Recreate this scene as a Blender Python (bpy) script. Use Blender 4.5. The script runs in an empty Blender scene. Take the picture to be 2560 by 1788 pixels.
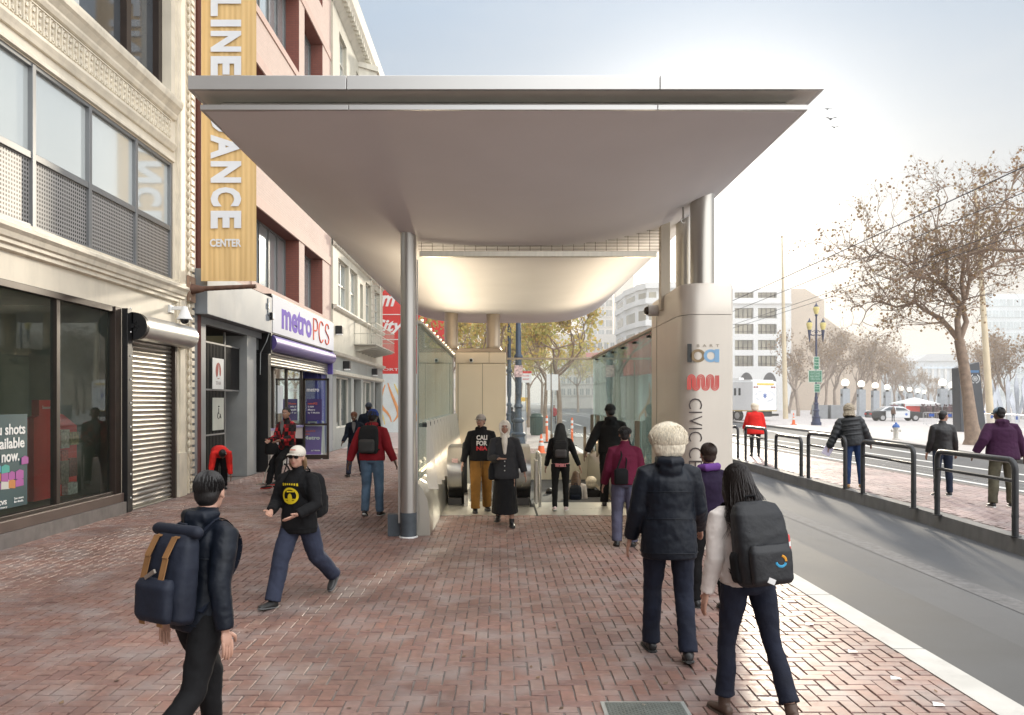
import bpy, bmesh, math, random
import numpy as np
from mathutils import Vector, Matrix, Euler, noise
random.seed(7)
R = math.radians
sc = bpy.context.scene
C = sc.collection
F, CX, CY, H = 2030.0, 1250.0, 1005.0, 1.95      # focal length and vanishing point of the 2560 px photo, eye height
def P(px, py, d): return Vector(((px-CX)*d/F, d, H-(py-CY)*d/F))
def G(px, py, z0=0.0):
    d = F*(H-z0)/(py-CY); return Vector(((px-CX)*d/F, d, z0))
# ------------------------------------------------------------------ camera, render
cam = bpy.data.cameras.new('camera'); co = bpy.data.objects.new('camera', cam); C.objects.link(co)
co.location = (0, 0, H); co.rotation_euler = (R(90), 0, 0)
cam.sensor_width = 36; cam.lens = F/2560*36; cam.shift_x = (1280-CX)/2560; cam.shift_y = (CY-894)/2560
cam.clip_end = 3000; cam.clip_start = .05; sc.camera = co
sc.view_settings.view_transform = 'Standard'; sc.view_settings.look = 'None'; sc.view_settings.exposure = 0
sc.render.engine = 'CYCLES'
cy = sc.cycles
cy.max_bounces = 7; cy.diffuse_bounces = 3; cy.glossy_bounces = 3; cy.transparent_max_bounces = 24; cy.transmission_bounces = 4
cy.caustics_reflective = False; cy.caustics_refractive = False; cy.sample_clamp_indirect = 6
cy.use_denoising = True
# ------------------------------------------------------------------ world, sun
SUN_AZ, SUN_EL = R(14.5), R(12.5)
sund = Vector((math.sin(SUN_AZ)*math.cos(SUN_EL), math.cos(SUN_AZ)*math.cos(SUN_EL), math.sin(SUN_EL)))
w = bpy.data.worlds.new('World'); sc.world = w; w.use_nodes = True
nt = w.node_tree; nt.nodes.clear(); N = nt.nodes.new; L = nt.links.new
out = N('ShaderNodeOutputWorld'); bg = N('ShaderNodeBackground'); bg.inputs['Strength'].default_value = .009
sky = N('ShaderNodeTexSky'); sky.sky_type = 'NISHITA'; sky.sun_disc = False; sky.sun_elevation = SUN_EL; sky.sun_rotation = SUN_AZ
sky.air_density = 1.0; sky.dust_density = 1.5; sky.ozone_density = 1.5
bg2 = N('ShaderNodeBackground'); add = N('ShaderNodeAddShader')
tc = N('ShaderNodeTexCoord'); sep = N('ShaderNodeSeparateXYZ'); L(tc.outputs['Generated'], sep.inputs[0])
ramp = N('ShaderNodeValToRGB'); L(sep.outputs['Z'], ramp.inputs[0])
e = ramp.color_ramp.elements
e[0].position = 0.0; e[0].color = (.60, .575, .54, 1); e[1].position = .9; e[1].color = (1.9, 1.92, 1.95, 1)
x = e.new(.16); x.color = (.56, .56, .56, 1); x = e.new(.28); x.color = (.50, .56, .62, 1); x = e.new(.40); x.color = (.40, .50, .62, 1); x = e.new(.46); x.color = (.39, .51, .66, 1); x = e.new(.62); x.color = (1.45, 1.48, 1.52, 1)  # steep rise overhead: unseen upper sky brightened for extra light
# thin cloud streaks
mp = N('ShaderNodeMapping'); mp.inputs['Scale'].default_value = (1.2, 1.2, 6); L(tc.outputs['Generated'], mp.inputs[0])
nz = N('ShaderNodeTexNoise'); nz.inputs['Scale'].default_value = 2.2; nz.inputs['Detail'].default_value = 6; L(mp.outputs[0], nz.inputs['Vector'])
cr = N('ShaderNodeMapRange'); cr.inputs[1].default_value = .48; cr.inputs[2].default_value = .8; cr.inputs[3].default_value = 0; cr.inputs[4].default_value = .35
L(nz.outputs['Fac'], cr.inputs[0])
mx = N('ShaderNodeMix'); mx.data_type = 'RGBA'; L(cr.outputs[0], mx.inputs[0]); L(ramp.outputs[0], mx.inputs[6]); mx.inputs[7].default_value = (.66, .67, .68, 1)
dt = N('ShaderNodeVectorMath'); dt.operation = 'DOT_PRODUCT'; L(tc.outputs['Generated'], dt.inputs[0]); dt.inputs[1].default_value = sund
def lobe(n, a):
    m0 = N('ShaderNodeMath'); m0.operation = 'MAXIMUM'; L(dt.outputs['Value'], m0.inputs[0]); m0.inputs[1].default_value = 0
    m1 = N('ShaderNodeMath'); m1.operation = 'POWER'; L(m0.outputs[0], m1.inputs[0]); m1.inputs[1].default_value = n
    m2 = N('ShaderNodeMath'); m2.operation = 'MULTIPLY'; L(m1.outputs[0], m2.inputs[0]); m2.inputs[1].default_value = a
    return m2
la, lb = lobe(10, .19), lobe(110, 1.4)
sm = N('ShaderNodeMath'); L(la.outputs[0], sm.inputs[0]); L(lb.outputs[0], sm.inputs[1])
# unseen sky behind the camera brightened, mostly at right, to light what faces it
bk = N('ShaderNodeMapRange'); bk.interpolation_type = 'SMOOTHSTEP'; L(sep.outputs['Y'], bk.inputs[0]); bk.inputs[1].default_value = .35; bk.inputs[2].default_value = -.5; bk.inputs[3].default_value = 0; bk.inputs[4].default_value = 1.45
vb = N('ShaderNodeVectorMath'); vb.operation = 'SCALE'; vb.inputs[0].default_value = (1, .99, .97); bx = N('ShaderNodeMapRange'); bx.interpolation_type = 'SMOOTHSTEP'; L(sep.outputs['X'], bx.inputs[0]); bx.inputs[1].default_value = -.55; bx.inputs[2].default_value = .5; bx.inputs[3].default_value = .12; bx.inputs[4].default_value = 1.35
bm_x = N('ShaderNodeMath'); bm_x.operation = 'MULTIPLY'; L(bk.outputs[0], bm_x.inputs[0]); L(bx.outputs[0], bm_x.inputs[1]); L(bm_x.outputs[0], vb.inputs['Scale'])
vm = N('ShaderNodeVectorMath'); vm.operation = 'SCALE'; vm.inputs[0].default_value = (1, .93, .82); L(sm.outputs[0], vm.inputs['Scale'])
va = N('ShaderNodeVectorMath'); L(mx.outputs[2], va.inputs[0]); L(vm.outputs[0], va.inputs[1])
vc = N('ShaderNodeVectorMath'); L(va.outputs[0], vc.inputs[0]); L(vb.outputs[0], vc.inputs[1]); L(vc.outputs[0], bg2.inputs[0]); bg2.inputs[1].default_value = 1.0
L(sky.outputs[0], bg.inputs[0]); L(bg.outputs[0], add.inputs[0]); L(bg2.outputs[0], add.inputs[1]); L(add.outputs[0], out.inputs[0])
sl = bpy.data.lights.new('sun', 'SUN'); so = bpy.data.objects.new('sun', sl); C.objects.link(so)
sl.energy = 3.7; sl.angle = R(3); sl.color = (1, .88, .70)
so.rotation_euler = (-sund).to_track_quat('-Z', 'Y').to_euler(); so.location = (10, 30, 30)
# ------------------------------------------------------------------ materials
MATS = {}
def M(name, col, rough=.6, metal=0.0, var=.10, scale=2.0, bump=0.0, bscale=60, spec=.5, grime=0.0, stretch=(1, 1, 1), emit=0, ecol=None):
    if name in MATS: return MATS[name]
    m = bpy.data.materials.new(name); m.use_nodes = True; t = m.node_tree; b = t.nodes['Principled BSDF']; n = t.nodes.new; l = t.links.new
    c = n('ShaderNodeTexCoord'); mpn = n('ShaderNodeMapping'); mpn.inputs['Scale'].default_value = stretch; l(c.outputs['Object'], mpn.inputs[0])
    z = n('ShaderNodeTexNoise'); z.inputs['Scale'].default_value = scale; z.inputs['Detail'].default_value = 5; l(mpn.outputs[0], z.inputs['Vector'])
    r = n('ShaderNodeValToRGB'); l(z.outputs['Fac'], r.inputs[0])
    r.color_ramp.elements[0].position = .3; r.color_ramp.elements[1].position = .7
    r.color_ramp.elements[0].color = tuple(max(0, v*(1-var)) for v in col)+(1,)
    r.color_ramp.elements[1].color = tuple(min(1, v*(1+var)) for v in col)+(1,)
    colout = r.outputs[0]
    if grime > 0:
        z2 = n('ShaderNodeTexNoise'); z2.inputs['Scale'].default_value = scale*.37; z2.inputs['Detail'].default_value = 8; z2.inputs['Roughness'].default_value = .7
        mg = n('ShaderNodeMapping'); mg.inputs['Scale'].default_value = (3, 3, .6); l(c.outputs['Object'], mg.inputs[0]); l(mg.outputs[0], z2.inputs['Vector'])
        mr = n('ShaderNodeMapRange'); mr.inputs[1].default_value = .5; mr.inputs[2].default_value = .75; mr.inputs[3].default_value = 0; mr.inputs[4].default_value = grime; l(z2.outputs['Fac'], mr.inputs[0])
        mm = n('ShaderNodeMix'); mm.data_type = 'RGBA'; l(mr.outputs[0], mm.inputs[0]); l(colout, mm.inputs[6]); mm.inputs[7].default_value = tuple(v*.45 for v in col)+(1,)
        colout = mm.outputs[2]
    l(colout, b.inputs['Base Color'])
    b.inputs['Roughness'].default_value = rough; b.inputs['Metallic'].default_value = metal; b.inputs['Specular IOR Level'].default_value = spec
    rr = n('ShaderNodeMapRange'); rr.inputs[3].default_value = max(.02, rough-.08); rr.inputs[4].default_value = min(1, rough+.08); l(z.outputs['Fac'], rr.inputs[0]); l(rr.outputs[0], b.inputs['Roughness'])
    if bump > 0:
        zb = n('ShaderNodeTexNoise'); zb.inputs['Scale'].default_value = bscale; zb.inputs['Detail'].default_value = 3; l(mpn.outputs[0], zb.inputs['Vector'])
        bp = n('ShaderNodeBump'); bp.inputs['Strength'].default_value = bump; bp.inputs['Distance'].default_value = .006; l(zb.outputs['Fac'], bp.inputs['Height']); l(bp.outputs[0], b.inputs['Normal'])
    if emit:
        b.inputs['Emission Color'].default_value = (ecol or col)+(1,); b.inputs['Emission Strength'].default_value = emit
    MATS[name] = m; return m
def glass(name, tint=(.85, .95, .9), refl=.25, haze=.04, hazecol=(.5, .62, .57), rough=.02):
    if name in MATS: return MATS[name]
    m = bpy.data.materials.new(name); m.use_nodes = True; t = m.node_tree; t.nodes.clear(); n = t.nodes.new; l = t.links.new
    o = n('ShaderNodeOutputMaterial'); tr = n('ShaderNodeBsdfTransparent'); tr.inputs[0].default_value = tint+(1,)
    gl = n('ShaderNodeBsdfGlossy'); gl.inputs['Roughness'].default_value = rough; gl.inputs[0].default_value = (.95, 1, .98, 1)
    lw = n('ShaderNodeLayerWeight'); lw.inputs[0].default_value = refl
    m1 = n('ShaderNodeMixShader'); l(lw.outputs['Fresnel'], m1.inputs[0]); l(tr.outputs[0], m1.inputs[1]); l(gl.outputs[0], m1.inputs[2])
    df = n('ShaderNodeBsdfDiffuse'); df.inputs[0].default_value = hazecol+(1,)
    cc = n('ShaderNodeTexCoord'); zz = n('ShaderNodeTexNoise'); zz.inputs['Scale'].default_value = .5; zz.inputs['Detail'].default_value = 2; l(cc.outputs['Object'], zz.inputs['Vector'])
    mr = n('ShaderNodeMapRange'); mr.inputs[1].default_value = .3; mr.inputs[2].default_value = .7; mr.inputs[3].default_value = haze*.5; mr.inputs[4].default_value = haze*1.5; l(zz.outputs['Fac'], mr.inputs[0])
    m2 = n('ShaderNodeMixShader'); l(mr.outputs[0], m2.inputs[0]); l(m1.outputs[0], m2.inputs[1]); l(df.outputs[0], m2.inputs[2]); l(m2.outputs[0], o.inputs[0])
    MATS[name] = m; return m
def brickmat(name, c1, c2, mortar, bw=.2, bh=.068, ms=.008, rough=.8):
    if name in MATS: return MATS[name]
    m = M(name, c1, rough, var=.1, scale=.8, grime=.3); t = m.node_tree; n = t.nodes.new; l = t.links.new; b = t.nodes['Principled BSDF']
    g = n('ShaderNodeNewGeometry'); s = n('ShaderNodeSeparateXYZ'); l(g.outputs['Position'], s.inputs[0])
    a = n('ShaderNodeMath'); l(s.outputs['X'], a.inputs[0]); l(s.outputs['Y'], a.inputs[1])
    cb = n('ShaderNodeCombineXYZ'); l(a.outputs[0], cb.inputs[0]); l(s.outputs['Z'], cb.inputs[1])
    bt = n('ShaderNodeTexBrick'); bt.inputs['Scale'].default_value = 1; bt.inputs['Brick Width'].default_value = bw; bt.inputs['Row Height'].default_value = bh; bt.inputs['Mortar Size'].default_value = ms
    bt.inputs['Color1'].default_value = c1+(1,); bt.inputs['Color2'].default_value = c2+(1,); bt.inputs['Mortar'].default_value = mortar+(1,); l(cb.outputs[0], bt.inputs['Vector'])
    old = b.inputs['Base Color'].links[0].from_socket
    mm = n('ShaderNodeMix'); mm.data_type = 'RGBA'; mm.blend_type = 'MIX'; mm.inputs[0].default_value = .72; l(old, mm.inputs[6]); l(bt.outputs[0], mm.inputs[7]); l(mm.outputs[2], b.inputs['Base Color'])
    bp = n('ShaderNodeBump'); bp.inputs['Strength'].default_value = .5; bp.inputs['Distance'].default_value = .01; bp.invert = True; l(bt.outputs['Fac'], bp.inputs['Height']); l(bp.outputs[0], b.inputs['Normal'])
    return m
# ------------------------------------------------------------------ mesh builder
class MB:
    def __init__(s): s.v = []; s.f = []
    def quad(s, *p):
        n = len(s.v); s.v += [tuple(q) for q in p]; s.f.append(tuple(range(n, n+len(p)))); return s
    def box(s, x0, x1, y0, y1, z0, z1):
        n = len(s.v)
        s.v += [(x, y, z) for z in (z0, z1) for x, y in ((x0, y0), (x1, y0), (x1, y1), (x0, y1))]
        s.f += [(n, n+3, n+2, n+1), (n+4, n+5, n+6, n+7)]+[(n+i, n+(i+1) % 4, n+4+(i+1) % 4, n+4+i) for i in range(4)]; return s
    def obox(s, c, size, m=None):
        k = len(s.v); a, b, d = [q/2 for q in size]; s.box(-a, a, -b, b, -d, d)
        m = m or Matrix(); c = Vector(c)
        for i in range(k, len(s.v)): s.v[i] = tuple(c+(m.to_3x3() @ Vector(s.v[i])))
        return s
    def ring(s, c, u, v, rx, ry, n, pw=1.0):
        o = []
        for i in range(n):
            a = 2*math.pi*i/n; ca, sa = math.cos(a), math.sin(a)
            if pw != 1: ca = math.copysign(abs(ca)**pw, ca); sa = math.copysign(abs(sa)**pw, sa)
            o.append(tuple(Vector(c)+u*(rx*ca)+v*(ry*sa)))
        return o
    def rings(s, rs, caps=True):
        n = len(rs[0]); k = len(s.v)
        for r in rs: s.v += r
        for j in range(len(rs)-1):
            for i in range(n): s.f.append((k+j*n+i, k+j*n+(i+1) % n, k+(j+1)*n+(i+1) % n, k+(j+1)*n+i))
        if caps: s.f.append(tuple(k+i for i in reversed(range(n)))); s.f.append(tuple(k+(len(rs)-1)*n+i for i in range(n)))
        return s
    def tube(s, pts, rad, n=10, caps=True, round_=False):
        pts = [Vector(p) for p in pts]; rad = rad if hasattr(rad, '__len__') else [rad]*len(pts)
        rad = list(rad)
        if round_:
            d0 = (pts[0]-pts[1]).normalized(); d1 = (pts[-1]-pts[-2]).normalized()
            pts = [pts[0]+d0*rad[0]*.9, pts[0]+d0*rad[0]*.6]+pts+[pts[-1]+d1*rad[-1]*.6, pts[-1]+d1*rad[-1]*.9]
            rad = [rad[0]*.3, rad[0]*.75]+rad+[rad[-1]*.75, rad[-1]*.3]
        rs = []; u = None
        for i, p in enumerate(pts):
            d = (pts[min(i+1, len(pts)-1)]-pts[max(i-1, 0)])
            d = d.normalized() if d.length > 1e-9 else Vector((0, 0, 1))
            if u is None: u = d.orthogonal().normalized()
            else:
                u = u-d*u.dot(d); u = u.normalized() if u.length > 1e-6 else d.orthogonal().normalized()
            rs.append(s.ring(p, u, d.cross(u), rad[i], rad[i], n))
        return s.rings(rs, caps)
    def cyl(s, a, b, r, r2=None, n=16): return s.tube([a, b], [r, r if r2 is None else r2], n)
    def lathe(s, c, prof, n=20, ang=0):
        c = Vector(c); s.rings([s.ring(c+Vector((0, 0, z)), Vector((math.cos(ang), math.sin(ang), 0)), Vector((-math.sin(ang), math.cos(ang), 0)), r, r, n) for z, r in prof]); return s
    def ell(s, c, r, rot=None, n=14, m=9):
        c = Vector(c); rot = rot.to_3x3() if rot else Matrix.Identity(3); rs = []
        r = r if hasattr(r, '__len__') else (r, r, r)
        for j in range(m+1):
            t = math.pi*(j+.02)/(m+.04)-math.pi/2; rs.append([tuple(c+rot @ Vector((r[0]*math.cos(t)*math.cos(2*math.pi*i/n), r[1]*math.cos(t)*math.sin(2*math.pi*i/n), r[2]*math.sin(t)))) for i in range(n)])
        return s.rings(rs)
    def prism(s, pts, axis, a, b):           # polygon in the two other axes, extruded along axis
        def q(p, t): return {'x': (t, p[0], p[1]), 'y': (p[0], t, p[1]), 'z': (p[0], p[1], t)}[axis]
        k = len(s.v); n = len(pts); s.v += [q(p, a) for p in pts]+[q(p, b) for p in pts]
        s.f += [tuple(k+i for i in reversed(range(n))), tuple(k+n+i for i in range(n))]+[(k+i, k+(i+1) % n, k+n+(i+1) % n, k+n+i) for i in range(n)]; return s
    def add(s, o, mat=None):
        k = len(s.v); s.v += [tuple(mat @ Vector(p)) for p in o.v] if mat else o.v; s.f += [tuple(k+i for i in f) for f in o.f]; return s
    def xf(s, mat): s.v = [tuple(mat @ Vector(p)) for p in s.v]; return s
    def mesh(s, name, mat, smooth=False, bevel=0):
        me = bpy.data.meshes.new(name); me.from_pydata(s.v, [], s.f); me.update()
        bm = bmesh.new(); bm.from_mesh(me); bmesh.ops.recalc_face_normals(bm, faces=bm.faces)
        bm.to_mesh(me); bm.free()
        if mat: me.materials.append(mat)
        if smooth:
            me.polygons.foreach_set('use_smooth', [True]*len(me.polygons)); me.set_sharp_from_angle(angle=R(40))
        return me
    def build(s, name, mat, parent=None, smooth=False, bevel=0, local=False, **k):
        """mesh object; a top-level one gets its origin at its base, a child is shifted into its parent's frame unless local"""
        off = Vector((0, 0, 0)); loc = Vector((0, 0, 0))
        if parent is None and not local and s.v:
            a = np.array(s.v); off = Vector(((a[:, 0].min()+a[:, 0].max())/2, (a[:, 1].min()+a[:, 1].max())/2, a[:, 2].min())); loc = off
        elif parent is not None and not local:
            q = parent
            while q is not None: off = off+q.location; q = q.parent
        if off.length > 0: s.v = [(p[0]-off.x, p[1]-off.y, p[2]-off.z) for p in s.v]
        o = bpy.data.objects.new(name, s.mesh(name, mat, smooth)); C.objects.link(o); o.location = loc
        if parent: o.parent = parent
        if bevel:
            b = o.modifiers.new('bevel', 'BEVEL'); b.width = bevel; b.segments = 2; b.limit_method = 'ANGLE'; b.angle_limit = R(40)
        if k: tag(o, **k)
        return o
def tag(o, label=None, cat=None, group=None, kind=None):
    if label: o['label'] = label
    if cat: o['category'] = cat
    if group: o['group'] = group
    if kind: o['kind'] = kind
    return o
def thing(name, loc, label, cat, group=None, rz=0):
    o = bpy.data.objects.new(name, None); C.objects.link(o); o.location = loc; o.rotation_euler = (0, 0, rz); o.empty_display_size = .2
    return tag(o, label, cat, group)
def kids(o): return [q for q in bpy.data.objects if q.parent == o]
def dup(o, loc=None, rz=None, label=None, scale=None, parent=None):
    c = o.copy(); C.objects.link(c); c.parent = parent
    for q in kids(o): dup(q, parent=c)
    if loc is not None: c.location = loc
    if rz is not None: c.rotation_euler = (0, 0, rz)
    if scale is not None: c.scale = (scale,)*3
    if label: c['label'] = label
    return c
def struct(name, mb, mat, **k): return mb.build(name, mat, kind='structure', **k)
def text(s, size, depth=.004, bold=0.0, shear=0, space=1.0, align='CENTER', res=3):
    """flat text mesh in the XZ plane, read from -Y, base line z=0"""
    cu = bpy.data.curves.new('lettering', 'FONT'); cu.body = s; cu.size = size; cu.offset = bold*size; cu.shear = shear; cu.space_character = space; cu.align_x = align; cu.resolution_u = res; cu.extrude = depth/2
    o = bpy.data.objects.new('lettering', cu); C.objects.link(o); bpy.context.view_layer.update()
    me = bpy.data.meshes.new_from_object(o.evaluated_get(bpy.context.evaluated_depsgraph_get())); bpy.data.objects.remove(o)
    b = MB(); b.v = [(v.co.x, -v.co.z, v.co.y) for v in me.vertices]; b.f = [tuple(p.vertices) for p in me.polygons]; bpy.data.meshes.remove(me)
    return b
def fit(b, w, h):
    """scale a text mesh to an exact width and height, origin at its lower left"""
    a = np.array(b.v); mn, mxx = a.min(0), a.max(0); sx = w/max(mxx[0]-mn[0], 1e-6); sz = h/max(mxx[2]-mn[2], 1e-6)
    b.v = [((p[0]-mn[0])*sx, p[1], (p[2]-mn[2])*sz) for p in b.v]; return b
ROTX = Matrix(((0, 1, 0, 0), (1, 0, 0, 0), (0, 0, 1, 0), (0, 0, 0, 1)))
def onfacade(b, X, y0, z0):          # text read from +X side: text x runs along +Y
    b.v = [(X-p[1], y0+p[0], z0+p[2]) for p in b.v]; return b
def rotcw(b):                        # turn the lettering 90 degrees clockwise
    b.v = [(p[2], p[1], -p[0]) for p in b.v]; return b
# common materials
steel = M('brushed steel', (.50, .48, .45), .33, 1, .08, 1.5, .03, 200, stretch=(1, 1, 8))
steel2 = M('satin steel panel', (.56, .52, .46), .42, .9, .05, .8, .02, 300)
soffitm = M('canopy soffit panel', (.90, .90, .90), .8, 0, .04, .6, .05, 400)
darksteel = M('dark grey pipe paint', (.035, .036, .038), .38, .3, .2, 6, .05, 90)
blackm = M('black painted metal', (.012, .012, .013), .45, .2, .2, 5)
bronze = M('dark bronze frame', (.045, .032, .026), .45, .4, .2, 3)
greym = M('grey paint', (.22, .24, .26), .6, 0, .08, 1.5, .05, 80, grime=.3)
whitem = M('white paint', (.78, .78, .77), .5, 0, .05, 2)
rubber = M('black rubber', (.02, .02, .02), .7)
wglass = glass('clear shop glass', (.84, .91, .87), .30, .04, (.35, .42, .38))
bglass = glass('canopy screen glass', (.95, .99, .975), .12, .12, (.72, .85, .80))
bglass2 = glass('rear screen glass', (.97, .99, .98), .10, .04, (.85, .92, .88))
skyglass = M('sky reflecting window', (.55, .60, .60), .08, .6, .05, .4)
# ================================================================== GROUND
ROADZ, ISZ = -.10, .12
asphalt = M('asphalt', (.082, .085, .091), .8, 0, .2, 1.1, .35, 220, spec=.4, grime=.25, stretch=(1, .25, 1))
struct('road', MB().quad((-400, -40, ROADZ), (900, -40, ROADZ), (900, 1800, ROADZ), (-400, 1800, ROADZ)), asphalt)
def brickpave(name, old, X0, X1, Y0, Y1, z, inside, seed=1):
    rnd = random.Random(seed); V = []; Fc = []; A = []; c = .1; g = .0045
    i0, i1, j0, j1 = int(X0/c)-1, int(X1/c)+1, int(Y0/c)-1, int(Y1/c)+1
    for i in range(i0, i1+1):
        for j in range(j0, j1+1):
            k = (i-j) % 4
            if k == 0: x0, x1, y0, y1 = i*c, (i+2)*c, j*c, (j+1)*c
            elif k == 3: x0, x1, y0, y1 = i*c, (i+1)*c, j*c, (j+2)*c
            else: continue
            x0 = max(x0, X0); x1 = min(x1, X1)
            if x1-x0 < .03 or not inside((x0+x1)/2, (y0+y1)/2): continue
            n = len(V); gg = g*rnd.uniform(.7, 1.8)
            jx, jy = rnd.uniform(-.0025, .0025), rnd.uniform(-.0025, .0025)
            z0 = z+rnd.gauss(0, .0014)+.003*noise.noise(Vector((x0*.8, y0*.8, 0)))-(.006 if rnd.random() < .015 else 0); a, b = rnd.gauss(0, .0006), rnd.gauss(0, .0006)
            xs, ys = (x0+gg+jx, x1-gg+jx), (y0+gg+jy, y1-gg+jy); bv = .003
            V += [(xs[0]+bv, ys[0]+bv, z0+a), (xs[1]-bv, ys[0]+bv, z0+b), (xs[1]-bv, ys[1]-bv, z0-a), (xs[0]+bv, ys[1]-bv, z0-b)]
            V += [(xs[0], ys[0], z0-.005), (xs[1], ys[0], z0-.005), (xs[1], ys[1], z0-.005), (xs[0], ys[1], z0-.005)]
            V += [(xs[0], ys[0], z0-.03), (xs[1], ys[0], z0-.03), (xs[1], ys[1], z0-.03), (xs[0], ys[1], z0-.03)]
            Fc.append((n, n+1, n+2, n+3))
            for q in range(4):
                Fc.append((n+4+q, n+4+(q+1) % 4, n+(q+1) % 4, n+q)); Fc.append((n+8+q, n+8+(q+1) % 4, n+4+(q+1) % 4, n+4+q))
            A += [rnd.random()]*9
    me = bpy.data.meshes.new(name); me.from_pydata(V, [], Fc); at = me.attributes.new('tone', 'FLOAT', 'FACE'); at.data.foreach_set('value', A)
    me.materials.append(old); o = bpy.data.objects.new(name, me); C.objects.link(o); return tag(o, kind='structure')
def pavermat(name, cols, rough=.5, far=False):
    m = bpy.data.materials.new(name); m.use_nodes = True; t = m.node_tree; b = t.nodes['Principled BSDF']; n = t.nodes.new; l = t.links.new
    at = n('ShaderNodeAttribute'); at.attribute_name = 'tone'
    r = n('ShaderNodeValToRGB'); l(at.outputs['Fac'], r.inputs[0]); r.color_ramp.elements.remove(r.color_ramp.elements[1])
    for k, cc in enumerate(cols):
        e = r.color_ramp.elements[0] if k == 0 else r.color_ramp.elements.new(k/(len(cols)-1))
        e.position = k/(len(cols)-1); e.color = cc+(1,)
    g = n('ShaderNodeNewGeometry')
    z1 = n('ShaderNodeTexNoise'); z1.inputs['Scale'].default_value = .55; z1.inputs['Detail'].default_value = 7; l(g.outputs['Position'], z1.inputs['Vector'])
    z2 = n('ShaderNodeTexNoise'); z2.inputs['Scale'].default_value = 17; z2.inputs['Detail'].default_value = 6; l(g.outputs['Position'], z2.inputs['Vector'])
    m1 = n('ShaderNodeMapRange'); m1.inputs[1].default_value = .35; m1.inputs[2].default_value = .7; m1.inputs[3].default_value = .62; m1.inputs[4].default_value = 1.25; l(z1.outputs['Fac'], m1.inputs[0])
    m2 = n('ShaderNodeMapRange'); m2.inputs[1].default_value = .3; m2.inputs[2].default_value = .7; m2.inputs[3].default_value = .78; m2.inputs[4].default_value = 1.2; l(z2.outputs['Fac'], m2.inputs[0])
    mu = n('ShaderNodeMath'); mu.operation = 'MULTIPLY'; l(m1.outputs[0], mu.inputs[0]); l(m2.outputs[0], mu.inputs[1])
    sc_ = n('ShaderNodeVectorMath'); sc_.operation = 'SCALE'; l(r.outputs[0], sc_.inputs[0]); l(mu.outputs[0], sc_.inputs['Scale'])
    # pale mineral film over some bricks
    fm = n('ShaderNodeMix'); fm.data_type = 'RGBA'; z3 = n('ShaderNodeTexNoise'); z3.inputs['Scale'].default_value = 2.3; z3.inputs['Detail'].default_value = 8; l(g.outputs['Position'], z3.inputs['Vector'])
    m3 = n('ShaderNodeMapRange'); m3.inputs[1].default_value = .47; m3.inputs[2].default_value = .72; m3.inputs[3].default_value = 0; m3.inputs[4].default_value = .6; l(z3.outputs['Fac'], m3.inputs[0]); l(m3.outputs[0], fm.inputs[0])
    l(sc_.outputs[0], fm.inputs[6]); fm.inputs[7].default_value = (.34, .30, .285, 1); l(fm.outputs[2], b.inputs['Base Color'])
    mr = n('ShaderNodeMapRange'); mr.inputs[3].default_value = rough-.15; mr.inputs[4].default_value = rough+.22; l(z2.outputs['Fac'], mr.inputs[0]); l(mr.outputs[0], b.inputs['Roughness'])
    vo = n('ShaderNodeTexVoronoi'); vo.inputs['Scale'].default_value = 2.6; l(g.outputs['Position'], vo.inputs['Vector']); ms = n('ShaderNodeMapRange'); ms.inputs[1].default_value = .035; ms.inputs[2].default_value = .055; ms.inputs[3].default_value = .75; ms.inputs[4].default_value = 0; l(vo.outputs['Distance'], ms.inputs[0])
    gm = n('ShaderNodeMix'); gm.data_type = 'RGBA'; l(ms.outputs[0], gm.inputs[0]); l(fm.outputs[2], gm.inputs[6]); gm.inputs[7].default_value = (.07, .06, .058, 1)
    z5 = n('ShaderNodeTexNoise'); z5.inputs['Scale'].default_value = .9; z5.inputs['Detail'].default_value = 9; z5.inputs['Roughness'].default_value = .75; l(g.outputs['Position'], z5.inputs['Vector']); m5 = n('ShaderNodeMapRange'); m5.inputs[1].default_value = .56; m5.inputs[2].default_value = .70; m5.inputs[3].default_value = 0; m5.inputs[4].default_value = .55; l(z5.outputs['Fac'], m5.inputs[0])
    g2 = n('ShaderNodeMix'); g2.data_type = 'RGBA'; l(m5.outputs[0], g2.inputs[0]); l(gm.outputs[2], g2.inputs[6]); g2.inputs[7].default_value = (.10, .07, .062, 1); l(g2.outputs[2], b.inputs['Base Color'])
    bp = n('ShaderNodeBump'); bp.inputs['Strength'].default_value = .35; bp.inputs['Distance'].default_value = .004; l(z2.outputs['Fac'], bp.inputs['Height']); l(bp.outputs[0], b.inputs['Normal'])
    return m
pav = pavermat('clay paver', [(.25, .135, .108), (.275, .16, .13), (.215, .125, .108), (.30, .185, .15), (.25, .155, .135), (.265, .14, .11)], .48)
pav2 = pavermat('island paver', [(.42, .30, .28), (.46, .35, .33), (.38, .28, .27), (.44, .33, .30)], .5)
lv_ = MB(); rl = random.Random(8)
for k in range(230):
    x, y = rl.uniform(-6.4, 3.0), 4.6+11*rl.random()**1.3; a = rl.uniform(0, 6.28); s_ = rl.uniform(.008, .028); ca, sa = math.cos(a)*s_, math.sin(a)*s_
    lv_.quad((x-ca, y-sa, .005), (x+sa*.6, y-ca*.6, .005), (x+ca, y+sa, .012), (x-sa*.6, y+ca*.6, .008))
lv_.build('leaf_litter', M('dry leaf litter', (.16, .10, .06), .8, 0, .8, 3), label='dry leaf crumbs and grit scattered over the brick pavement', cat='litter', kind='stuff')
mortar = M('paver joint sand', (.21, .185, .17), .95, 0, .3, 4, .2, 80, spec=.1)
PX0, PX1, PY0, PY1 = -1.02, 2.32, 15.75, 21.45              # stair and escalator pit
PLATE = 13.98
def side_in(x, y): return not (PX0-.2 < x < 2.5 and PLATE < y < PY1+.3)
brickpave('sidewalk', pav, -6.62, 3.1, 2.9, 34, 0, side_in)
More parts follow.
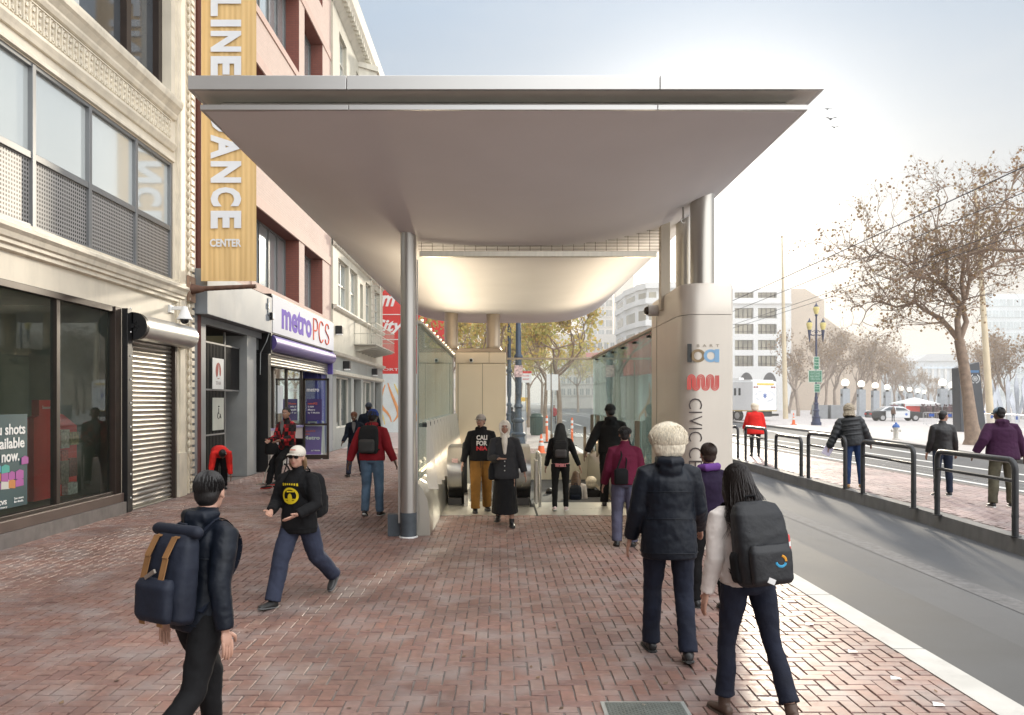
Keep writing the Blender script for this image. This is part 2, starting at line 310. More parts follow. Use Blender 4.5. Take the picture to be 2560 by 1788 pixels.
s = MB(); zz = -.011
s.quad((-9, -8, zz), (3.1, -8, zz), (3.1, PLATE, zz), (-9, PLATE, zz)); s.quad((-9, PLATE, zz), (PX0-.2, PLATE, zz), (PX0-.2, 34, zz), (-9, 34, zz))
s.quad((2.5, PLATE, zz), (3.1, PLATE, zz), (3.1, 34, zz), (2.5, 34, zz)); s.quad((PX0-.2, PY1+.3, zz), (2.5, PY1+.3, zz), (2.5, 34, zz), (PX0-.2, 34, zz))
struct('sidewalk_bed', s, mortar)
paleconc = M('pale concrete paving', (.42, .39, .37), .62, 0, .14, 1.2, .1, 60, grime=.25)
farside = M('far brick paving', (.42, .36, .34), .5, 0, .16, 1.5, .15, 60, grime=.2)
struct('far_sidewalk', MB().quad((-9, 34, 0), (3.1, 34, 0), (3.1, 420, 0), (-9, 420, 0)), farside)
kerbw = M('pale granite kerb', (.52, .51, .48), .75, 0, .12, 3, .2, 120, grime=.35)
kb = MB(); yk = -8
while yk < 60: kb.box(3.1, 3.34+.003*math.sin(yk*3), yk+.006, yk+1.79, ROADZ-.1, .004+.0015*math.sin(yk*7)); yk += 1.8
kb.box(3.1, 3.34, 60, 420, ROADZ-.1, .004); struct('kerb', kb, kerbw)
# boarding island
isl_k = [G(2700, 1437, ROADZ), G(2560, 1393, ROADZ), G(2310, 1309, ROADZ), G(2040, 1228, ROADZ), G(1835, 1166, ROADZ)]
xk = [(p.y, p.x) for p in isl_k]; xk.sort()
def isl_x(y):
    if y < xk[0][0]: return xk[0][1]-(xk[0][0]-y)*(xk[1][1]-xk[0][1])/(xk[1][0]-xk[0][0])
    for a, b in zip(xk, xk[1:]):
        if y <= b[0]: return a[1]+(b[1]-a[1])*(y-a[0])/(b[0]-a[0])
    return xk[-1][1]+.03*min(y-xk[-1][0], 20)
ys = [-6, 2, 8, 10, 12, 14, 17, 20, 24, 30, 38, 44]; XI1 = 10.45
s = MB(); t_ = MB()
for a, b in zip(ys, ys[1:]):
    for q, (za) in ((s, ISZ),):
        k = len(q.v); q.v += [(isl_x(a), a, ROADZ-.05), (isl_x(b), b, ROADZ-.05), (isl_x(a)+.015, a, ISZ), (isl_x(b)+.015, b, ISZ), (isl_x(a)+.22, a, ISZ), (isl_x(b)+.22, b, ISZ)]
        q.f += [(k, k+1, k+3, k+2), (k+2, k+3, k+5, k+4)]
    t_.quad((isl_x(a)+.22, a, ISZ-.012), (XI1, a, ISZ-.012), (XI1, b, ISZ-.012), (isl_x(b)+.22, b, ISZ-.012))
t_.quad((XI1, -6, ROADZ-.05), (XI1, 44, ROADZ-.05), (XI1, 44, ISZ), (XI1, -6, ISZ)).box(XI1-.2, XI1, -6, 44, ROADZ-.05, ISZ+.002)
s.quad((isl_x(44), 44, ROADZ-.05), (XI1, 44, ROADZ-.05), (XI1, 44, ISZ), (isl_x(44), 44, ISZ))
kd = M('grey granite kerb', (.17, .165, .16), .7, 0, .18, 3, .2, 120, grime=.5)
struct('island_kerb', s, kd); struct('boarding_island', t_, mortar)
brickpave('island_paving', pav2, 6.3, XI1-.2, 8.5, 43.9, ISZ, lambda x, y: x > isl_x(y)+.28, 3)
# road paint and the plaza
paint = M('worn road paint', (.62, .62, .60), .7, 0, .25, 8, grime=.6)
oldpaint = M('faded road line', (.115, .115, .12), .85, 0, .3, 9, grime=.9)
red = M('faded red lane', (.42, .16, .15), .75, 0, .15, 2, grime=.5)
zp = ROADZ+.004
s = MB()
for x, w_ in ((5.0, .30),): s.quad((x, 2, zp), (x+w_, 2, zp), (x+w_+.5, 60, zp), (x+.5, 60, zp))
struct('faded_lane_lines', s, oldpaint)
struct('wet_gutter', MB().quad((3.34, 3, zp), (4.35, 3, zp), (4.5, 60, zp), (3.34, 60, zp)), M('dark sealed asphalt', (.052, .055, .06), .75, 0, .25, 1.2, .2, 200))
struct('red_lane', MB().quad((10.5, 6, zp), (11.6, 6, zp), (11.6, 46, zp), (10.5, 46, zp)), red)
s = MB()
for x, w_ in ((11.9, .18), (13.4, .14), (14.6, .22)): s.quad((x, 8, zp), (x+w_, 8, zp), (x+w_, 150, zp), (x, 150, zp))
for k in range(5): y = 48+k*1.1; s.quad((3.8, y, zp), (10, y, zp), (10, y+.5, zp), (3.8, y+.5, zp))
for k in range(12): y = 70+k*16; s.quad((6.9, y, zp), (7.1, y, zp), (7.1, y+7, zp), (6.9, y+7, zp))
s.quad((16.2, 30, zp), (16.5, 30, zp), (20, 66, zp), (19.6, 66, zp))
struct('white_road_lines', s, paint)
struct('tram_track', MB().box(12.45, 12.52, 8, 200, ROADZ-.02, zp).box(13.0, 13.07, 8, 200, ROADZ-.02, zp), M('polished rail', (.4, .4, .4), .25, 1))
pz = .03; pk = [(16.0, -5), (16.8, 20), (17.5, 29), (18.7, 36), (20.5, 50), (22, 67), (24, 90), (27, 140)]
s = MB(); t_ = MB()
for a, b in zip(pk, pk[1:]):
    s.quad((a[0], a[1], pz), (300, a[1], pz), (300, b[1], pz), (b[0], b[1], pz)); t_.quad((a[0], a[1], ROADZ-.02), (b[0], b[1], ROADZ-.02), (b[0], b[1], pz), (a[0], a[1], pz)); t_.quad((a[0], a[1], pz+.004), (b[0], b[1], pz+.004), (b[0]+.25, b[1], pz+.004), (a[0]+.25, a[1], pz+.004))
s.quad((27, 140, pz), (300, 140, pz), (300, 700, pz), (27, 700, pz))
struct('plaza_paving', s, M('pale plaza brick', (.52, .48, .46), .6, 0, .1, .5, .1, 40, grime=.15)); struct('plaza_kerb', t_, kd)
# ================================================================== LEFT BUILDINGS
FX = -6.65
def facade_wall(mb, y0, y1, z0, z1, ops, X=FX, depth=.35):
    """front face at X (looking +X) with openings [(y0,y1,z0,z1)] and their reveals"""
    Y = sorted({y0, y1} | {v for o in ops for v in o[:2]}); Z = sorted({z0, z1} | {v for o in ops for v in o[2:]})
    for a, b in zip(Y, Y[1:]):
        for c, d in zip(Z, Z[1:]):
            my, mz = (a+b)/2, (c+d)/2
            if any(o[0] < my < o[1] and o[2] < mz < o[3] for o in ops): continue
            mb.quad((X, a, c), (X, b, c), (X, b, d), (X, a, d))
    for o in ops:
        a, b, c, d = o; x = X-depth
        mb.quad((X, a, c), (x, a, c), (x, a, d), (X, a, d)); mb.quad((X, b, c), (x, b, c), (x, b, d), (X, b, d))
        mb.quad((X, a, d), (x, a, d), (x, b, d), (X, b, d)); mb.quad((X, a, c), (x, a, c), (x, b, c), (X, b, c))
    return mb
cream = M('cream terracotta', (.71, .64, .52), .62, 0, .10, 1.3, .06, 60, grime=.35)
cream2 = M('cream terracotta moulding', (.73, .66, .535), .6, 0, .12, 3, .08, 90, grime=.45)
# ---- pharmacy building
B1 = thing('shop_building', (FX, 9, 0), 'cream terracotta building at far left with big shop windows and perforated vent panels', 'building')
Y0, Y1 = 6.4, 17.55
wl = MB(); facade_wall(wl, Y0, Y1, 0, 17, [(Y0+.5, 14.22, .36, 3.60), (14.3, 16.55, 0, 3.5), (Y0+.5, 16.48, 4.42, 6.78), (Y0+.5, 16.42, 8.05, 12.2), (Y0+.5, 16.42, 13.6, 16.2)])
wl.quad((FX, Y1, 0), (-16, Y1, 0), (-16, Y1, 17), (FX, Y1, 17)); wl.quad((FX, Y0, 0), (-16, Y0, 0), (-16, Y0, 17), (FX, Y0, 17)); wl.quad((FX, Y0, 17), (FX, Y1, 17), (-16, Y1, 17), (-16, Y0, 17))
wl.build('wall', cream, B1)
def mould(mb, prof, y0, y1, X=FX):       # profile (out, z) swept along Y
    mb.prism([(X-.05, prof[0][1])]+[(X+o, z) for o, z in prof]+[(X-.05, prof[-1][1])], 'y', y0, y1); return mb
m = MB()
mould(m, [(.02, 3.98), (.06, 4.0), (.06, 4.06), (.10, 4.08), (.10, 4.13), (.13, 4.15), (.15, 4.22), (.19, 4.27), (.19, 4.32), (.12, 4.36), (.12, 4.40), (.05, 4.42)], Y0, 16.9)
mould(m, [(.02, 6.80), (.05, 6.81), (.05, 6.86), (.03, 6.88)], Y0, 16.5); mould(m, [(.02, 7.02), (.04, 7.03), (.06, 7.08), (.09, 7.14), (.09, 7.18), (.02, 7.20)], Y0, 16.5)
mould(m, [(.02, 7.66), (.05, 7.68), (.08, 7.74), (.08, 7.78), (.14, 7.86), (.18, 7.90), (.20, 7.98), (.20, 8.03), (.02, 8.05)], Y0, 16.55)
mould(m, [(.02, 12.25), (.12, 12.3), (.2, 12.5), (.25, 12.6), (.02, 12.7)], Y0, 16.55)
m.build('cornice', cream2, B1, smooth=False)
m = MB(); y = 6.5                         # relief frieze: loops and bars
while y < 16.3:
    m.box(FX, FX+.03, y, y+.025, 7.26, 7.60)
    for q in (0, 1): m.tube([(FX+.015, y+.045+.05*(1-math.cos(t)), 7.43+(.12 if q else -.12)+.045*math.sin(t)) for t in np.linspace(-1.5, 4.6, 7)], .012, 4)
    m.box(FX, FX+.03, y+.07, y+.11, 7.30, 7.36).box(FX, FX+.03, y+.07, y+.11, 7.50, 7.56); m.ell((FX+.01, y+.09, 7.43), (.03, .03, .035), n=6, m=4); y += .165
mould(m, [(.0, 7.215), (.025, 7.22), (.025, 7.24), (0, 7.245)], Y0, 16.4); mould(m, [(.0, 7.615), (.025, 7.62), (.025, 7.64), (0, 7.645)], Y0, 16.4)
m.build('frieze', cream2, B1)
m = MB(); m.box(FX, FX+.05, 16.62, 16.72, 0, 17).box(FX, FX+.07, 16.72, 16.98, .9, 17)           # pilaster with bead strip and block edge
z = 0.9
while z < 14: m.ell((FX+.06, 17.2, z), (.035, .055, .07), n=6, m=5); z += .17
m.box(FX, FX+.04, 17.08, 17.12, 0, 17).box(FX, FX+.04, 17.28, 17.32, 0, 17)
z = .1
while z < 15: m.box(FX, FX+.05, 17.38, 17.55, z, z+.10); z += .155
m.box(FX, FX+.10, 16.6, 17.0, 0, .9)
m.build('pilaster', cream2, B1)
m = MB().box(FX-.02, FX+.06, Y0, 14.24, .20, .36); m.build('sill', M('brown painted sill', (.11, .075, .062), .5, 0, .15, 3), B1, bevel=.01)
MB().box(FX-.02, FX+.10, Y0, 14.24, -.02, .20).build('plinth', M('worn granite plinth', (.19, .17, .16), .6, 0, .2, 5, .1, 90, grime=.5), B1)
m = MB()
for y in (12.27, 10.6, 8.9, 7.2): m.box(FX-.12, FX-.02, y-.05, y+.05, .36, 3.6)
m.box(FX-.12, FX+.02, 14.0, 14.22, .36, 3.6).box(FX-.12, FX, Y0+.5, 14.2, 3.5, 3.6).box(FX-.12, FX, Y0+.5, 14.2, .36, .41)
m.build('window_frame', bronze, B1, bevel=.006)
for a, b in ((Y0+.5, 7.15), (7.25, 8.85), (8.95, 10.55), (10.65, 12.22), (12.32, 14.0)): MB().quad((FX-.07, a, .41), (FX-.07, b, .41), (FX-.07, b, 3.5), (FX-.07, a, 3.5)).build('shop_window', wglass, B1)
m = MB(); xi = -9.6
m.quad((xi, Y0, -.02), (xi, 14.25, -.02), (xi, 14.25, 3.7), (xi, Y0, 3.7)).quad((xi, 14.25, 0), (FX-.3, 14.25, 0), (FX-.3, 14.25, 3.7), (xi, 14.25, 3.7)).quad((xi, Y0, .3), (FX-.2, Y0, .3), (FX-.2, 14.25, .3), (xi, 14.25, .3)).quad((xi, Y0, 3.65), (FX-.2, Y0, 3.65), (FX-.2, 14.25, 3.65), (xi, 14.25, 3.65))
m.box(-8.6, -8.2, 7, 11, .3, 1.5).box(-8.6, -8.2, 12.4, 13.3, .3, 2.6)
m.build('interior', M('dim shop interior', (.30, .32, .24), .8, 0, .35, .9), B1)
# perforated vent panels, panes and their bars
perf = M('perforated metal', (.36, .35, .34), .5, .3, .06, 2)
t = perf.node_tree; n = t.nodes.new; l = t.links.new; b = t.nodes['Principled BSDF']
g = n('ShaderNodeNewGeometry'); sp = n('ShaderNodeSeparateXYZ'); l(g.outputs['Position'], sp.inputs[0]); prev = None
for ax in ('Y', 'Z'):
    q = n('ShaderNodeMath'); q.operation = 'MULTIPLY'; l(sp.outputs[ax], q.inputs[0]); q.inputs[1].default_value = 1/.062
    q2 = n('ShaderNodeMath'); q2.operation = 'FRACT'; l(q.outputs[0], q2.inputs[0]); q3 = n('ShaderNodeMath'); q3.operation = 'GREATER_THAN'; l(q2.outputs[0], q3.inputs[0]); q3.inputs[1].default_value = .42
    if prev: q4 = n('ShaderNodeMath'); q4.operation = 'MULTIPLY'; l(prev.outputs[0], q4.inputs[0]); l(q3.outputs[0], q4.inputs[1]); prev = q4
    else: prev = q3
mm = n('ShaderNodeMix'); mm.data_type = 'RGBA'; l(prev.outputs[0], mm.inputs[0]); l(b.inputs['Base Color'].links[0].from_socket, mm.inputs[6]); mm.inputs[7].default_value = (.02, .018, .016, 1); l(mm.outputs[2], b.inputs['Base Color'])
frost = M('frosted upper pane', (.66, .70, .69), .07, .35, .03, .3)
t = frost.node_tree; frost.node_tree.nodes['Principled BSDF'].inputs['Coat Weight'].default_value = .6
yy = [Y0+.5, 8.3, 9.95, 11.6, 13.2, 14.88, 16.45]
for a, b in zip(yy, yy[1:]):
    MB().box(FX-.10, FX-.05, a+.03, b-.03, 4.47, 5.42).build('vent_panel', perf, B1)
    MB().box(FX-.10, FX-.07, a+.03, b-.03, 5.50, 6.74).build('upper_pane', frost, B1)
m = MB()
for a in yy[1:]: m.box(FX-.12, FX-.0, a-.045, a+.045, 4.43, 6.77)
m.box(FX-.12, FX-.01, yy[0], 16.47, 5.41, 5.51).box(FX-.12, FX-.01, yy[0], 16.47, 4.42, 4.48).box(FX-.12, FX-.01, yy[0], 16.47, 6.72, 6.78)
m.build('pane_frame', M('grey anodised bar', (.22, .225, .23), .45, .5, .08), B1, bevel=.006)
dg = M('dark upper glass', (.10, .11, .12), .06, .3, .3, .5)
MB().quad((FX-.30, Y0+.5, 8.05), (FX-.30, 16.42, 8.05), (FX-.30, 16.42, 12.2), (FX-.30, Y0+.5, 12.2)).build('upper_window', dg, B1)
MB().quad((FX-.30, Y0+.5, 13.6), (FX-.30, 16.42, 13.6), (FX-.30, 16.42, 16.2), (FX-.30, Y0+.5, 16.2)).build('upper_window', dg, B1)
m = MB()
for y in (8.7, 11.8, 14.95): m.box(FX-.32, FX-.18, y-.09, y+.09, 8.05, 12.2)
m.box(FX-.32, FX-.18, 16.25, 16.42, 8.05, 12.2).box(FX-.32, FX-.2, Y0+.5, 16.4, 8.05, 8.16).box(FX-.31, FX-.22, Y0+.5, 16.4, 10.2, 10.3); m.build('upper_frame', bronze, B1)
# blind seen in the upper window
MB().quad((FX-.295, 12.0, 8.2), (FX-.295, 13.4, 8.2), (FX-.295, 13.4, 12), (FX-.295, 12.0, 12)).build('blind', M('pale blind', (.55, .57, .56), .8), B1)
# roller shutter of the pharmacy
RS = thing('roller_shutter', (FX, 15.5, 0), 'closed silver roller shutter with curved slats beside the pharmacy window', 'roller shutter')
m = MB(); z = .02; hs = .0905
prof = []
while z < 3.06: m.rings([[(FX-.06+.035*math.sin(math.pi*k/5), yq, z+hs*k/5.0) for k in range(6)]+[(FX-.09, yq, z+hs), (FX-.09, yq, z)] for yq in (14.62, 16.5)]); z += hs
m.build('slats', M('galvanised slat', (.46, .44, .40), .42, .85, .18, 2.5, .05, 60, stretch=(1, .4, 1)), RS, smooth=True)
MB().box(FX-.1, FX+.10, 14.28, 14.46, 0, 3.6).box(FX-.08, FX+.05, 14.46, 14.6, 0, 3.1).build('guide_rail', blackm, RS, bevel=.008)
MB().box(FX-.1, FX+.05, 16.5, 16.58, 0, 3.1).build('guide_rail', bronze, RS)
for k in range(9): MB().ell((FX+.103, 14.40, .25+k*.42), (.012, .018, .018), n=8, m=4).build('bolt', whitem, RS)
m = MB().cyl((FX+.12, 14.56, 3.30), (FX+.12, 16.98, 3.30), .235, n=28).box(FX-.05, FX+.12, 14.56, 16.98, 3.10, 3.53); m.build('housing', M('shutter housing', (.46, .46, .45), .36, .75, .05, 1), RS, smooth=True)
m = MB().cyl((FX+.12, 14.45, 3.30), (FX+.12, 14.56, 3.30), .25, n=28).box(FX-.1, FX+.12, 14.45, 14.56, 3.05, 3.55)
for k in range(6): a = k*math.pi/3; m.cyl((FX+.12+.08*math.cos(a), 14.43, 3.30+.08*math.sin(a)), (FX+.12+.08*math.cos(a), 14.46, 3.30+.08*math.sin(a)), .03, n=8)
m.cyl((FX+.12, 14.40, 3.30), (FX+.12, 14.46, 3.30), .04, n=10).build('end_plate', blackm, RS, smooth=True)
# things in the pharmacy window
def poster(x, y0, y1, z0, z1, col, nm='poster', **k):
    o = thing(nm, (x, (y0+y1)/2, z0), k['label'], k.get('cat', nm)); MB().box(x-.01, x, y0, y1, z0, z1).build('sheet', M(nm+str(len(MATS)), col, .5, 0, .06), o); return o
po = poster(FX-.056, 9.6, 11.52, .50, 1.78, (.030, .075, .085), label='dark teal flu shot poster with a colourful map on the pharmacy window', cat='poster')
wh = M('poster white', (.82, .82, .80), .6)
for s_, y, z, wd in (('Flu shots', 10.68, 1.50, .78), ('available', 10.68, 1.31, .76), ('now.', 10.92, 1.13, .40)):
    onfacade(fit(text(s_, .2, bold=.02), wd, .15 if s_ != 'now.' else .11), FX-.051, y, z).build('lettering', wh, po)
onfacade(fit(text('CVS', .1, bold=.03), .2, .06), FX-.051, 10.83, .56).build('lettering', wh, po)
onfacade(fit(text('pharmacy', .1), .26, .035), FX-.051, 10.78, .505).build('lettering', wh, po)
onfacade(fit(text('See store', .1), .22, .032), FX-.051, 11.2, .60).build('lettering', wh, po); onfacade(fit(text('for details.', .1), .22, .032), FX-.051, 11.2, .555).build('lettering', wh, po)
cols = [(.5, .05, .05), (.05, .35, .3), (.55, .5, .05), (.5, .2, .05), (.35, .08, .3), (.55, .55, .5), (.2, .45, .1), (.1, .3, .5)]
rnd = random.Random(4)
us = [(0, .18), (.1, .34), (.5, .36), (.62, .33), (.74, .30), (.86, .38), (.97, .46), (.9, .28), (.85, .2), (.82, .12), (.86, 0), (.8, .02), (.74, .09), (.6, .08), (.52, 0), (.44, .07), (.3, .09), (.1, .1)]
mp_mats = [M('map patch %d' % i, c, .6) for i, c in enumerate(cols)]
for k in range(14):
    u0 = .04+(k % 5)*.17; v0 = .09+(k//5)*.085; w0 = .15+rnd.random()*.05; h0 = .07+rnd.random()*.03
    if k == 13: u0, v0 = .86, .33
    MB().prism([(10.55+u0*.95, .66+v0*1.25), (10.55+(u0+w0)*.95, .66+v0*1.25+rnd.uniform(-.02, .02)), (10.55+(u0+w0)*.95, .66+(v0+h0)*1.25), (10.55+(u0+w0*.5)*.95, .66+(v0+h0+.02)*1.25), (10.55+u0*.95, .66+(v0+h0)*1.25)], 'x', FX-.055+.0004*k, FX-.0515+.0004*k).build('map_patch', mp_mats[rnd.randrange(8)], po)
rd = M('red card display', (.72, .06, .05), .5, 0, .12, 2)
dp = thing('display_stand', (FX-.5, 13.0, .4), 'red house-shaped cardboard display with small boxes behind the pharmacy glass', 'display stand')
MB().prism([(12.45, .42), (13.72, .42), (13.72, 1.55), (13.3, 1.74), (13.05, 1.78), (13.05, 1.98), (12.6, 1.98), (12.6, 1.74), (12.45, 1.7)], 'x', FX-.62, FX-.5).build('board', rd, dp)
for k, (a, b, c, d, cc) in enumerate(((13.05, 13.3, 1.2, 1.5, (.5, .45, .38)), (13.32, 13.6, 1.24, 1.45, (.35, .30, .15)), (13.05, 13.28, .62, 1.0, (.22, .2, .16)), (13.3, 13.55, .72, 1.02, (.16, .06, .04)), (13.25, 13.55, .43, .62, (.5, .55, .5)), (13.08, 13.26, 1.0, 1.16, (.45, .1, .08)))): MB().box(FX-.5, FX-.40, a, b, c, d).build('gift_box', M('gift box %d' % k, cc, .6, 0, .5, 20), dp)
onfacade(fit(text('Seasonal', .1), .3, .05), FX-.497, 12.68, 1.84).build('lettering', wh, dp)
d2 = thing('display_stand', (FX-.6, 11.9, .4), 'plain dull red cardboard display between the flu poster and the window bar', 'display stand'); MB().prism([(11.55, .42), (12.2, .42), (12.2, 1.72), (11.55, 1.52)], 'x', FX-.66, FX-.6).build('board', M('dull red card', (.45, .06, .06), .6, 0, .1), d2)
# CCTV dome on its bracket
cc = thing('security_camera', (FX+.06, 16.4, 3.75), 'white dome security camera on a wall bracket above the silver shutter', 'security camera')
Y = 16.35; X_ = FX
MB().box(X_, X_+.05, Y-.1, Y+.1, 3.74, 3.90).box(X_+.04, X_+.30, Y-.035, Y+.035, 3.80, 3.87).build('bracket', whitem, cc, bevel=.01)
MB().lathe((X_+.30, Y, 3.52), [(.36, .02), (.35, .05), (.28, .07), (.15, .12), (.10, .155), (.09, .155)], 18).build('housing', whitem, cc, smooth=True)
MB().ell((X_+.30, Y, 3.60), (.085, .085, .085)).build('lens_dome', M('smoked dome', (.02, .02, .022), .1), cc, smooth=True)
# ---- unseen dark building, added to darken the reflection in the canopy fascia
B0 = thing('added_dark_building', (FX, -20, 0), 'added dark building out of view at left, darkening the canopy fascia reflection', 'building')
wl = MB(); facade_wall(wl, -60, 6.36, 0, 21, [(-58+k*5.2, -54.6+k*5.2, z, z+h) for k in range(12) for z, h in ((.6, 2.7), (5, 2.4), (9, 2.4), (13, 2.4), (17, 2.2))], FX+.02, .3); wl.quad((FX, 6.36, 0), (-16, 6.36, 0), (-16, 6.36, 21), (FX, 6.36, 21)).build('wall', M('dark brown brick', (.085, .06, .05), .85, 0, .2, 2), B0)
for k in range(12): MB().box(FX-.3, FX-.26, -58+k*5.2, -54.6+k*5.2, .6, 19.2).build('window', M('dark upper glass', (1, 1, 1)), B0)
# ---- brick dance building
brick = brickmat('pale pink brick', (.55, .405, .34), (.61, .455, .385), (.50, .42, .37), .22, .075, .010)
rbrick = brickmat('dark red reveal brick', (.22, .075, .055), (.25, .09, .065), (.16, .07, .06), .22, .075, .010)
B2 = thing('brick_building', (FX-.1, 25, 0), 'pink brick building with deep red window reveals behind the yellow banner', 'building')
Xb = FX-.08; yA, yB = 17.62, 32.3
ops = []
for z0, z1 in ((5.25, 7.35), (9.1, 11.3), (12.95, 15.5), (16.9, 19.2)): ops += [(22.3, 27.2, z0, z1), (27.95, 30.8, z0, z1), (18.7, 21.2, z0, z1)]
wl = MB(); facade_wall(wl, yA, yB, 4.85, 22.5, ops, Xb, .0001)
wl.quad((Xb, yA, 4.85), (-16, yA, 4.85), (-16, yA, 22.5), (Xb, yA, 22.5)).quad((Xb, yB, 0), (-16, yB, 0), (-16, yB, 22.5), (Xb, yB, 22.5)).quad((Xb, yA, 22.5), (Xb, yB, 22.5), (-16, yB, 22.5), (-16, yA, 22.5))
wl.build('wall', brick, B2)
m = MB()
for a, b, c, d in ops:
    x = Xb-.55; e = .002
    m.quad((Xb-e, a, c), (x, a, c), (x, a, d), (Xb-e, a, d)).quad((Xb-e, b, c), (x, b, c), (x, b, d), (Xb-e, b, d)).quad((Xb-e, a, d), (x, a, d), (x, b, d), (Xb-e, b, d)).quad((Xb-e, a, c), (x, a, c), (x, b, c), (Xb-e, b, c))
m.build('window_reveal', rbrick, B2)
bandm = M('pink stone band', (.52, .36, .30), .75, 0, .08, 2, grime=.2)
m = MB()
for z in (7.36, 11.31, 15.51): m.box(Xb-.01, Xb+.03, yA, yB, z, z+.30)
for z in (5.02, 8.87, 12.7): m.box(Xb-.01, Xb+.035, 21.9, 31.2, z, z+.22)
m.build('stone_band', bandm, B2)
for a, b, c, d in ops:
    f = MB().quad((Xb-.5, a, c), (Xb-.5, b, c), (Xb-.5, b, d), (Xb-.5, a, d)).build('window', skyglass, B2)
    m = MB(); nn = 5 if b-a > 4 else 3
    for k in range(nn+1): y = a+(b-a)*k/nn; m.box(Xb-.52, Xb-.45, y-.025, y+.025, c, d)
    m.box(Xb-.52, Xb-.45, a, b, c, c+.06).box(Xb-.52, Xb-.45, a, b, d-.06, d); m.build('frame', M('grey window bar', (.16, .16, .16), .5, .3), f)
dp_ = MB().tube([(Xb+.10, 17.85, .0), (Xb+.10, 17.85, 16)], .06, 8); tag(dp_.build('downpipe', M('maroon pipe', (.11, .03, .025), .55), smooth=True), 'maroon downpipe on the edge of the pink brick building', 'downpipe')
# grey entrance fascia, piers and gate
m = MB().box(Xb-.6, FX+.30, 17.62, 22.62, 3.86, 4.85).box(Xb-.6, FX+.02, 17.62, 22.6, 3.70, 3.86); m.build('fascia', greym, B2, bevel=.01)
gp_m = M('grey pier', (.30, .31, .31), .6, 0, .12, 1.5, grime=.3); MB().box(Xb-.5, FX+.02, 17.64, 18.30, 0, 3.7).build('pier', gp_m, B2); MB().box(Xb-.5, FX, 21.35, 22.15, 0, 3.7).build('pier', gp_m, B2)
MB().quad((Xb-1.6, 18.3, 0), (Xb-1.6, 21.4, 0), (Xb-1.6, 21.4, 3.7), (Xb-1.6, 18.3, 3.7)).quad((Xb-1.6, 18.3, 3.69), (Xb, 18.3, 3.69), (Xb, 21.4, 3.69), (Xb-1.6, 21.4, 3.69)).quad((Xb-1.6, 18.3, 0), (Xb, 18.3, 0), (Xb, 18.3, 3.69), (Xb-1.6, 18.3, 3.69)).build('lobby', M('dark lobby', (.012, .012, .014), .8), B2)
gt = thing('security_gate', (Xb-.1, 19.8, 0), 'black barred security gate in the grey entrance with two white notices', 'gate')
m = MB(); X = Xb-.12; y = 18.36
while y < 20.15: m.box(X-.012, X+.012, y, y+.024, 0.02, 3.35); y += .098
y = 20.2
while y < 21.3: m.box(X-.012, X+.012, y, y+.024, 2.25, 3.35); y += .09
m.build('bars', M('grey gate bars', (.014, .014, .015), .7), gt)
MB().box(X-.02, X+.02, 18.3, 21.35, 3.33, 3.37).box(X-.02, X+.02, 20.15, 20.2, 0, 3.68).box(X-.02, X+.02, 18.32, 18.36, 0, 3.68).box(X-.018, X+.018, 18.32, 20.2, 1.15, 1.19).box(X-.018, X+.018, 18.32, 21.3, 2.22, 2.26).build('rail', M('grey gate frame', (.20, .20, .20), .5, .4), gt)
sg = thing('notice', (X+.03, 19.6, 2.3), 'white notice with a red dancer emblem on the black gate', 'sign')
MB().box(X+.025, X+.04, 19.25, 20.02, 2.26, 3.0).build('board', whitem, sg)
rdm = M('emblem red', (.33, .05, .04), .6)
MB().prism([(19.63+.19*math.cos(a), 2.70+.2*math.sin(a)) for a in np.linspace(0, 2*math.pi, 18, endpoint=False)], 'x', X+.041, X+.043).build('emblem', rdm, sg)
MB().prism([(19.5, 2.52), (19.6, 2.60), (19.66, 2.85), (19.7, 2.6), (19.8, 2.55), (19.64, 2.52)], 'x', X+.0435, X+.045).build('dancer', whitem, sg)
onfacade(fit(text('THA', .1), .36, .09), X+.0435, 19.45, 2.36).build('lettering', M('faint grey print', (.45, .4, .4), .6), sg)
sg2 = thing('notice', (X+.03, 19.6, 1.3), 'pale grey accessibility notice lower on the black gate', 'sign')
MB().box(X+.025, X+.04, 19.25, 20.02, 1.27, 2.05).build('board', M('pale grey plate', (.45, .47, .42), .5), sg2)
m = MB().tube([(X+.045, 19.65, 1.80), (X+.045, 19.65, 1.66), (X+.045, 19.75, 1.66), (X+.045, 19.8, 1.55)], .008, 4).tube([(X+.045, 19.65+.08*math.cos(a), 1.62+.08*math.sin(a)) for a in np.linspace(1.8, 6.2, 9)], .008, 4).ell((X+.045, 19.65, 1.84), .02, n=6, m=4); m.build('wheelchair_symbol', blackm, sg2)
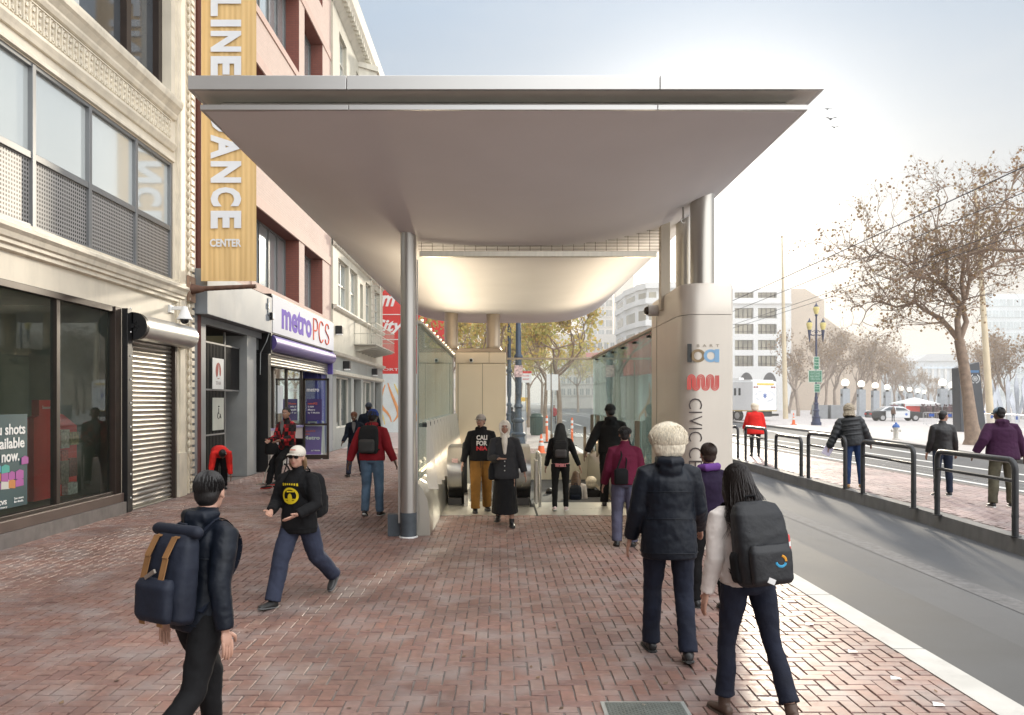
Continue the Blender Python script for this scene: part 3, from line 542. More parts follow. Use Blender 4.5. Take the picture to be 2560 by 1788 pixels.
# banner on its poles
bn = thing('banner', (-5.8, 17.4, 4.5), 'tall yellow dance center banner hanging from the facade over the grey entrance', 'banner')
yb = 17.42; BX0, BX1 = P(503, 700, yb).x, P(641, 700, yb).x; zb = P(0, 703, yb).z
ym = M('amber banner cloth', (.72, .49, .22), .7, 0, .10, 1.0, .10, 8, stretch=(10, 1, .35))
m = MB(); nx = 60
rs = [[(BX0+(BX1-BX0)*k/nx, yb+.003*math.sin(k*1.1)+.006*math.sin(k*.37+zq), zq) for k in range(nx+1)] for zq in (zb, zb+.42, zb+.44, 7, 9, 13)]
for j in range(5):
    for k in range(nx): m.quad(rs[j][k], rs[j][k+1], rs[j+1][k+1], rs[j+1][k])
m.build('cloth', ym, bn)
ltm = M('banner lettering white', (.74, .76, .80), .6, 0, .04)
def bletter(ch, p0, p1):      # one rotated letter between photo rows p0 and p1, columns 527..604
    s_ = P(0, p1, yb).z; e_ = P(0, p0, yb).z; a_ = P(528, 0, yb).x; b_ = P(604, 0, yb).x
    t_ = rotcw(fit(text(ch, 1, bold=.045), e_-s_, b_-a_)); t_.v = [(a_+p[0], yb-.03+p[1], e_+p[2]) for p in t_.v]; return t_
for ch, p0, p1 in (('L', -8, 42), ('I', 51, 68), ('N', 79, 131), ('E', 142, 190), ('S', 202, 254), ('D', 278, 333), ('A', 338, 398), ('N', 404, 458), ('C', 469, 517), ('E', 528, 572)): bletter(ch, p0, p1).build('lettering', ltm, bn)
t_ = fit(text('CENTER', 1, bold=.03), P(604, 0, yb).x-P(526, 0, yb).x, P(0, 598, yb).z-P(0, 618, yb).z); q = P(526, 618, yb); t_.v = [(p[0]+q.x, yb-.03+p[1], p[2]+q.z) for p in t_.v]; t_.build('lettering', ltm, bn)
bp_ = thing('banner_pole', (FX, 17.35, 4.3), 'rusty pole and bolted wall plate holding the foot of the yellow banner', 'banner pole')
rust = M('rusty iron', (.13, .07, .05), .8, .2, .4, 9, .2, 60)
MB().box(FX+.05, FX+.09, 17.1, 17.5, 4.08, 4.62).build('wall_plate', M('rusty plate', (.30, .20, .14), .8, .2, .35, 5, .2, 60), bp_)
MB().cyl((FX+.07, 17.3, 4.35), (P(640, 716, 17.3).x, 17.3, P(640, 716, 17.3).z), .055, .045, n=12).cyl((FX+.07, 17.3, 4.35), (FX+.35, 17.3, 4.355), .12, .055, n=12).build('arm', rust, bp_, smooth=True)
# ---- phone shop
Xs = -6.36
PS = thing('shop_sign', (Xs, 27, 3.9), 'white lightbox sign in purple and orange letters over the phone shop', 'shop sign')
MB().box(Xb, Xs-.02, 22.68, 31.1, 3.86, 4.98).build('box', blackm, PS, bevel=.01)
MB().box(Xs-.02, Xs, 22.74, 31.05, 3.90, 4.94).build('face', M('lightbox face', (.72, .72, .74), .85, 0, .02, 1), PS)
pur = M('sign purple', (.16, .09, .45), .85); org = M('sign orange red', (.70, .14, .08), .85)
onfacade(fit(text('metro', 1, bold=.035), 3.75, .74), Xs+.004, 23.65, 4.08).build('lettering', pur, PS)
def outline_text(ch, y0, wd, z0, h):
    pass
for (ch, y0, wd) in (('P', 27.65, .62), ('C', 28.42, .85), ('S', 29.45, .72)):
    if ch == 'P': pts = [(0, 0), (0, 1), (.6, 1), (.92, .88), (.95, .72), (.9, .56), (.6, .46), (.05, .45)]
    elif ch == 'C': pts = [(.5+.45*math.cos(a), .5+.5*math.sin(a)) for a in np.linspace(.75, 5.5, 16)]
    else: pts = [(.9, .80), (.75, .96), (.45, 1.0), (.15, .88), (.10, .68), (.35, .55), (.7, .45), (.92, .28), (.82, .08), (.5, .0), (.2, .04), (.06, .2)]
    MB().tube([(Xs+.012, y0+p[0]*wd, 4.06+p[1]*.74) for p in pts], .026, 5).build('lettering', org, PS)
SH = thing('rolled_shutter', (Xb, 27, 3), 'half raised grey shutter under a purple roller housing at the phone shop', 'roller shutter')
MB().cyl((Xs-.12, 22.75, 3.62), (Xs-.12, 31.0, 3.62), .23, n=24).build('housing', M('purple roller housing', (.10, .075, .26), .5, .5, .08, 1), SH, smooth=True)
MB().box(Xb-.1, Xs-.02, 22.62, 22.76, 3.30, 3.87).box(Xb-.08, Xs-.1, 22.62, 22.9, 0, 3.3).build('guide_rail', blackm, SH, bevel=.01)
MB().box(Xb-.1, Xs-.02, 30.9, 31.05, 3.0, 3.87).build('guide_rail', M('purple paint', (.09, .06, .30), .5), SH)
m = MB(); z = 2.98
while z < 3.36: m.rings([[(Xs-.22+.03*math.sin(math.pi*k/4), yq, z+.085*k/4) for k in range(5)]+[(Xs-.25, yq, z+.085), (Xs-.25, yq, z)] for yq in (22.9, 30.9)]); z += .085
m.build('slats', M('dull grey slat', (.30, .29, .26), .45, .6, .15, 2), SH, smooth=True)
m = MB().box(Xb-.02, Xb+.02, 22.9, 27.6, .0, 1.10)
m.build('tiled_stall_riser', M('beige stall riser tile', (.46, .40, .37), .5, 0, .05, 1, grime=.15), B2)
MB().box(Xb-.04, Xb+.05, 22.9, 27.6, 1.10, 1.17).build('sill', M('lavender sill', (.22, .19, .35), .5), B2)
m = MB().quad((Xb-3, 22.9, 0), (Xb-3, 32, 0), (Xb-3, 32, 3.5), (Xb-3, 22.9, 3.5)).quad((Xb-3, 22.9, 3.45), (Xb, 22.9, 3.45), (Xb, 32, 3.45), (Xb-3, 32, 3.45)).quad((Xb-3, 22.7, 0), (Xb, 22.7, 0), (Xb, 22.7, 4), (Xb-3, 22.7, 4)).quad((Xb-3, 22.7, .02), (Xb, 22.7, .02), (Xb, 32, .02), (Xb-3, 32, .02))
m.build('shop_interior', M('beige shop interior', (.42, .38, .22), .8, 0, .15, .6), B2)
MB().box(Xb-2.2, Xb-.1, 30.3, 30.5, 0, 3.4).box(Xb-.4, Xb+.02, 30.5, 31.2, 0, 3.4).build('blue_wall', M('deep blue wall', (.035, .04, .22), .6), B2)
m = MB()
for y in (24.1, 25.6, 27.55): m.box(Xb-.05, Xb+.03, y-.07, y+.07, 1.17, 3.4)
m.build('window_frame', bronze, B2)
MB().quad((Xb-.01, 22.9, 1.17), (Xb-.01, 27.55, 1.17), (Xb-.01, 27.55, 3.35), (Xb-.01, 22.9, 3.35)).build('shop_window', wglass, B2)
m = MB().box(Xb-.5, FX+.0, 31.2, 32.28, 0, 3.5).box(Xb-.5, FX-.02, 31.2, 32.28, 3.5, 4.85).box(Xb-.5, Xb, 22.6, 31.2, 3.4, 4.86); m.build('pier', M('end pier grey', (.24, .25, .26), .6, 0, .1), B2)
def mposter(y0, y1, z0, z1, col, label, words=()):
    o = thing('poster', (Xb+.0, y0, z0), label, 'poster'); MB().box(Xb+.002, Xb+.010, y0, y1, z0, z1).build('sheet', M('poster '+label[:14], col, .5, 0, .15, 2), o)
    for s_, a, c, w_, h_ in words: onfacade(fit(text(s_, .1, bold=.02), w_, h_), Xb+.013, a, c).build('lettering', whitem, o)
mposter(22.95, 23.75, 1.45, 2.6, (.07, .05, .16), 'dark purple free phone poster in the shop window corner', (('4 FREE', 23.0, 2.38, .7, .14),))
mposter(24.55, 25.15, 1.6, 2.45, (.60, .64, .66), 'pale blue notice in the middle of the phone shop window')
# open shop door with poster, framed display beside it
dr = thing('shop_door', (Xb+.1, 27.7, 0), 'open glass shop door in a dark frame with a purple poster', 'door')
MB().box(Xb+.02, Xb+.9, 27.66, 27.7, .0, .15).box(Xb+.02, Xb+.09, 27.66, 27.72, .15, 2.75).box(Xb+.83, Xb+.9, 27.66, 27.72, .15, 2.75).box(Xb+.02, Xb+.9, 27.66, 27.72, 2.68, 2.75).box(Xb+.09, Xb+.83, 27.66, 27.71, 1.15, 1.22).build('frame', bronze, dr)
MB().quad((Xb+.09, 27.69, .15), (Xb+.83, 27.69, .15), (Xb+.83, 27.69, 2.68), (Xb+.09, 27.69, 2.68)).build('pane', wglass, dr)
MB().box(Xb+.15, Xb+.66, 27.655, 27.665, 1.32, 2.05).build('poster_sheet', M('violet print', (.05, .03, .13), .5), dr)
for s_, w_, z, mt in (('metroPCS', .32, 1.86, org), ('is now', .2, 1.76, whitem), ('Metro', .24, 1.65, whitem), ('by T-Mobile', .4, 1.54, whitem)):
    b = fit(text(s_, .1, bold=.02), w_, .07); b.v = [(p[0]+Xb+.19, 27.65+p[1], p[2]+z) for p in b.v]; b.build('lettering', mt, dr)
b = fit(text('metro', .1, bold=.02), .42, .12); b.v = [(p[0]+Xb+.15, 27.655+p[1], p[2]+2.3) for p in b.v]; b.build('lettering', whitem, dr)
# pavement A-board
ab = thing('sandwich_board', G(781, 1147), 'white framed purple sandwich board on the pavement by the phone shop', 'sandwich board', rz=0)
p = ab.location; wd, hh = .40, 1.28; fl = MB()
def lean(mb, sgn):
    mb.v = [(q[0], q[1]*1+sgn*(hh-q[2])*.16, q[2]) for q in mb.v]; return mb
for sgn in (-1, 1):
    m = MB().box(-wd, -wd+.06, -.015, .015, 0, hh).box(wd-.06, wd, -.015, .015, 0, hh).box(-wd+.06, wd-.06, -.015, .015, .1, .16).box(-wd+.06, wd-.06, -.015, .015, hh-.16, hh-.08).box(-.15, -.09, -.015, .015, hh-.08, hh).box(.09, .15, -.015, .015, hh-.08, hh).box(-.09, .09, -.015, .015, hh-.04, hh)
    o = lean(m, sgn).build('frame', whitem, ab, local=True)
o = lean(MB().box(-wd+.06, wd-.06, -.02, -.012, .16, hh-.16), -1).build('panel', M('purple board', (.17, .10, .36), .5), ab, local=True)
for s_, w_, z, mt, x in (('metroPCS', .4, .92, org, -.28), ('is now', .22, .82, org, -.28), ('Metro', .56, .66, whitem, -.28), ('by T-Mobile', .3, .26, whitem, 0)):
    b = fit(text(s_, .1, bold=.03), w_, .13 if s_ == 'Metro' else .06); b.v = [(q[0]+x, -.028+q[1], q[2]+z) for q in b.v]; lean(b, -1).build('lettering', mt, ab, local=True)
# wall flood light with conduit by the sign
fl = thing('flood_light', (FX+.34, 22.5, 4.3), 'small flood light and conduit on the black end of the shop sign', 'wall light')
MB().box(FX+.24, FX+.38, 22.38, 22.52, 4.22, 4.42).build('housing', blackm, fl, bevel=.01); MB().box(FX+.38, FX+.40, 22.39, 22.51, 4.25, 4.40).build('lens', whitem, fl)
MB().tube([(FX+.26, 22.5, 4.2), (FX+.28, 22.45, 3.9), (FX+.2, 22.4, 3.6), (FX+.05, 22.38, 3.3), (FX+.04, 22.38, 2.7)], .014, 6).tube([(FX+.31, 22.2, 4.78), (FX+.31, 22.2, 4.35), (FX+.31, 22.4, 4.3)], .014, 6).box(FX+.30, FX+.34, 22.15, 22.25, 4.5, 4.65).build('conduit', M('grey conduit', (.3, .32, .33), .4, .6), fl)
# ================================================================== CREAM BUILDING WITH FIRE ESCAPE
B3 = thing('corner_building', (FX, 39, 0), 'old cream building with bay windows, shopfront and iron fire escape', 'building')
yA, yB = 32.32, 46.0; stucco = M('cream stucco', (.52, .49, .40), .7, 0, .08, 1.2, .08, 50, grime=.3); st2 = M('cream trim', (.58, .55, .46), .6, 0, .1, 2, grime=.4)
ops = [(33.4, 35.7, 5.9, 7.9), (36.0, 37.9, 5.9, 7.9), (38.6, 39.4, 5.9, 7.6), (40.2, 42.0, 5.9, 7.9), (43, 45, 5.9, 7.9)]
for z0 in (9.4, 12.4, 15.4): ops += [(33.6, 35.2, z0, z0+1.9), (37.6, 38.6, z0, z0+1.9), (41.4, 42.6, z0, z0+1.9)]
sh = [(33.0, 36.3, .85, 3.0), (37.0, 38.9, 0, 3.0), (39.5, 42.7, .85, 3.0), (43.2, 45.4, 0, 3.0)]
wl = MB(); facade_wall(wl, yA, yB, 3.9, 19, ops, FX, .25); wl.quad((FX, yB, 0), (-16, yB, 0), (-16, yB, 19), (FX, yB, 19)).quad((FX, yA, 3.9), (-16, yA, 3.9), (-16, yA, 19), (FX, yA, 19)).quad((FX, yA, 19), (FX, yB, 19), (-16, yB, 19), (-16, yA, 19)); wl.build('wall', stucco, B3)
wl = MB(); facade_wall(wl, yA, yB, 0, 3.9, sh, FX, .3); wl.build('shopfront', M('grey green shopfront', (.26, .27, .25), .6, 0, .1, 1, grime=.3), B3)
m = MB()
mould(m, [(.02, 5.66), (.1, 5.7), (.16, 5.78), (.16, 5.84), (.02, 5.86)], yA, yB); mould(m, [(.02, 8.2), (.08, 8.25), (.1, 8.4), (.22, 8.5), (.25, 8.62), (.02, 8.66)], yA, yB)
mould(m, [(.02, 3.05), (.1, 3.08), (.12, 3.2), (.02, 3.24)], yA, yB); mould(m, [(.02, 3.8), (.14, 3.84), (.2, 3.95), (.02, 4.0)], yA, yB); mould(m, [(.02, 17.9), (.3, 18.2), (.55, 18.5), (.65, 18.9), (.02, 19.1)], yA, yB)
y = yA+.1
while y < yB: m.box(FX, FX+.16, y, y+.12, 8.28, 8.48).box(FX, FX+.45, y, y+.16, 18.15, 18.4); y += .42
m.build('cornice', st2, B3)
fw = M('cream window frame', (.58, .55, .48), .5); gg = M('pale office glass', (.42, .48, .47), .1, .35, .2, .7)
for k, (a, b, c, d) in enumerate(ops+[sh[0], sh[2]]):
    f = MB().quad((FX-.2, a, c), (FX-.2, b, c), (FX-.2, b, d), (FX-.2, a, d)).build('window', gg if k < len(ops) else wglass, B3)
    m = MB().box(FX-.22, FX-.14, a, a+.07, c, d).box(FX-.22, FX-.14, b-.07, b, c, d).box(FX-.22, FX-.14, (a+b)/2-.04, (a+b)/2+.04, c, d).box(FX-.22, FX-.14, a, b, c, c+.07).box(FX-.22, FX-.14, a, b, d-.07, d)
    if k < len(ops): m.box(FX-.21, FX-.15, a, b, (c+d)/2-.03, (c+d)/2+.03)
    m.build('frame', fw, f)
MB().quad((FX-1.8, yA, 0), (FX-1.8, yB, 0), (FX-1.8, yB, 3.2), (FX-1.8, yA, 3.2)).quad((FX-1.8, yA, 3.1), (FX-.3, yA, 3.1), (FX-.3, yB, 3.1), (FX-1.8, yB, 3.1)).build('interior', M('dark shop inside', (.05, .05, .05), .8, 0, .4, 1), B3)
MB().box(FX-.9, FX-.85, 37.0, 38.9, 0, 3.0).box(FX-.9, FX-.85, 43.2, 45.4, 0, 3.0).build('door', M('dark door', (.03, .03, .035), .5), B3)
for y in (39.7, 44.0):       # bay windows on the upper floors
    m = MB().prism([(FX, y-1.5), (FX+.75, y-.9), (FX+.75, y+.9), (FX, y+1.5)], 'z', 9.0, 18.0)
    for z in (8.9, 11.6, 14.6, 17.7): m.prism([(FX, y-1.62), (FX+.85, y-.97), (FX+.85, y+.97), (FX, y+1.62)], 'z', z, z+.25)
    bb = m.build('bay', st2, B3); m = MB()
    for z in (9.5, 12.3, 15.3): m.quad((FX+.753, y-.7, z), (FX+.753, y+.7, z), (FX+.753, y+.7, z+1.9), (FX+.753, y-.7, z+1.9)).quad((FX+.17, y-1.372, z), (FX+.62, y-1.012, z), (FX+.62, y-1.012, z+1.9), (FX+.17, y-1.372, z+1.9))
    m.build('bay_window', gg, bb)
fe = thing('fire_escape', (FX+.5, 39.5, 4.6), 'cream iron fire escape balcony and ladders on the cream building', 'fire escape'); ir = M('cream painted iron', (.42, .40, .34), .6, 0, .15)
def balcony(y0, y1, z, dep=1.0):
    m = MB().box(FX, FX+dep, y0, y1, z, z+.05)
    y = y0+.3
    while y < y1: m.prism([(FX, z-.02), (FX+dep, z-.02), (FX+dep, z-.09), (FX, z-.30)], 'y', y, y+.05); y += .9
    m.build('platform', ir, fe)
    m = MB()
    for h in (.5, 1.0): m.box(FX+dep-.03, FX+dep, y0, y1, z+h, z+h+.03).box(FX, FX+dep, y0, y0+.03, z+h, z+h+.03).box(FX, FX+dep, y1-.03, y1, z+h, z+h+.03)
    y = y0
    while y < y1: m.box(FX+dep-.02, FX+dep, y, y+.02, z, z+1); y += .42
    for k in range(4): m.box(FX+k*.3, FX+k*.3+.02, y0, y0+.02, z, z+1)
    m.build('railing', ir, fe)
balcony(37.0, 43.5, 4.55); balcony(37.5, 43.5, 8.75)
m = MB()
for x in (0, .42): m.box(FX+.45+x, FX+.49+x, 39.0, 39.05, 4.6, 9.2)
z = 4.8
while z < 9: m.box(FX+.45, FX+.9, 39.0, 39.03, z, z+.03); z += .3
m.build('ladder', ir, fe)
# two wall lamps
for y, lb_ in ((34.5, 'dark box lamp above the first shopfront window of the cream building'), (42.2, 'dark box lamp near the far door of the cream building'), (32.9, 'small black lamp high on the cream wall beside the white lightbox sign')):
    z = 3.4 if y > 33 else 4.75
    o = thing('wall_lamp', (FX+.1, y, z), lb_, 'wall lamp'); MB().box(FX, FX+.28, y-.14, y+.14, z-.05, z+.28).build('housing', blackm, o, bevel=.02); MB().box(FX+.05, FX+.27, y-.13, y+.13, z-.09, z-.05).build('lens', whitem, o)
# ================================================================== RED SIGN WALL WITH MURAL
B4 = thing('red_sign_wall', (-6.5, 52, 0), 'red painted wall with white script lettering above a pastel mural', 'painted wall')
MB().box(-16, -3.6, 52, 56, 3.75, 10.5).build('sign_field', M('sign red', (.62, .035, .03), .55, 0, .06, 1), B4)
mur = M('pastel mural', (.66, .72, .72), .7, 0, .1, .8)
MB().box(-16, -4.6, 52, 56, 0, 3.75).build('mural', mur, B4)
orm = M('mural orange', (.75, .33, .12), .7, 0, .15); yem = M('mural yellow', (.75, .6, .2), .7)
rnd = random.Random(2)
for k in range(9):
    x = -7.7+k*.42; m = MB(); a0 = rnd.random()*2; pts = [(x+.35*math.sin(a0+t*2.2), 51.985-.001*k, .5+t*1.3+.2*math.sin(t*3+k)) for t in np.linspace(0, 1.9, 9)]
    m.tube(pts, [.03+.07*math.sin(3.1*q/8) for q in range(9)], 5); m.v = [(p[0], 51.985+(p[1]-51.985)*.1, p[2]) for p in m.v]; m.build('painted_stroke', orm if k % 3 else yem, B4)
def ontowall(b, x, z, y=51.99): b.v = [(p[0]+x, y+p[1], p[2]+z) for p in b.v]; return b
ontowall(fit(text('City', 1, bold=.03, shear=.35), 2.1, 1.0), -8.25, 6.25).build('lettering', whitem, B4)
ontowall(fit(text('Gym', 1, bold=.03, shear=.35), 2.2, 1.35), -8.9, 7.75).build('lettering', whitem, B4)
ontowall(fit(text('COMFORT', 1, bold=.0), 2.4, .16), -8.9, 3.95).build('lettering', whitem, B4)
MB().box(-12, -5.2, 51.97, 52, 7.52, 7.57).box(-12, -5.2, 51.97, 52, 5.92, 5.97).build('rule_line', whitem, B4)
# ================================================================== ROW BEYOND, SEEN OVER THE WALL AND THROUGH GLASS
def office(name, label, x0, x1, y0, y1, z1, wallm, rows, cols, zb, fh, gm, face='y', group=None, ww=.62, wh_=.55):
    o = thing(name, ((x0+x1)/2, y0, 0), label, 'building', group)
    MB().box(x0, x1, y0, y1, 0, z1).build('wall', wallm, o)
    m = MB(); fr = MB(); L_ = (x1-x0) if face == 'y' else (y1-y0)
    for r in range(rows):
        for c in range(cols):
            a = (c+.5-ww/2)*L_/cols; b = (c+.5+ww/2)*L_/cols; z = zb+r*fh
            if face == 'y': m.quad((x0+a, y0-.05, z), (x0+b, y0-.05, z), (x0+b, y0-.05, z+fh*wh_), (x0+a, y0-.05, z+fh*wh_)); fr.box(x0+(a+b)/2-.06, x0+(a+b)/2+.06, y0-.10, y0-.04, z, z+fh*wh_).box(x0+a-.1, x0+b+.1, y0-.35, y0-.0, z-.25, z-.1)
            else: m.quad((x1+.05, y0+a, z), (x1+.05, y0+b, z), (x1+.05, y0+b, z+fh*wh_), (x1+.05, y0+a, z+fh*wh_)); fr.box(x1+.0, x1+.3, y0+a-.1, y0+b+.1, z-.25, z-.1)
    m.build('window_rows', gm, o); fr.build('sills', wallm, o); return o
hz1 = M('hazy pale stone', (.62, .59, .54), .8, 0, .06, .2); hz2 = M('hazy tan stone', (.50, .43, .36), .8, 0, .08, .2); hz3 = M('hazy blue grey', (.55, .60, .64), .8, 0, .06, .1); hzg = M('hazy window glass', (.30, .32, .31), .15, .2, .35, .35)  # far stone and glass colours lightened to stand in for haze
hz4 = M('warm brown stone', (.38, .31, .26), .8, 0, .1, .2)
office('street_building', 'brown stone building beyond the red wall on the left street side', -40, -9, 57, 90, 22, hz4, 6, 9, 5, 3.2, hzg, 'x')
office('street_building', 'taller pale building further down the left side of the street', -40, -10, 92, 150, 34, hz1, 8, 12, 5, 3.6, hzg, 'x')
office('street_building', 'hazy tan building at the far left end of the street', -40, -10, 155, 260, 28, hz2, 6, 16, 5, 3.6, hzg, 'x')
pw = M('white precast concrete', (.74, .74, .72), .7, 0, .05, .3)
# white block with deep window bays right of the pylon
WB = thing('office_block', (58, 180, 0), 'white concrete office block with arches and five rows of wide windows', 'building'); D = 180
def PX(x): return (x-CX)*D/F
def PZ(y): return H-(y-CY)*D/F
x0, x1 = PX(1700), PX(1978)
rows = [(731, 745), (770, 796), (810, 835), (850, 875), (889, 916)]; colx = [(1722, 1766), (1780, 1824), (1837, 1884), (1895, 1942)]
ops = [(PX(a), PX(b), PZ(d), PZ(c)) for a, b in colx for c, d in rows]
def front_wall(mb, x0, x1, z0, z1, ops, Y, depth):
    X = sorted({x0, x1} | {v for o in ops for v in o[:2]}); Z = sorted({z0, z1} | {v for o in ops for v in o[2:]})
    for a, b in zip(X, X[1:]):
        for c, d in zip(Z, Z[1:]):
            if any(o[0] < (a+b)/2 < o[1] and o[2] < (c+d)/2 < o[3] for o in ops): continue
            mb.quad((a, Y, c), (b, Y, c), (b, Y, d), (a, Y, d))
    for a, b, c, d in ops:
        y = Y+depth; mb.quad((a, Y, c), (a, y, c), (a, y, d), (a, Y, d)).quad((b, Y, c), (b, y, c), (b, y, d), (b, Y, d)).quad((a, Y, c), (b, Y, c), (b, y, c), (a, y, c)).quad((a, Y, d), (b, Y, d), (b, y, d), (a, y, d))
    return mb
wl = front_wall(MB(), x0, x1, 0, PZ(722), ops, D, 1.0); wl.box(x0, x1, D+1.4, D+40, 0, PZ(722)); wl.quad((x0, D, PZ(722)), (x1, D, PZ(722)), (x1, D+2, PZ(722)), (x0, D+2, PZ(722))); wl.build('wall', pw, WB)
og = M('warm office glass', (.30, .27, .20), .12, .2, .5, .25)
for a, b, c, d in ops:
    f = MB().quad((a, D+.9, c), (b, D+.9, c), (b, D+.9, d), (a, D+.9, d)).build('window', og, WB)
    m = MB().box(a, b, D+.75, D+.9, c+.5, c+.62)
    for k in (1, 2, 3): x = a+(b-a)*k/4; m.box(x-.06, x+.06, D+.7, D+.9, c, d)
    m.build('frame', bronze, f)
MB().box(x0, x1, D-.5, D-.01, PZ(758)-.15, PZ(758)+.2).build('ledge', pw, WB)
m = MB()
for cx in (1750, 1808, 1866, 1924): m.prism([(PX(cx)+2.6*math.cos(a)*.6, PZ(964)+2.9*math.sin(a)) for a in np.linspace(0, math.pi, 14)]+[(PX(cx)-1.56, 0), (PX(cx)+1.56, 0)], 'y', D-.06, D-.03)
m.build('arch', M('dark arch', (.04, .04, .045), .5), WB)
TB = thing('stepped_building', (75, 185, 0), 'beige windowless building stepping down behind the bare plaza trees', 'building')
m = MB(); D = 190
def PX(x): return (x-CX)*D/F
def PZ(y): return H-(y-CY)*D/F
m.prism([(PX(1955), 0), (PX(1955), PZ(722)), (PX(2012), PZ(722)), (PX(2061), PZ(752)), (PX(2061), PZ(793)), (PX(2098), PZ(820)), (PX(2203), PZ(867)), (PX(2203), 0)], 'y', D, D+60); m.build('wall', M('plain beige stone', (.56, .46, .36), .8, 0, .07, .2), TB)  # walls in one even beige
# building with the rounded corner, behind the pylon
CB = thing('curved_building', (34, 200, 0), 'white building with a rounded corner seen between canopy and pylon', 'building'); D = 175
def PX(x): return (x-CX)*D/F
def PZ(y): return H-(y-CY)*D/F
pth = [(PX(1583), D+26), (PX(1586), D+14), (PX(1600), D+4), (PX(1618), D), (PX(1695), D-1)]
m = MB(); g_ = MB(); top = PZ(712)
lv = [0, PZ(860), PZ(838), PZ(808), PZ(785), PZ(752), PZ(728), PZ(712)]
for (a, b) in zip(pth, pth[1:]): m.quad((a[0], a[1], 0), (b[0], b[1], 0), (b[0], b[1], top), (a[0], a[1], top))
for zc in (PZ(722), PZ(760), PZ(815), PZ(865)):
    for (a, b) in zip(pth, pth[1:]): m.quad((a[0], a[1], zc), (b[0], b[1], zc), (b[0], b[1]-.8, zc+.0), (a[0]-.5, a[1]-.8, zc)).quad((a[0]-.5, a[1]-.8, zc), (b[0], b[1]-.8, zc), (b[0], b[1]-.8, zc+1.2), (a[0]-.5, a[1]-.8, zc+1.2)).quad((a[0]-.5, a[1]-.8, zc+1.2), (b[0], b[1]-.8, zc+1.2), (b[0], b[1], zc+1.2), (a[0], a[1], zc+1.2))
m.quad(*[(p[0], p[1], top) for p in pth]); m.build('wall', pw, CB)
for zl, zh in ((PZ(750), PZ(731)), (PZ(800), PZ(775)), (PZ(852), PZ(828))):
    for (a, b) in zip(pth, pth[1:]):
        nseg = 3 if b[0]-a[0] > 4 else 1
        for k in range(nseg):
            t0, t1 = (k+.15)/nseg, (k+.85)/nseg; q0 = (a[0]+(b[0]-a[0])*t0, a[1]+(b[1]-a[1])*t0-.1); q1 = (a[0]+(b[0]-a[0])*t1, a[1]+(b[1]-a[1])*t1-.1)
            g_.quad((q0[0], q0[1], zl), (q1[0], q1[1], zl), (q1[0], q1[1], zh), (q0[0], q0[1], zh))
g_.build('window_rows', og, CB)
office('tower', 'pale grid-fronted high rise seen past the right edge of the canopy belly', (1455-CX)*300/F, (1532-CX)*300/F, 300, 303, 66, M('white tower grid', (.72, .70, .66), .8, 0, .04, .2), 16, 4, 4, 3.7, M('pale tower glass', (.38, .40, .40), .15, .2, .3, .2), ww=.8, wh_=.62)
office('tower', 'plain slim cream tower slab next to the grid-fronted high rise', (1538-CX)*290/F, (1583-CX)*290/F, 290, 292, 90, M('cream slab', (.70, .64, .55), .8, 0, .04, .2), 1, 1, 4, 3.7, hzg)
office('department_store', 'long low building with a red sign band at the end of the street', (1385-CX)*240/F, (1600-CX)*240/F, 240, 243, 22, hz1, 5, 14, 4, 3.4, hzg)
MB().box((1425-CX)*238/F, (1500-CX)*238/F, 238, 238.5, H+(CY-893)*238/F, H+(CY-882)*238/F).build('red_sign', M('pink red sign', (.6, .2, .18), .7), label='long faded red sign on the low building at the end of the street', cat='sign')
# civic buildings over the plaza, their pale colours carrying the haze
CH = thing('civic_hall', (170, 330, 0), 'hazy blue grey civic building with a pitched roof beyond the plaza lamps', 'building'); D = 330
def PX(x): return (x-CX)*D/F
def PZ(y): return H-(y-CY)*D/F
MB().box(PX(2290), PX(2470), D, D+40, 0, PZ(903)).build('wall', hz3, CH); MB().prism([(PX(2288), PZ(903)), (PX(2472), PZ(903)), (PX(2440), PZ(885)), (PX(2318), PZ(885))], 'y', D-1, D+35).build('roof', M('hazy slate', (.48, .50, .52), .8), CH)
m = MB(); x = PX(2296)
while x < PX(2465): m.box(x, x+.8, D-.6, D, 4, PZ(915)); x += 2.6
m.build('columns', M('pale column stone', (.68, .68, .66), .8), CH)
MB().box(PX(2290), PX(2470), D-.8, D, PZ(922), PZ(917)).build('cornice', M('pale blue band', (.55, .66, .76), .7), CH)
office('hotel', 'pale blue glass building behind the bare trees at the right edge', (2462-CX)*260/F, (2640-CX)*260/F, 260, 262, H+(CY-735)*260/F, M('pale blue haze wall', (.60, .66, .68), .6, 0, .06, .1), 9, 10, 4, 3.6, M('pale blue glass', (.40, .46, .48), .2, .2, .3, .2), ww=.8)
# ================================================================== STATION ENTRANCE CANOPY
ZC0, ZC1, XL, XR, EDGE = 8.2, 25.0, -3.03, 3.11, 2.95+H
XC, HW = (XL+XR)/2, (XR-XL)/2
def sstep(t): t = max(0, min(1, t)); return t*t*(3-2*t)
def hull(x, y):
    u = min(1, abs((x-XC-.15*(1-abs((x-XC)/HW)))/HW)); t = (y-ZC0)/(ZC1-ZC0)
    d = .71*sstep((y-ZC0)/4.6)**.85; d -= .19*sstep((y-17)/8.0)
    p = 2.3+2.0*t
    return EDGE-d*(1-u**p)
CN = thing('canopy', (0, 12, 4.2), 'long metal station entrance canopy with a boat-shaped belly over the pavement', 'canopy')
m = MB(); nu, nv = 48, 60
g_ = [[(XL+(XR-XL)*i/nu, ZC0+(ZC1-ZC0)*j/nv) for i in range(nu+1)] for j in range(nv+1)]
for r in g_:
    for q in r: m.v.append((q[0], q[1], hull(*q)))
for j in range(nv):
    for i in range(nu): k = j*(nu+1)+i; m.f.append((k, k+1, k+nu+2, k+nu+1))
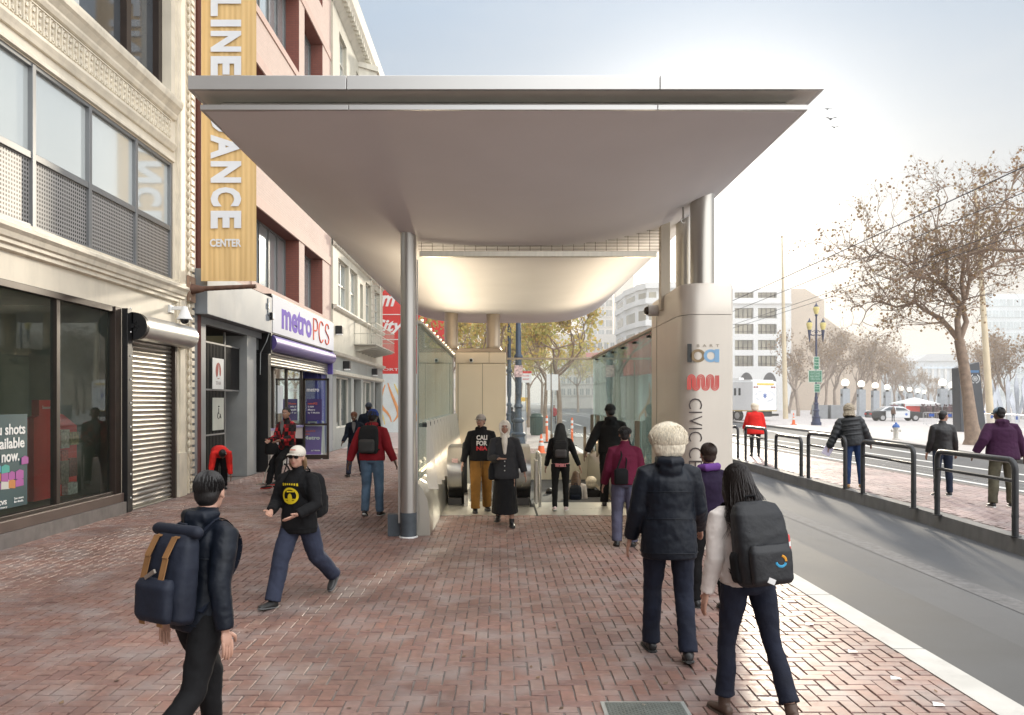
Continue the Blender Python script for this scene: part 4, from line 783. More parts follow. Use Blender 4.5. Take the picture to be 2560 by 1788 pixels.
o = m.build('soffit', soffitm, CN); o.data.polygons.foreach_set('use_smooth', [True]*len(o.data.polygons))
fas = M('canopy fascia metal', (.60, .585, .56), .36, .75, .04, .7, .02, 300)
x0, x1, y0, y1 = XL-.08, XR+.12, ZC0-.12, ZC1+.1
m = MB(); sx = [x0, (866-CX)*y0/F, (1650-CX)*y0/F, x1]
for a, b in zip(sx, sx[1:]): m.box(a+.003, b-.003, y0, y0+.05, H+3.11, H+3.25)
m.box(x0, x0+.05, y0+.05, y1, H+3.11, H+3.25).box(x1-.05, x1, y0+.05, y1, H+3.11, H+3.25).box(x0, x1, y1, y1+.05, H+3.11, H+3.25).box(x0+.05, x1-.05, y0+.05, y1, H+3.20, H+3.24)
m.build('upper_fascia', fas, CN, bevel=.004)
m = MB(); q = .012
for a, b in zip([XL]+sx[1:3]+[XR], sx[1:3]+[XR]): m.box(a+.003, b-.003, ZC0-.004, ZC0+.05, EDGE-.001, EDGE+.052)
m.box(XL-.002, XL+.03, ZC0+.05, ZC1, EDGE-.001, EDGE+.052).box(XR-.03, XR+.002, ZC0+.05, ZC1, EDGE-.001, EDGE+.052).box(XL, XR, ZC1, ZC1+.03, EDGE-.001, EDGE+.052)
m.build('lower_fascia', fas, CN, bevel=.003)
m = MB().box(XL+.14, XR-.14, ZC0+.22, ZC1-.1, EDGE+.03, H+3.2)
# inclined back of the channel between the two fascias
m.quad((x0+.02, y0+.02, H+3.112), (x1-.02, y0+.02, H+3.112), (XR-.16, ZC0+.2, H+3.10), (XL+.16, ZC0+.2, H+3.10)).quad((x0+.02, y0+.02, H+3.112), (XL+.16, ZC0+.2, H+3.10), (XL+.16, ZC1, H+3.10), (x0+.02, ZC1, H+3.112)).quad((x1-.02, y0+.02, H+3.112), (XR-.16, ZC0+.2, H+3.10), (XR-.16, ZC1, H+3.10), (x1-.02, ZC1, H+3.112))
m.build('recess', M('pale channel metal', (.80, .76, .68), .45, .2, .05, .8), CN)  # channel metal in one even pale colour
# rolling grille under the belly
YG = 11.95; m = MB(); zb0, zb1 = H+2.13, H+2.215
m.box(-1.18, 2.30, YG-.05, YG+.05, zb0, zb1).build('grille_beam', M('pale brushed beam', (.62, .58, .50), .35, .8, .08, 3, stretch=(6, 1, 1)), CN, bevel=.006)
m = MB()
for k in range(7):
    z = zb1+.03+k*.045; a = -1.2
    while a < 2.4 and hull(a, YG) < z: a += .02
    xs = [x for x in np.arange(-1.2, 2.42, .03) if hull(x, YG) > z]
    if not xs: continue
    run = [xs[0]]
    for x in xs[1:]+[99]:
        if x-run[-1] > .05:
            if len(run) > 2: m.box(run[0], run[-1], YG-.004, YG+.004, z, z+.006)
            run = [x]
        else: run.append(x)
x = -1.16
while x < 2.4:
    if hull(x, YG) > zb1+.03: m.box(x, x+.006, YG-.004, YG+.004, zb1, hull(x, YG)+.02)
    x += .16
m.build('grille_mesh', M('grille wire', (.16, .13, .11), .5, .6), CN)
MB().box(2.36, 2.50, YG-.03, YG+.12, 3.3, hull(2.43, YG)+.03).build('grille_post', M('warm beige post', (.60, .53, .42), .5, .2, .05), CN, bevel=.005)
# hanging hook
MB().tube([(2.55, 11.3, hull(2.55, 11.3)+.02), (2.55, 11.3, hull(2.55, 11.3)-.16)], .014, 8).tube([(2.55+.03*math.cos(a), 11.3, hull(2.55, 11.3)-.19+.03*math.sin(a)) for a in np.linspace(1.5, 6.6, 9)], .009, 6).build('hook', steel, CN)
# slim column at left
cl = thing('canopy_column', (-1.32, 11.7, 0), 'slim round steel column with a dark base holding the left side of the canopy', 'column')
colm = M('column steel', (.44, .425, .40), .36, .8, .04, 1)
MB().cyl((-1.32, 11.7, .18), (-1.32, 11.7, hull(-1.32, 11.7)+.03), .113, n=36).build('shaft', colm, cl, smooth=True)
MB().cyl((-1.32, 11.7, 0), (-1.32, 11.7, .36), .119, n=36).box(-1.63, -1.45, 11.78, 11.95, 0, .32).build('base', M('slate column base', (.075, .09, .105), .5, .1, .25, 6, .1, 60, grime=.4), cl, smooth=True)
MB().tube([(-1.32+.122*math.cos(a), 11.7+.122*math.sin(a), .008) for a in np.linspace(0, 6.28, 24)], .016, 6).build('pale_ring', whitem, cl, smooth=True)
MB().box(-1.20, -1.185, 11.69, 11.75, .2, 4.0).box(-1.47, -1.44, 11.72, 11.80, .2, 3.0).build('cable_cover', colm, cl)
# pylon at right with its cylinders
PY = thing('station_pylon', (2.75, 11.8, 0), 'tall beige metal station pylon with blue, brown and red logos and CIVIC CENTER lettering', 'pylon')
pyl = M('beige pylon panel', (.72, .66, .58), .40, .35, .05, 1.1, .03, 250, grime=.12)
def pylsec(z, cut=0):
    xa, xb, ya, yb = 2.40, 3.08, 10.72, 12.85; r = .24; pts = [(xb, yb), (xa, yb)]
    pts += [(xa, ya+r*1.6)]+[(xa+r-r*math.cos(a), ya+r-r*math.sin(a)) for a in np.linspace(0, math.pi/2, 10)]+[(xb-.03, ya), (xb, ya+.03)]
    return [(p[0], p[1], z) for p in pts]
m = MB().rings([pylsec(0), pylsec(3.10)]); m.build('body', pyl, PY, smooth=True)
m = MB().rings([pylsec(3.107), pylsec(3.48), [(2.74+(p[0]-2.74)*.93, 11.8+(p[1]-11.8)*.98, 3.52) for p in pylsec(3.5)]]); m.build('cap', pyl, PY, smooth=True)
m = MB().box(2.396, 2.399, 12.42, 12.432, 0, 3.28).box(2.41, 3.07, 10.95, 12.8, 3.09, 3.115); m.build('joint_line', M('panel joint', (.10, .085, .07), .7), PY)
c1, c2 = (2.80, 11.25), (2.84, 12.35)
for (cx, cy_), r in ((c1, .163), (c2, .163)): MB().cyl((cx, cy_, 3.5), (cx, cy_, hull(cx, cy_)+.10), r, n=40).build('cylinder', M('cylinder steel', (.50, .475, .43), .30, .9, .03, .8), PY, smooth=True)
YF = 10.72-.004
def front(b, px0, px1, py0, py1):        # place a mesh (origin lower left, fitted) on the pylon front by photo rows
    a = P(px0, py1, 10.72); b2 = P(px1, py0, 10.72); fit(b, b2.x-a.x, b2.z-a.z); b.v = [(p[0]+a.x, YF+p[1]*.5, p[2]+a.z) for p in b.v]; return b
a0, a1 = P(1718, 906, 10.72), P(1798, 860, 10.72); LX, LW, LZ, LH = a0.x, a1.x-a0.x, a0.z, a1.z-a0.z
def disc_ring(cx, cz, ro, ri, rx=1):
    m = MB(); n_ = 28
    for k in range(n_):
        a, b = 2*math.pi*k/n_, 2*math.pi*(k+1)/n_
        m.quad((cx+ro*rx*math.cos(a), YF, cz+ro*math.sin(a)), (cx+ro*rx*math.cos(b), YF, cz+ro*math.sin(b)), (cx+ri*math.cos(b), YF, cz+ri*math.sin(b)), (cx+ri*math.cos(a), YF, cz+ri*math.sin(a)))
    return m
MB().quad((LX, YF, LZ), (LX+.14*LW, YF, LZ), (LX+.14*LW, YF, LZ+LH), (LX, YF, LZ+LH)).build('logo_stroke', M('logo charcoal', (.03, .03, .028), .5), PY)
zc = LZ+LH*.355; disc_ring(LX+LW*.335, zc, LH*.36, LH*.22, 1.12).build('logo_bowl', M('logo brown', (.30, .21, .11), .5), PY)
lb = disc_ring(LX+LW*.735, zc, LH*.355, LH*.21, 1.08); lb.v = [(p[0], p[1]-.001, p[2]) for p in lb.v]
for q0, q1 in ((.86, 1.0),): lb.quad((LX+LW*q0, YF-.002, LZ), (LX+LW*q1, YF-.002, LZ), (LX+LW*q1, YF-.002, LZ+LH*.71), (LX+LW*q0, YF-.002, LZ+LH*.71))
lb.build('logo_bowl', M('logo blue', (.28, .50, .75), .5), PY)
front(text('B A R T', 1, space=1.2), 1742, 1798, 861, 868).build('lettering', M('small brown letters', (.33, .27, .2), .5), PY)
# red looping mark made of three parallel lines
rm = M('logo red', (.72, .085, .07), .5); a0, a1 = P(1718, 975, 10.72), P(1798, 938, 10.72); m = MB()
W_, H_ = a1.x-a0.x, a1.z-a0.z; npk = 3.0; stems = 7; sp_ = W_/(stems-.15)
for off in (-1, 0, 1):
    pts = []; r0 = sp_/2
    for s_ in range(stems-1):
        up = s_ % 2 == 0; xs = a0.x+.06*W_+s_*sp_; r = r0+(off*.30*sp_ if up else -off*.30*sp_)
        xa, cx = xs, xs+r0; zt = a1.z-r0*1.2-.3*sp_; zb_ = a0.z+r0*1.2+.3*sp_
        cz = zt if up else zb_
        if s_ == 0: pts.append((cx-r, a0.z+.004))
        pts += [(cx-r*math.cos(t), cz+(1 if up else -1)*r*1.2*math.sin(t)) for t in np.linspace(0, math.pi, 9)]
    pts.append((pts[-1][0], a1.z-.004))
    for p, q in zip(pts, pts[1:]):
        d = Vector((q[0]-p[0], q[1]-p[1])); n_ = Vector((-d.y, d.x)).normalized()*sp_*.115
        m.quad((p[0]+n_.x, YF, p[1]+n_.y), (p[0]-n_.x, YF, p[1]-n_.y), (q[0]-n_.x, YF, q[1]-n_.y), (q[0]+n_.x, YF, q[1]+n_.y))
for k, v in enumerate(m.v): m.v[k] = (v[0], YF-.0003*((k//4) % 3), v[2])
m.build('looped_mark', rm, PY)
dkl = M('dark brown letters', (.045, .03, .028), .5)
for ch, p0, p1 in (('C', 996, 1023), ('I', 1029.5, 1032.5), ('V', 1040, 1065), ('I', 1070, 1073), ('C', 1079, 1104), ('C', 1119, 1146), ('E', 1152, 1174), ('N', 1180, 1206), ('T', 1212, 1236), ('E', 1242, 1264), ('R', 1270, 1294)):
    t_ = fit(text(ch, 1, bold=-.012), (p1-p0)*10.72/F, 33*10.72/F) if ch != 'I' else MB().box(0, .017, -.002, .002, 0, 33*10.72/F)
    t_ = rotcw(t_); q = P(1722, p0, 10.72); t_.v = [(p[0]+q.x, YF+p[1]*.3, p[2]+q.z) for p in t_.v]; t_.build('lettering', dkl, PY)
cam_ = thing('security_camera', (2.39, 12.1, 3.3), 'round white security camera on the side of the beige pylon', 'security camera'); q = P(1660, 776, 12.3)
MB().cyl((2.395, 12.35, q.z), (2.25, 12.35, q.z), .085, n=20).build('housing', whitem, cam_, smooth=True); MB().ell((2.24, 12.35, q.z), (.055, .065, .065)).build('lens_dome', M('mirror dome', (.08, .07, .06), .08, .6), cam_, smooth=True)
# ---- left rear cabinet with its cylinders
CBN = thing('rear_cabinet', (-.5, 21.4, 0), 'tan metal cabinet wall at the back of the entrance carrying two squat cylinders', 'cabinet')
tan = M('tan metal cabinet', (.74, .62, .46), .42, .3, .03, .6, .02, 250)
MB().box(-1.16, .155, 21.15, 22.6, -2, 2.95).box(-1.16, -.29, 21.15, 22.6, 2.957, 3.24).box(-.283, .155, 21.15, 22.6, 2.957, 3.24).build('body', tan, CBN, bevel=.012)
m = MB().prism([(-1.2, 3.243), (.10, 3.243), (-.02, 3.36), (-1.1, 3.36)], 'y', 21.3, 22.6); m.build('cap', M('brown cap metal', (.36, .29, .22), .45, .4), CBN, bevel=.02)
for px in (1128, 1233): q = P(px, 0, 21.9); MB().lathe((q.x, 21.9, 3.35), [(0, .24), (.05, .20), (.12, .185), (2.0, .185)], 30).build('cylinder', M('tan cylinder', (.50, .42, .33), .35, .6), CBN, smooth=True)
MB().box(-.46, -.45, 21.146, 21.149, 0, 2.95).box(-1.1, -1.085, 21.146, 21.149, 0, 2.95).build('joint_line', M('panel joint 2', (.12, .09, .06), .7), CBN)
cm2 = thing('security_camera', (-.78, 21.1, 3.1), 'small round camera on the top band of the tan cabinet', 'security camera'); q = P(1178, 901, 21.1)
MB().cyl((q.x, 21.15, q.z), (q.x, 21.05, q.z), .055, n=18).build('housing', whitem, cm2, smooth=True); MB().ell((q.x, 21.04, q.z), .038).build('lens_dome', blackm, cm2, smooth=True)
# ---- parapet bases and glass screens
base = M('parapet steel', (.53, .51, .45), .34, .8, .05, .8, .02, 200)
def sweep(name, mat, prof, y0, y1, parent): return MB().prism(prof, 'y', y0, y1).build(name, mat, parent, smooth=True)
def fittings(g, x, y0, y1, n_, sgn):
    m = MB(); f2 = MB()
    for k in range(n_):
        y = y0+(y1-y0)*(k+.4)/n_
        MB().box(x+sgn*.05, x+sgn*.10, y-.02, y+.02, .78, 1.66).prism([(x+sgn*.06, .6), (x+sgn*.24, .6), (x+sgn*.10, 1.66), (x+sgn*.06, 1.66)], 'y', y-.006, y+.006).build('glass_fin', steel2, g)
        f2 = MB(); f2.box(x-.01, x+sgn*.06, y-.022, y+.022, 1.56, 1.62).cyl((x, y, 1.59), (x+sgn*.09, y, 1.59), .012, n=8)
        f2.build('clamp', blackm, g)
GL = thing('glass_screen', (-1.2, 16.5, 0), 'tall glass screen on a curved steel parapet along the left of the escalator', 'glass screen')
sweep('parapet', base, [(-1.34, 0), (-1.02, 0), (-1.03, .30), (-1.06, .52), (-1.13, .68), (-1.20, .76), (-1.26, .80), (-1.34, .80)], 11.85, 21.14, GL)
for k in range(6):
    a = 12.0+k*1.52; MB().box(-1.215, -1.200, a+.006, a+1.514, .8, 3.10).build('glass_pane', bglass, GL)
MB().box(-1.25, -1.15, 11.95, 21.12, 3.10, 3.15).build('top_rail', steel2, GL, bevel=.008)
fittings(GL, -1.19, 12.3, 21, 12, 1)
m = MB(); y = 12.2
while y < 21: m.cyl((-1.17, y, 3.16), (-1.17, y, 3.19), .02, n=8); y += .76
m.build('uplight', M('lit uplight', (1, .85, .6), .5, emit=3, ecol=(1, .78, .5)), GL)
def striplamp(x, sgn):
    l_ = bpy.data.lights.new('parapet_lamp', 'AREA'); l_.shape = 'RECTANGLE'; l_.size = .05; l_.size_y = 8.6; l_.energy = 34; l_.color = (1, .88, .68)
    o = bpy.data.objects.new('parapet_lamp', l_); C.objects.link(o); o.location = (x, 16.6, .98); o.rotation_euler = (0, sgn*R(62), 0)
striplamp(-1.12, -1); striplamp(2.38, 1)
MB().box(-1.185, -1.165, 12.2, 21.0, .90, .915).build('lit_strip', M('lit uplight', (1, 1, 1)), GL)
def uplamp(x, tilt):
    l_ = bpy.data.lights.new('uplight_lamp', 'AREA'); l_.shape = 'RECTANGLE'; l_.size = .08; l_.size_y = 8.5; l_.energy = 85; l_.color = (1, .82, .58)
    o = bpy.data.objects.new('uplight_lamp', l_); C.objects.link(o); o.location = (x, 16.6, 3.22); o.rotation_euler = (0, R(180)+tilt, 0)
uplamp(-1.17, R(12)); uplamp(2.46, R(-12))
GR = thing('glass_screen', (2.4, 17, 0), 'tall green-tinted glass screen on a curved parapet beside the stairs', 'glass screen')
sweep('parapet', base, [(2.52, 0), (2.30, 0), (2.31, .26), (2.33, .46), (2.38, .60), (2.44, .68), (2.52, .68)], 12.86, 21.5, GR)
MB().prism([(2.31, -.02), (2.50, -.02), (2.50, -3), (2.31, -3)], 'y', 15.75, 21.5).build('pit_wall', tan, GR)
for k in range(6):
    a = 12.9+k*1.435; MB().box(2.455, 2.47, a+.006, a+1.43, .68, 3.10).build('glass_pane', bglass, GR)
MB().box(2.42, 2.50, 12.87, 21.5, 3.10, 3.15).build('top_rail', M('warm rail', (.45, .38, .30), .4, .6), GR, bevel=.008)
y = 13.2; m = MB().cyl((2.455, 12.95, 3.02), (2.40, 12.95, 3.02), .02, n=8)
while y < 21.4: MB().cyl((2.455, y, 3.02), (2.40, y, 3.02), .02, n=8).cyl((2.455, y+.1, 3.02), (2.40, y+.1, 3.02), .02, n=8).build('clamp', blackm, GR); y += 1.435
for y in (14.2, 16.9, 18.4, 19.9, 21.2): MB().box(2.36, 2.44, y-.03, y+.03, .6, 1.62).build('glass_fin', M('clamp bronze', (.25, .2, .15), .4, .7), GR)
m.build('clamp', M('clamp bronze', (.25, .2, .15), .4, .7), GR)
GBk = thing('rear_glass_screen', (1.2, 21.55, 0), 'clear glass screen closing the back of the stair pit over a low cream wall', 'glass screen')
MB().box(.16, 2.46, 21.45, 21.6, -3, .56).build('low_wall', M('cream enamel panel', (.62, .57, .46), .4, .2, .05, 1), GBk, bevel=.01)
MB().box(.16, 2.46, 21.46, 21.52, .56, .59).build('sill', steel2, GBk)
for a, b in ((.20, 1.34), (1.36, 2.44)): MB().box(a, b, 21.5, 21.515, .60, 3.07).build('glass_pane', bglass2, GBk)
MB().box(.16, 2.46, 21.47, 21.55, 3.07, 3.12).build('top_rail', M('warm rail', (1, 1, 1)), GBk, bevel=.006)
MB().box(1.34, 1.365, 21.47, 21.50, .6, 3.0).box(1.33, 1.39, 21.40, 21.47, .5, 1.1).box(2.2, 2.27, 21.38, 21.46, .5, 1.3).build('mullion', M('clamp bronze', (1, 1, 1)), GBk)
# ---- pit: landing plates, stairs, escalator
plate = M('landing plate steel', (.58, .56, .50), .42, .8, .06, 2, .1, 120)
s = MB().box(PX0-.2, .62, PLATE, 15.02, -.05, .002).box(.66, 2.5, PLATE, 14.85, -.05, .003).box(.66, 2.31, 14.86, PY0, -.05, .003).box(PX0, .55, 15.03, 15.9, -.05, .001)
struct('landing_plate', s, plate)
struct('plate_joint', MB().box(.62, .66, PLATE, PY0, -.05, -.006), rubber)
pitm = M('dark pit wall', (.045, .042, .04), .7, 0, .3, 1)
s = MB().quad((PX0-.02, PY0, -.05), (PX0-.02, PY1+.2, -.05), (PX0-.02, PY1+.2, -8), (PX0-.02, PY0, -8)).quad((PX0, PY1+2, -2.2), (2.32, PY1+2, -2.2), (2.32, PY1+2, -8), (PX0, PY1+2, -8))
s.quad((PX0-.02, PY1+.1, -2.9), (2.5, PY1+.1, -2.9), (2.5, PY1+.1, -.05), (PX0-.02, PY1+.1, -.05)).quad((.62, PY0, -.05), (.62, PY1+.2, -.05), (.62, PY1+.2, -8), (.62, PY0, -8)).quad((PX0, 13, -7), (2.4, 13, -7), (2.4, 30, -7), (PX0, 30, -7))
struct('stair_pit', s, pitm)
m = MB()
for k in range(26): m.box(.68, 2.30, PY0+k*.29, PY0+(k+1)*.29+.02, -.17*(k+1)-.2, -.17*(k+1))
sta = thing('staircase', (1.5, PY0, -4), 'stairs going down into the station beside the escalator', 'stairs')
m.build('steps', M('stair stone', (.16, .15, .14), .7, 0, .15, 3), sta)
MB().tube([(2.2, PY0-.1, .95), (2.2, PY0+5, -1.8)], .022, 8).tube([(.78, PY0-.1, .95), (.78, PY0+5, -1.8)], .022, 8).build('handrail', steel, sta, smooth=True)
ES = thing('escalator', (-.2, 15.5, 0), 'steel escalator with two rounded newels and black handrails', 'escalator')
ns = M('newel brushed steel', (.42, .41, .39), .30, .95, .06, 1.5, .03, 200, stretch=(8, 1, 1))
for nm, xa, xb, gx in (('left', -1.0, -.70, -.60), ('right', .28, .58, .25)):
    yc, zc, r = 15.75, .62, .47
    pr = [(yc-r*math.cos(a), zc+r*math.sin(a)) for a in np.linspace(math.pi/2, -1.05, 18)]
    m = MB().prism([(yc+5.0, zc+r-2.6), (yc+.9, zc+r)]+pr+[(yc-.15, .0), (yc+5, -3)], 'x', xa, xb); m.build('newel', ns, ES, smooth=True)
    MB().box(xa+.02, xb-.02, yc-r+.04, yc-.2, 0, .14).build('kick_plate', M('dark kick plate', (.06, .055, .05), .4, .6), ES, bevel=.01)
    hx = xb+.03 if nm == 'left' else xa-.03
    m = MB().tube([(hx, yc+5.5, zc+r+.04-2.95), (hx, yc+.9, zc+r+.04)]+[(hx, yc-(r+.04)*math.cos(a), zc+(r+.04)*math.sin(a)) for a in np.linspace(math.pi/2, -1.1, 14)], .055, 10); m.build('handrail', rubber, ES, smooth=True)
    m = MB().prism([(yc+5.0, zc+r-2.7), (yc+.9, zc+r-.02)]+[(yc-(r-.02)*math.cos(a), zc+(r-.02)*math.sin(a)) for a in np.linspace(math.pi/2, -.9, 10)]+[(yc+.4, .12), (yc+5, -2.4)], 'x', hx-.012, hx+.012); m.build('balustrade', M('pale balustrade panel', (.60, .58, .50), .35, .5, .05, 1), ES)
    sx_ = hx+(.07 if nm == 'left' else -.07); MB().prism([(15.2, 0), (15.2, .20), (15.5, .28), (16.6, .28), (21, -2.2), (21, -2.7), (16.4, 0)], 'x', min(hx, sx_), max(hx, sx_)).build('skirt', steel2, ES)
    MB().box(xa+.09, xb-.09, yc-r+.035, yc-r+.05, .80, .88).build('safety_label', M('pink white label', (.62, .42, .40), .5, 0, .3, 30), ES)
m = MB()
for k in range(16): m.box(-.58, .16, 16.1+k*.4, 16.1+(k+1)*.4, -.21*k-.3, -.21*k-.02)
m.build('steps', M('escalator step', (.10, .10, .10), .4, .8), ES)
dv = thing('divider_rail', (.62, 15.3, 0), 'shiny steel hoop rail dividing the stairs from the escalator', 'railing')
MB().tube([(.74, 15.05, 0), (.74, 15.05, .93), (.73, 15.12, .99), (.72, 15.8, .99), (.72, 15.8, 0)], .028, 12).build('hoop', steel, dv, smooth=True)
MB().box(.66, .70, 15.1, 15.8, .05, .85).build('infill', steel2, dv)
# ================================================================== STREET THINGS ON THE RIGHT
def hoop(name, a, b, hgt, label, lean_=0):
    a, b = Vector(a), Vector(b); d = (b-a); ln = d.length; d.normalize(); r = .14; up = Vector((0, 0, 1))
    o = thing(name, (a+b)/2, label, 'railing', 'dark hoop railings along the boarding island'); o.location.z = a.z
    pts = [a, a+up*(hgt-r)]+[a+up*(hgt-r+r*math.sin(t))+d*(r-r*math.cos(t)) for t in np.linspace(.3, math.pi/2, 5)]
    pts += [b+up*(hgt-r+r*math.sin(t))-d*(r-r*math.cos(t)) for t in np.linspace(math.pi/2, .3, 5)]+[b+up*(hgt-r), b]
    MB().tube(pts, .043, 14).build('hoop', darksteel, o, smooth=True)
    MB().tube([a+up*(hgt-.28)+d*.03, b+up*(hgt-.28)-d*.03], .026, 10).build('mid_rail', darksteel, o, smooth=True)
    m = MB()
    for p in (a, b): m.cyl(p, p+up*.012, .075, n=16).cyl(p+up*.26, p+up*.30, .047, n=14)
    m.build('foot_plate', darksteel, o, smooth=True); return o
HP = [((1845-38, 1140), (1845, 1145), 1066, 'second hoop railing from the pylon, mostly hidden by it'), ((1864, 1150), (1915, 1165), 1067, 'hoop railing in front of the woman in the red coat'), ((1940, 1172), (2003, 1191), 1087, 'hoop railing between the red coat woman and the fur-hooded man'), ((2021, 1196), (2113, 1222), 1083, 'hoop railing right behind the man in the puffer jacket'), ((2157, 1234), (2284, 1271), 1103, 'hoop railing between the puffer jacket man and the leather jacket man'), ((2343, 1288), (2538, 1342), 1128, 'nearest and largest hoop railing, in front of the purple parka')]
for a, b, top, lb in HP:
    A, B = G(*a, ISZ), G(*b, ISZ); hoop('hoop_railing', A, B, (a[1]-top)*A.y/F, lb if 'second' not in lb else 'farthest hoop railing, half hidden behind the beige pylon')
# thin cables
def cable(X, h, y0, y1, lb, r=.012):
    m = MB(); n_ = 12
    m.tube([(X, y0+(y1-y0)*k/n_, H+h-.25*math.sin(math.pi*k/n_)) for k in range(n_+1)], r, 5, caps=False)
    m.build('overhead_cable', M('cable', (.06, .06, .07), .6), label=lb, cat='cable', group='overhead wires above the road')
for X, h, r in ((12.1, 5.5, .016), (13.4, 5.45, .012), (15.8, 5.48, .012), (16.6, 5.5, .012)): cable(X, h, 12, 85, {12.1: 'nearest and highest overhead wire above the road', 13.4: 'second overhead wire from the left above the road', 15.8: 'third overhead wire above the road', 16.6: 'lowest and farthest right overhead wire above the road'}[X], r)
# ---- ornate three globe street lamp
def ornate_base(mb, c, k=1.0):
    return mb.lathe(c, [(0, .36*k), (.28, .36*k), (.30, .30*k), (.62, .26*k), (.66, .29*k), (.74, .29*k), (.80, .20*k), (1.15, .17*k), (1.2, .22*k), (1.28, .22*k), (1.34, .15*k), (1.7, .13*k), (1.75, .18*k), (1.83, .17*k), (1.9, .11*k), (2.2, .10*k), (2.25, .13*k), (2.32, .12*k), (2.4, .085*k)], 12)
lampblue = M('dark blue iron', (.035, .045, .10), .5, .3, .15, 4)
lg = M('yellow lamp glass', (.72, .60, .22), .3, 0, .12, 4); gl = M('pale globe', (.95, .90, .80), .4, emit=1.2, ecol=(1, .93, .8))
Q = G(2040.5, 1064); sl_ = thing('street_lamp', Q, 'ornate dark blue three-lantern street lamp with green signs on its post', 'street lamp')
m = ornate_base(MB(), (0, 0, 0), 1.15); m.lathe((0, 0, 2.4), [(0, .10), (5.2, .075), (5.25, .12), (5.35, .12), (5.4, .08), (6.6, .06), (6.7, .13), (6.8, .06)], 12)
m.build('post', lampblue, sl_, smooth=True, local=True)
m = MB()
for s_ in (-1, 1): m.tube([(0, 0, 7.5), (s_*.3, 0, 7.45), (s_*.52, 0, 7.55), (s_*.56, 0, 7.85)], .045, 6).tube([(s_*.05, 0, 7.9), (s_*.3, 0, 7.75), (s_*.5, 0, 7.9)], .025, 5).lathe((s_*.56, 0, 6.9), [(0, .02), (.3, .07), (.85, .13), (1.0, .14)], 10)
m.build('arm', lampblue, sl_, smooth=True, local=True)
for x, z in ((-.56, 7.9), (.56, 7.9), (0, 9.2)):
    g_ = MB().lathe((x, 0, z), [(0, .12), (.12, .18), (.42, .25), (.55, .24), (.66, .12)], 12).build('lantern', lg, sl_, smooth=True, local=True)
    MB().lathe((x, 0, z+.6), [(0, .2), (.08, .16), (.2, .07), (.38, .02)], 10).build('finial', lampblue, g_, smooth=True, local=True)
grn = M('sign green', (.02, .17, .09), .5, 0, .06); gt_ = M('sign white green', (.60, .70, .62), .6)
def lamp_sign(px0, px1, py0, py1, lb, lines):
    d = Q.y-.2; a = P(px0, py1, d); b = P(px1, py0, d); o = thing('street_sign', ((a.x+b.x)/2, d, a.z), lb, 'sign')
    MB().box(a.x, b.x, d-.02, d, a.z, b.z).build('border', gt_, o); e = .045; MB().box(a.x+e, b.x-e, d-.03, d-.021, a.z+e, b.z-e).build('panel', grn, o)
    hh_ = (b.z-a.z-2*e)/(len(lines)+1)
    for k, s_ in enumerate(lines):
        t_ = fit(text(s_, .1, bold=.01, res=1), (b.x-a.x)*.74*min(1, .5+len(s_)/14), hh_*.52); t_.v = [(p[0]+(a.x+b.x)/2-(b.x-a.x)*.37*min(1, .5+len(s_)/14), d-.034+p[1]*.1, p[2]+b.z-e-hh_*(k+1)) for p in t_.v]; t_.build('lettering', gt_, o)
lamp_sign(2021, 2055, 926, 956, 'large green notice board on the blue lamp post', ['CIVIC CENTER PLAZA', 'CITY HALL', 'ASIAN ART MUSEUM', 'MAIN LIBRARY', 'SYMPHONY HALL', 'OPERA HOUSE'])
lamp_sign(2034, 2048, 892, 924, 'upper narrow green sign on the blue lamp post', ['United', 'Nations', 'Plaza'])
lamp_sign(2035, 2050, 960, 981, 'lower small green sign on the blue lamp post', ['Plaza', 'Hours'])
# ---- flagpoles
gold = M('pale gold pole', (.62, .52, .36), .5, .1, .08, 1)
for px, py, top, d, r, lb in ((1964, 1045, 594, 92, .30, 'very tall pale gold flagpole behind the white command truck'), (2478, 1058, 470, 60, .26, 'tall wooden-looking pole behind the dark monolith near the big tree')):
    q = P(px, py, d); q.z = 0; t = P(px-(9 if px < 2000 else 40), top, d); o = thing('flagpole', q, lb, 'flagpole')
    MB().tube([(0, 0, 0), ((t.x-q.x)*.5, 0, t.z*.5), (t.x-q.x, 0, t.z)], [r, r*.75, r*.25], 14).build('pole', gold, o, smooth=True, local=True); MB().ell((t.x-q.x, 0, t.z+.1), .16).build('ball', gold, o, smooth=True, local=True)
# ---- granite pillars with lit globes
gran = M('blue grey granite', (.37, .40, .43), .6, 0, .10, 4, .05, 60)
def gpillar(label, loc):
    o = thing('lamp_pillar', loc, label, 'lamp pillar', 'granite lamp pillars with lit globes across the plaza')
    MB().box(-.42, .42, -.42, .42, 0, 3.55).box(-.5, .5, -.5, .5, 0, .25).build('shaft', gran, o, bevel=.02, local=True)
    MB().lathe((0, 0, 3.55), [(0, .26), (.05, .32), (.1, .16), (.22, .14), (.26, .24), (.32, .2)], 14).box(-.5, -.42, -.12, .12, 2.6, 2.95).build('collar', blackm, o, smooth=True, local=True)
    MB().ell((0, 0, 4.28), .46, n=20, m=12).build('globe', gl, o, smooth=True, local=True); return o
gp = None; ords = ['nearest', 'second', 'third', 'fourth', 'fifth', 'sixth', 'seventh', 'eighth and farthest']
for k, (px, py) in enumerate(((2113, 957), (2153, 960), (2188, 964), (2218, 968), (2253, 972), (2274, 974), (2294, 977), (2311, 980))):
    d = F*2.33/(CY-py); q = P(px, py, d); q.z = 0; lb = '%s globe-topped granite pillar in the left row, counting from the lamp post' % ords[k]
    gp = gpillar(lb, q) if gp is None else None or dup(gp0, q, label=lb)
    if k == 0: gp0 = gp
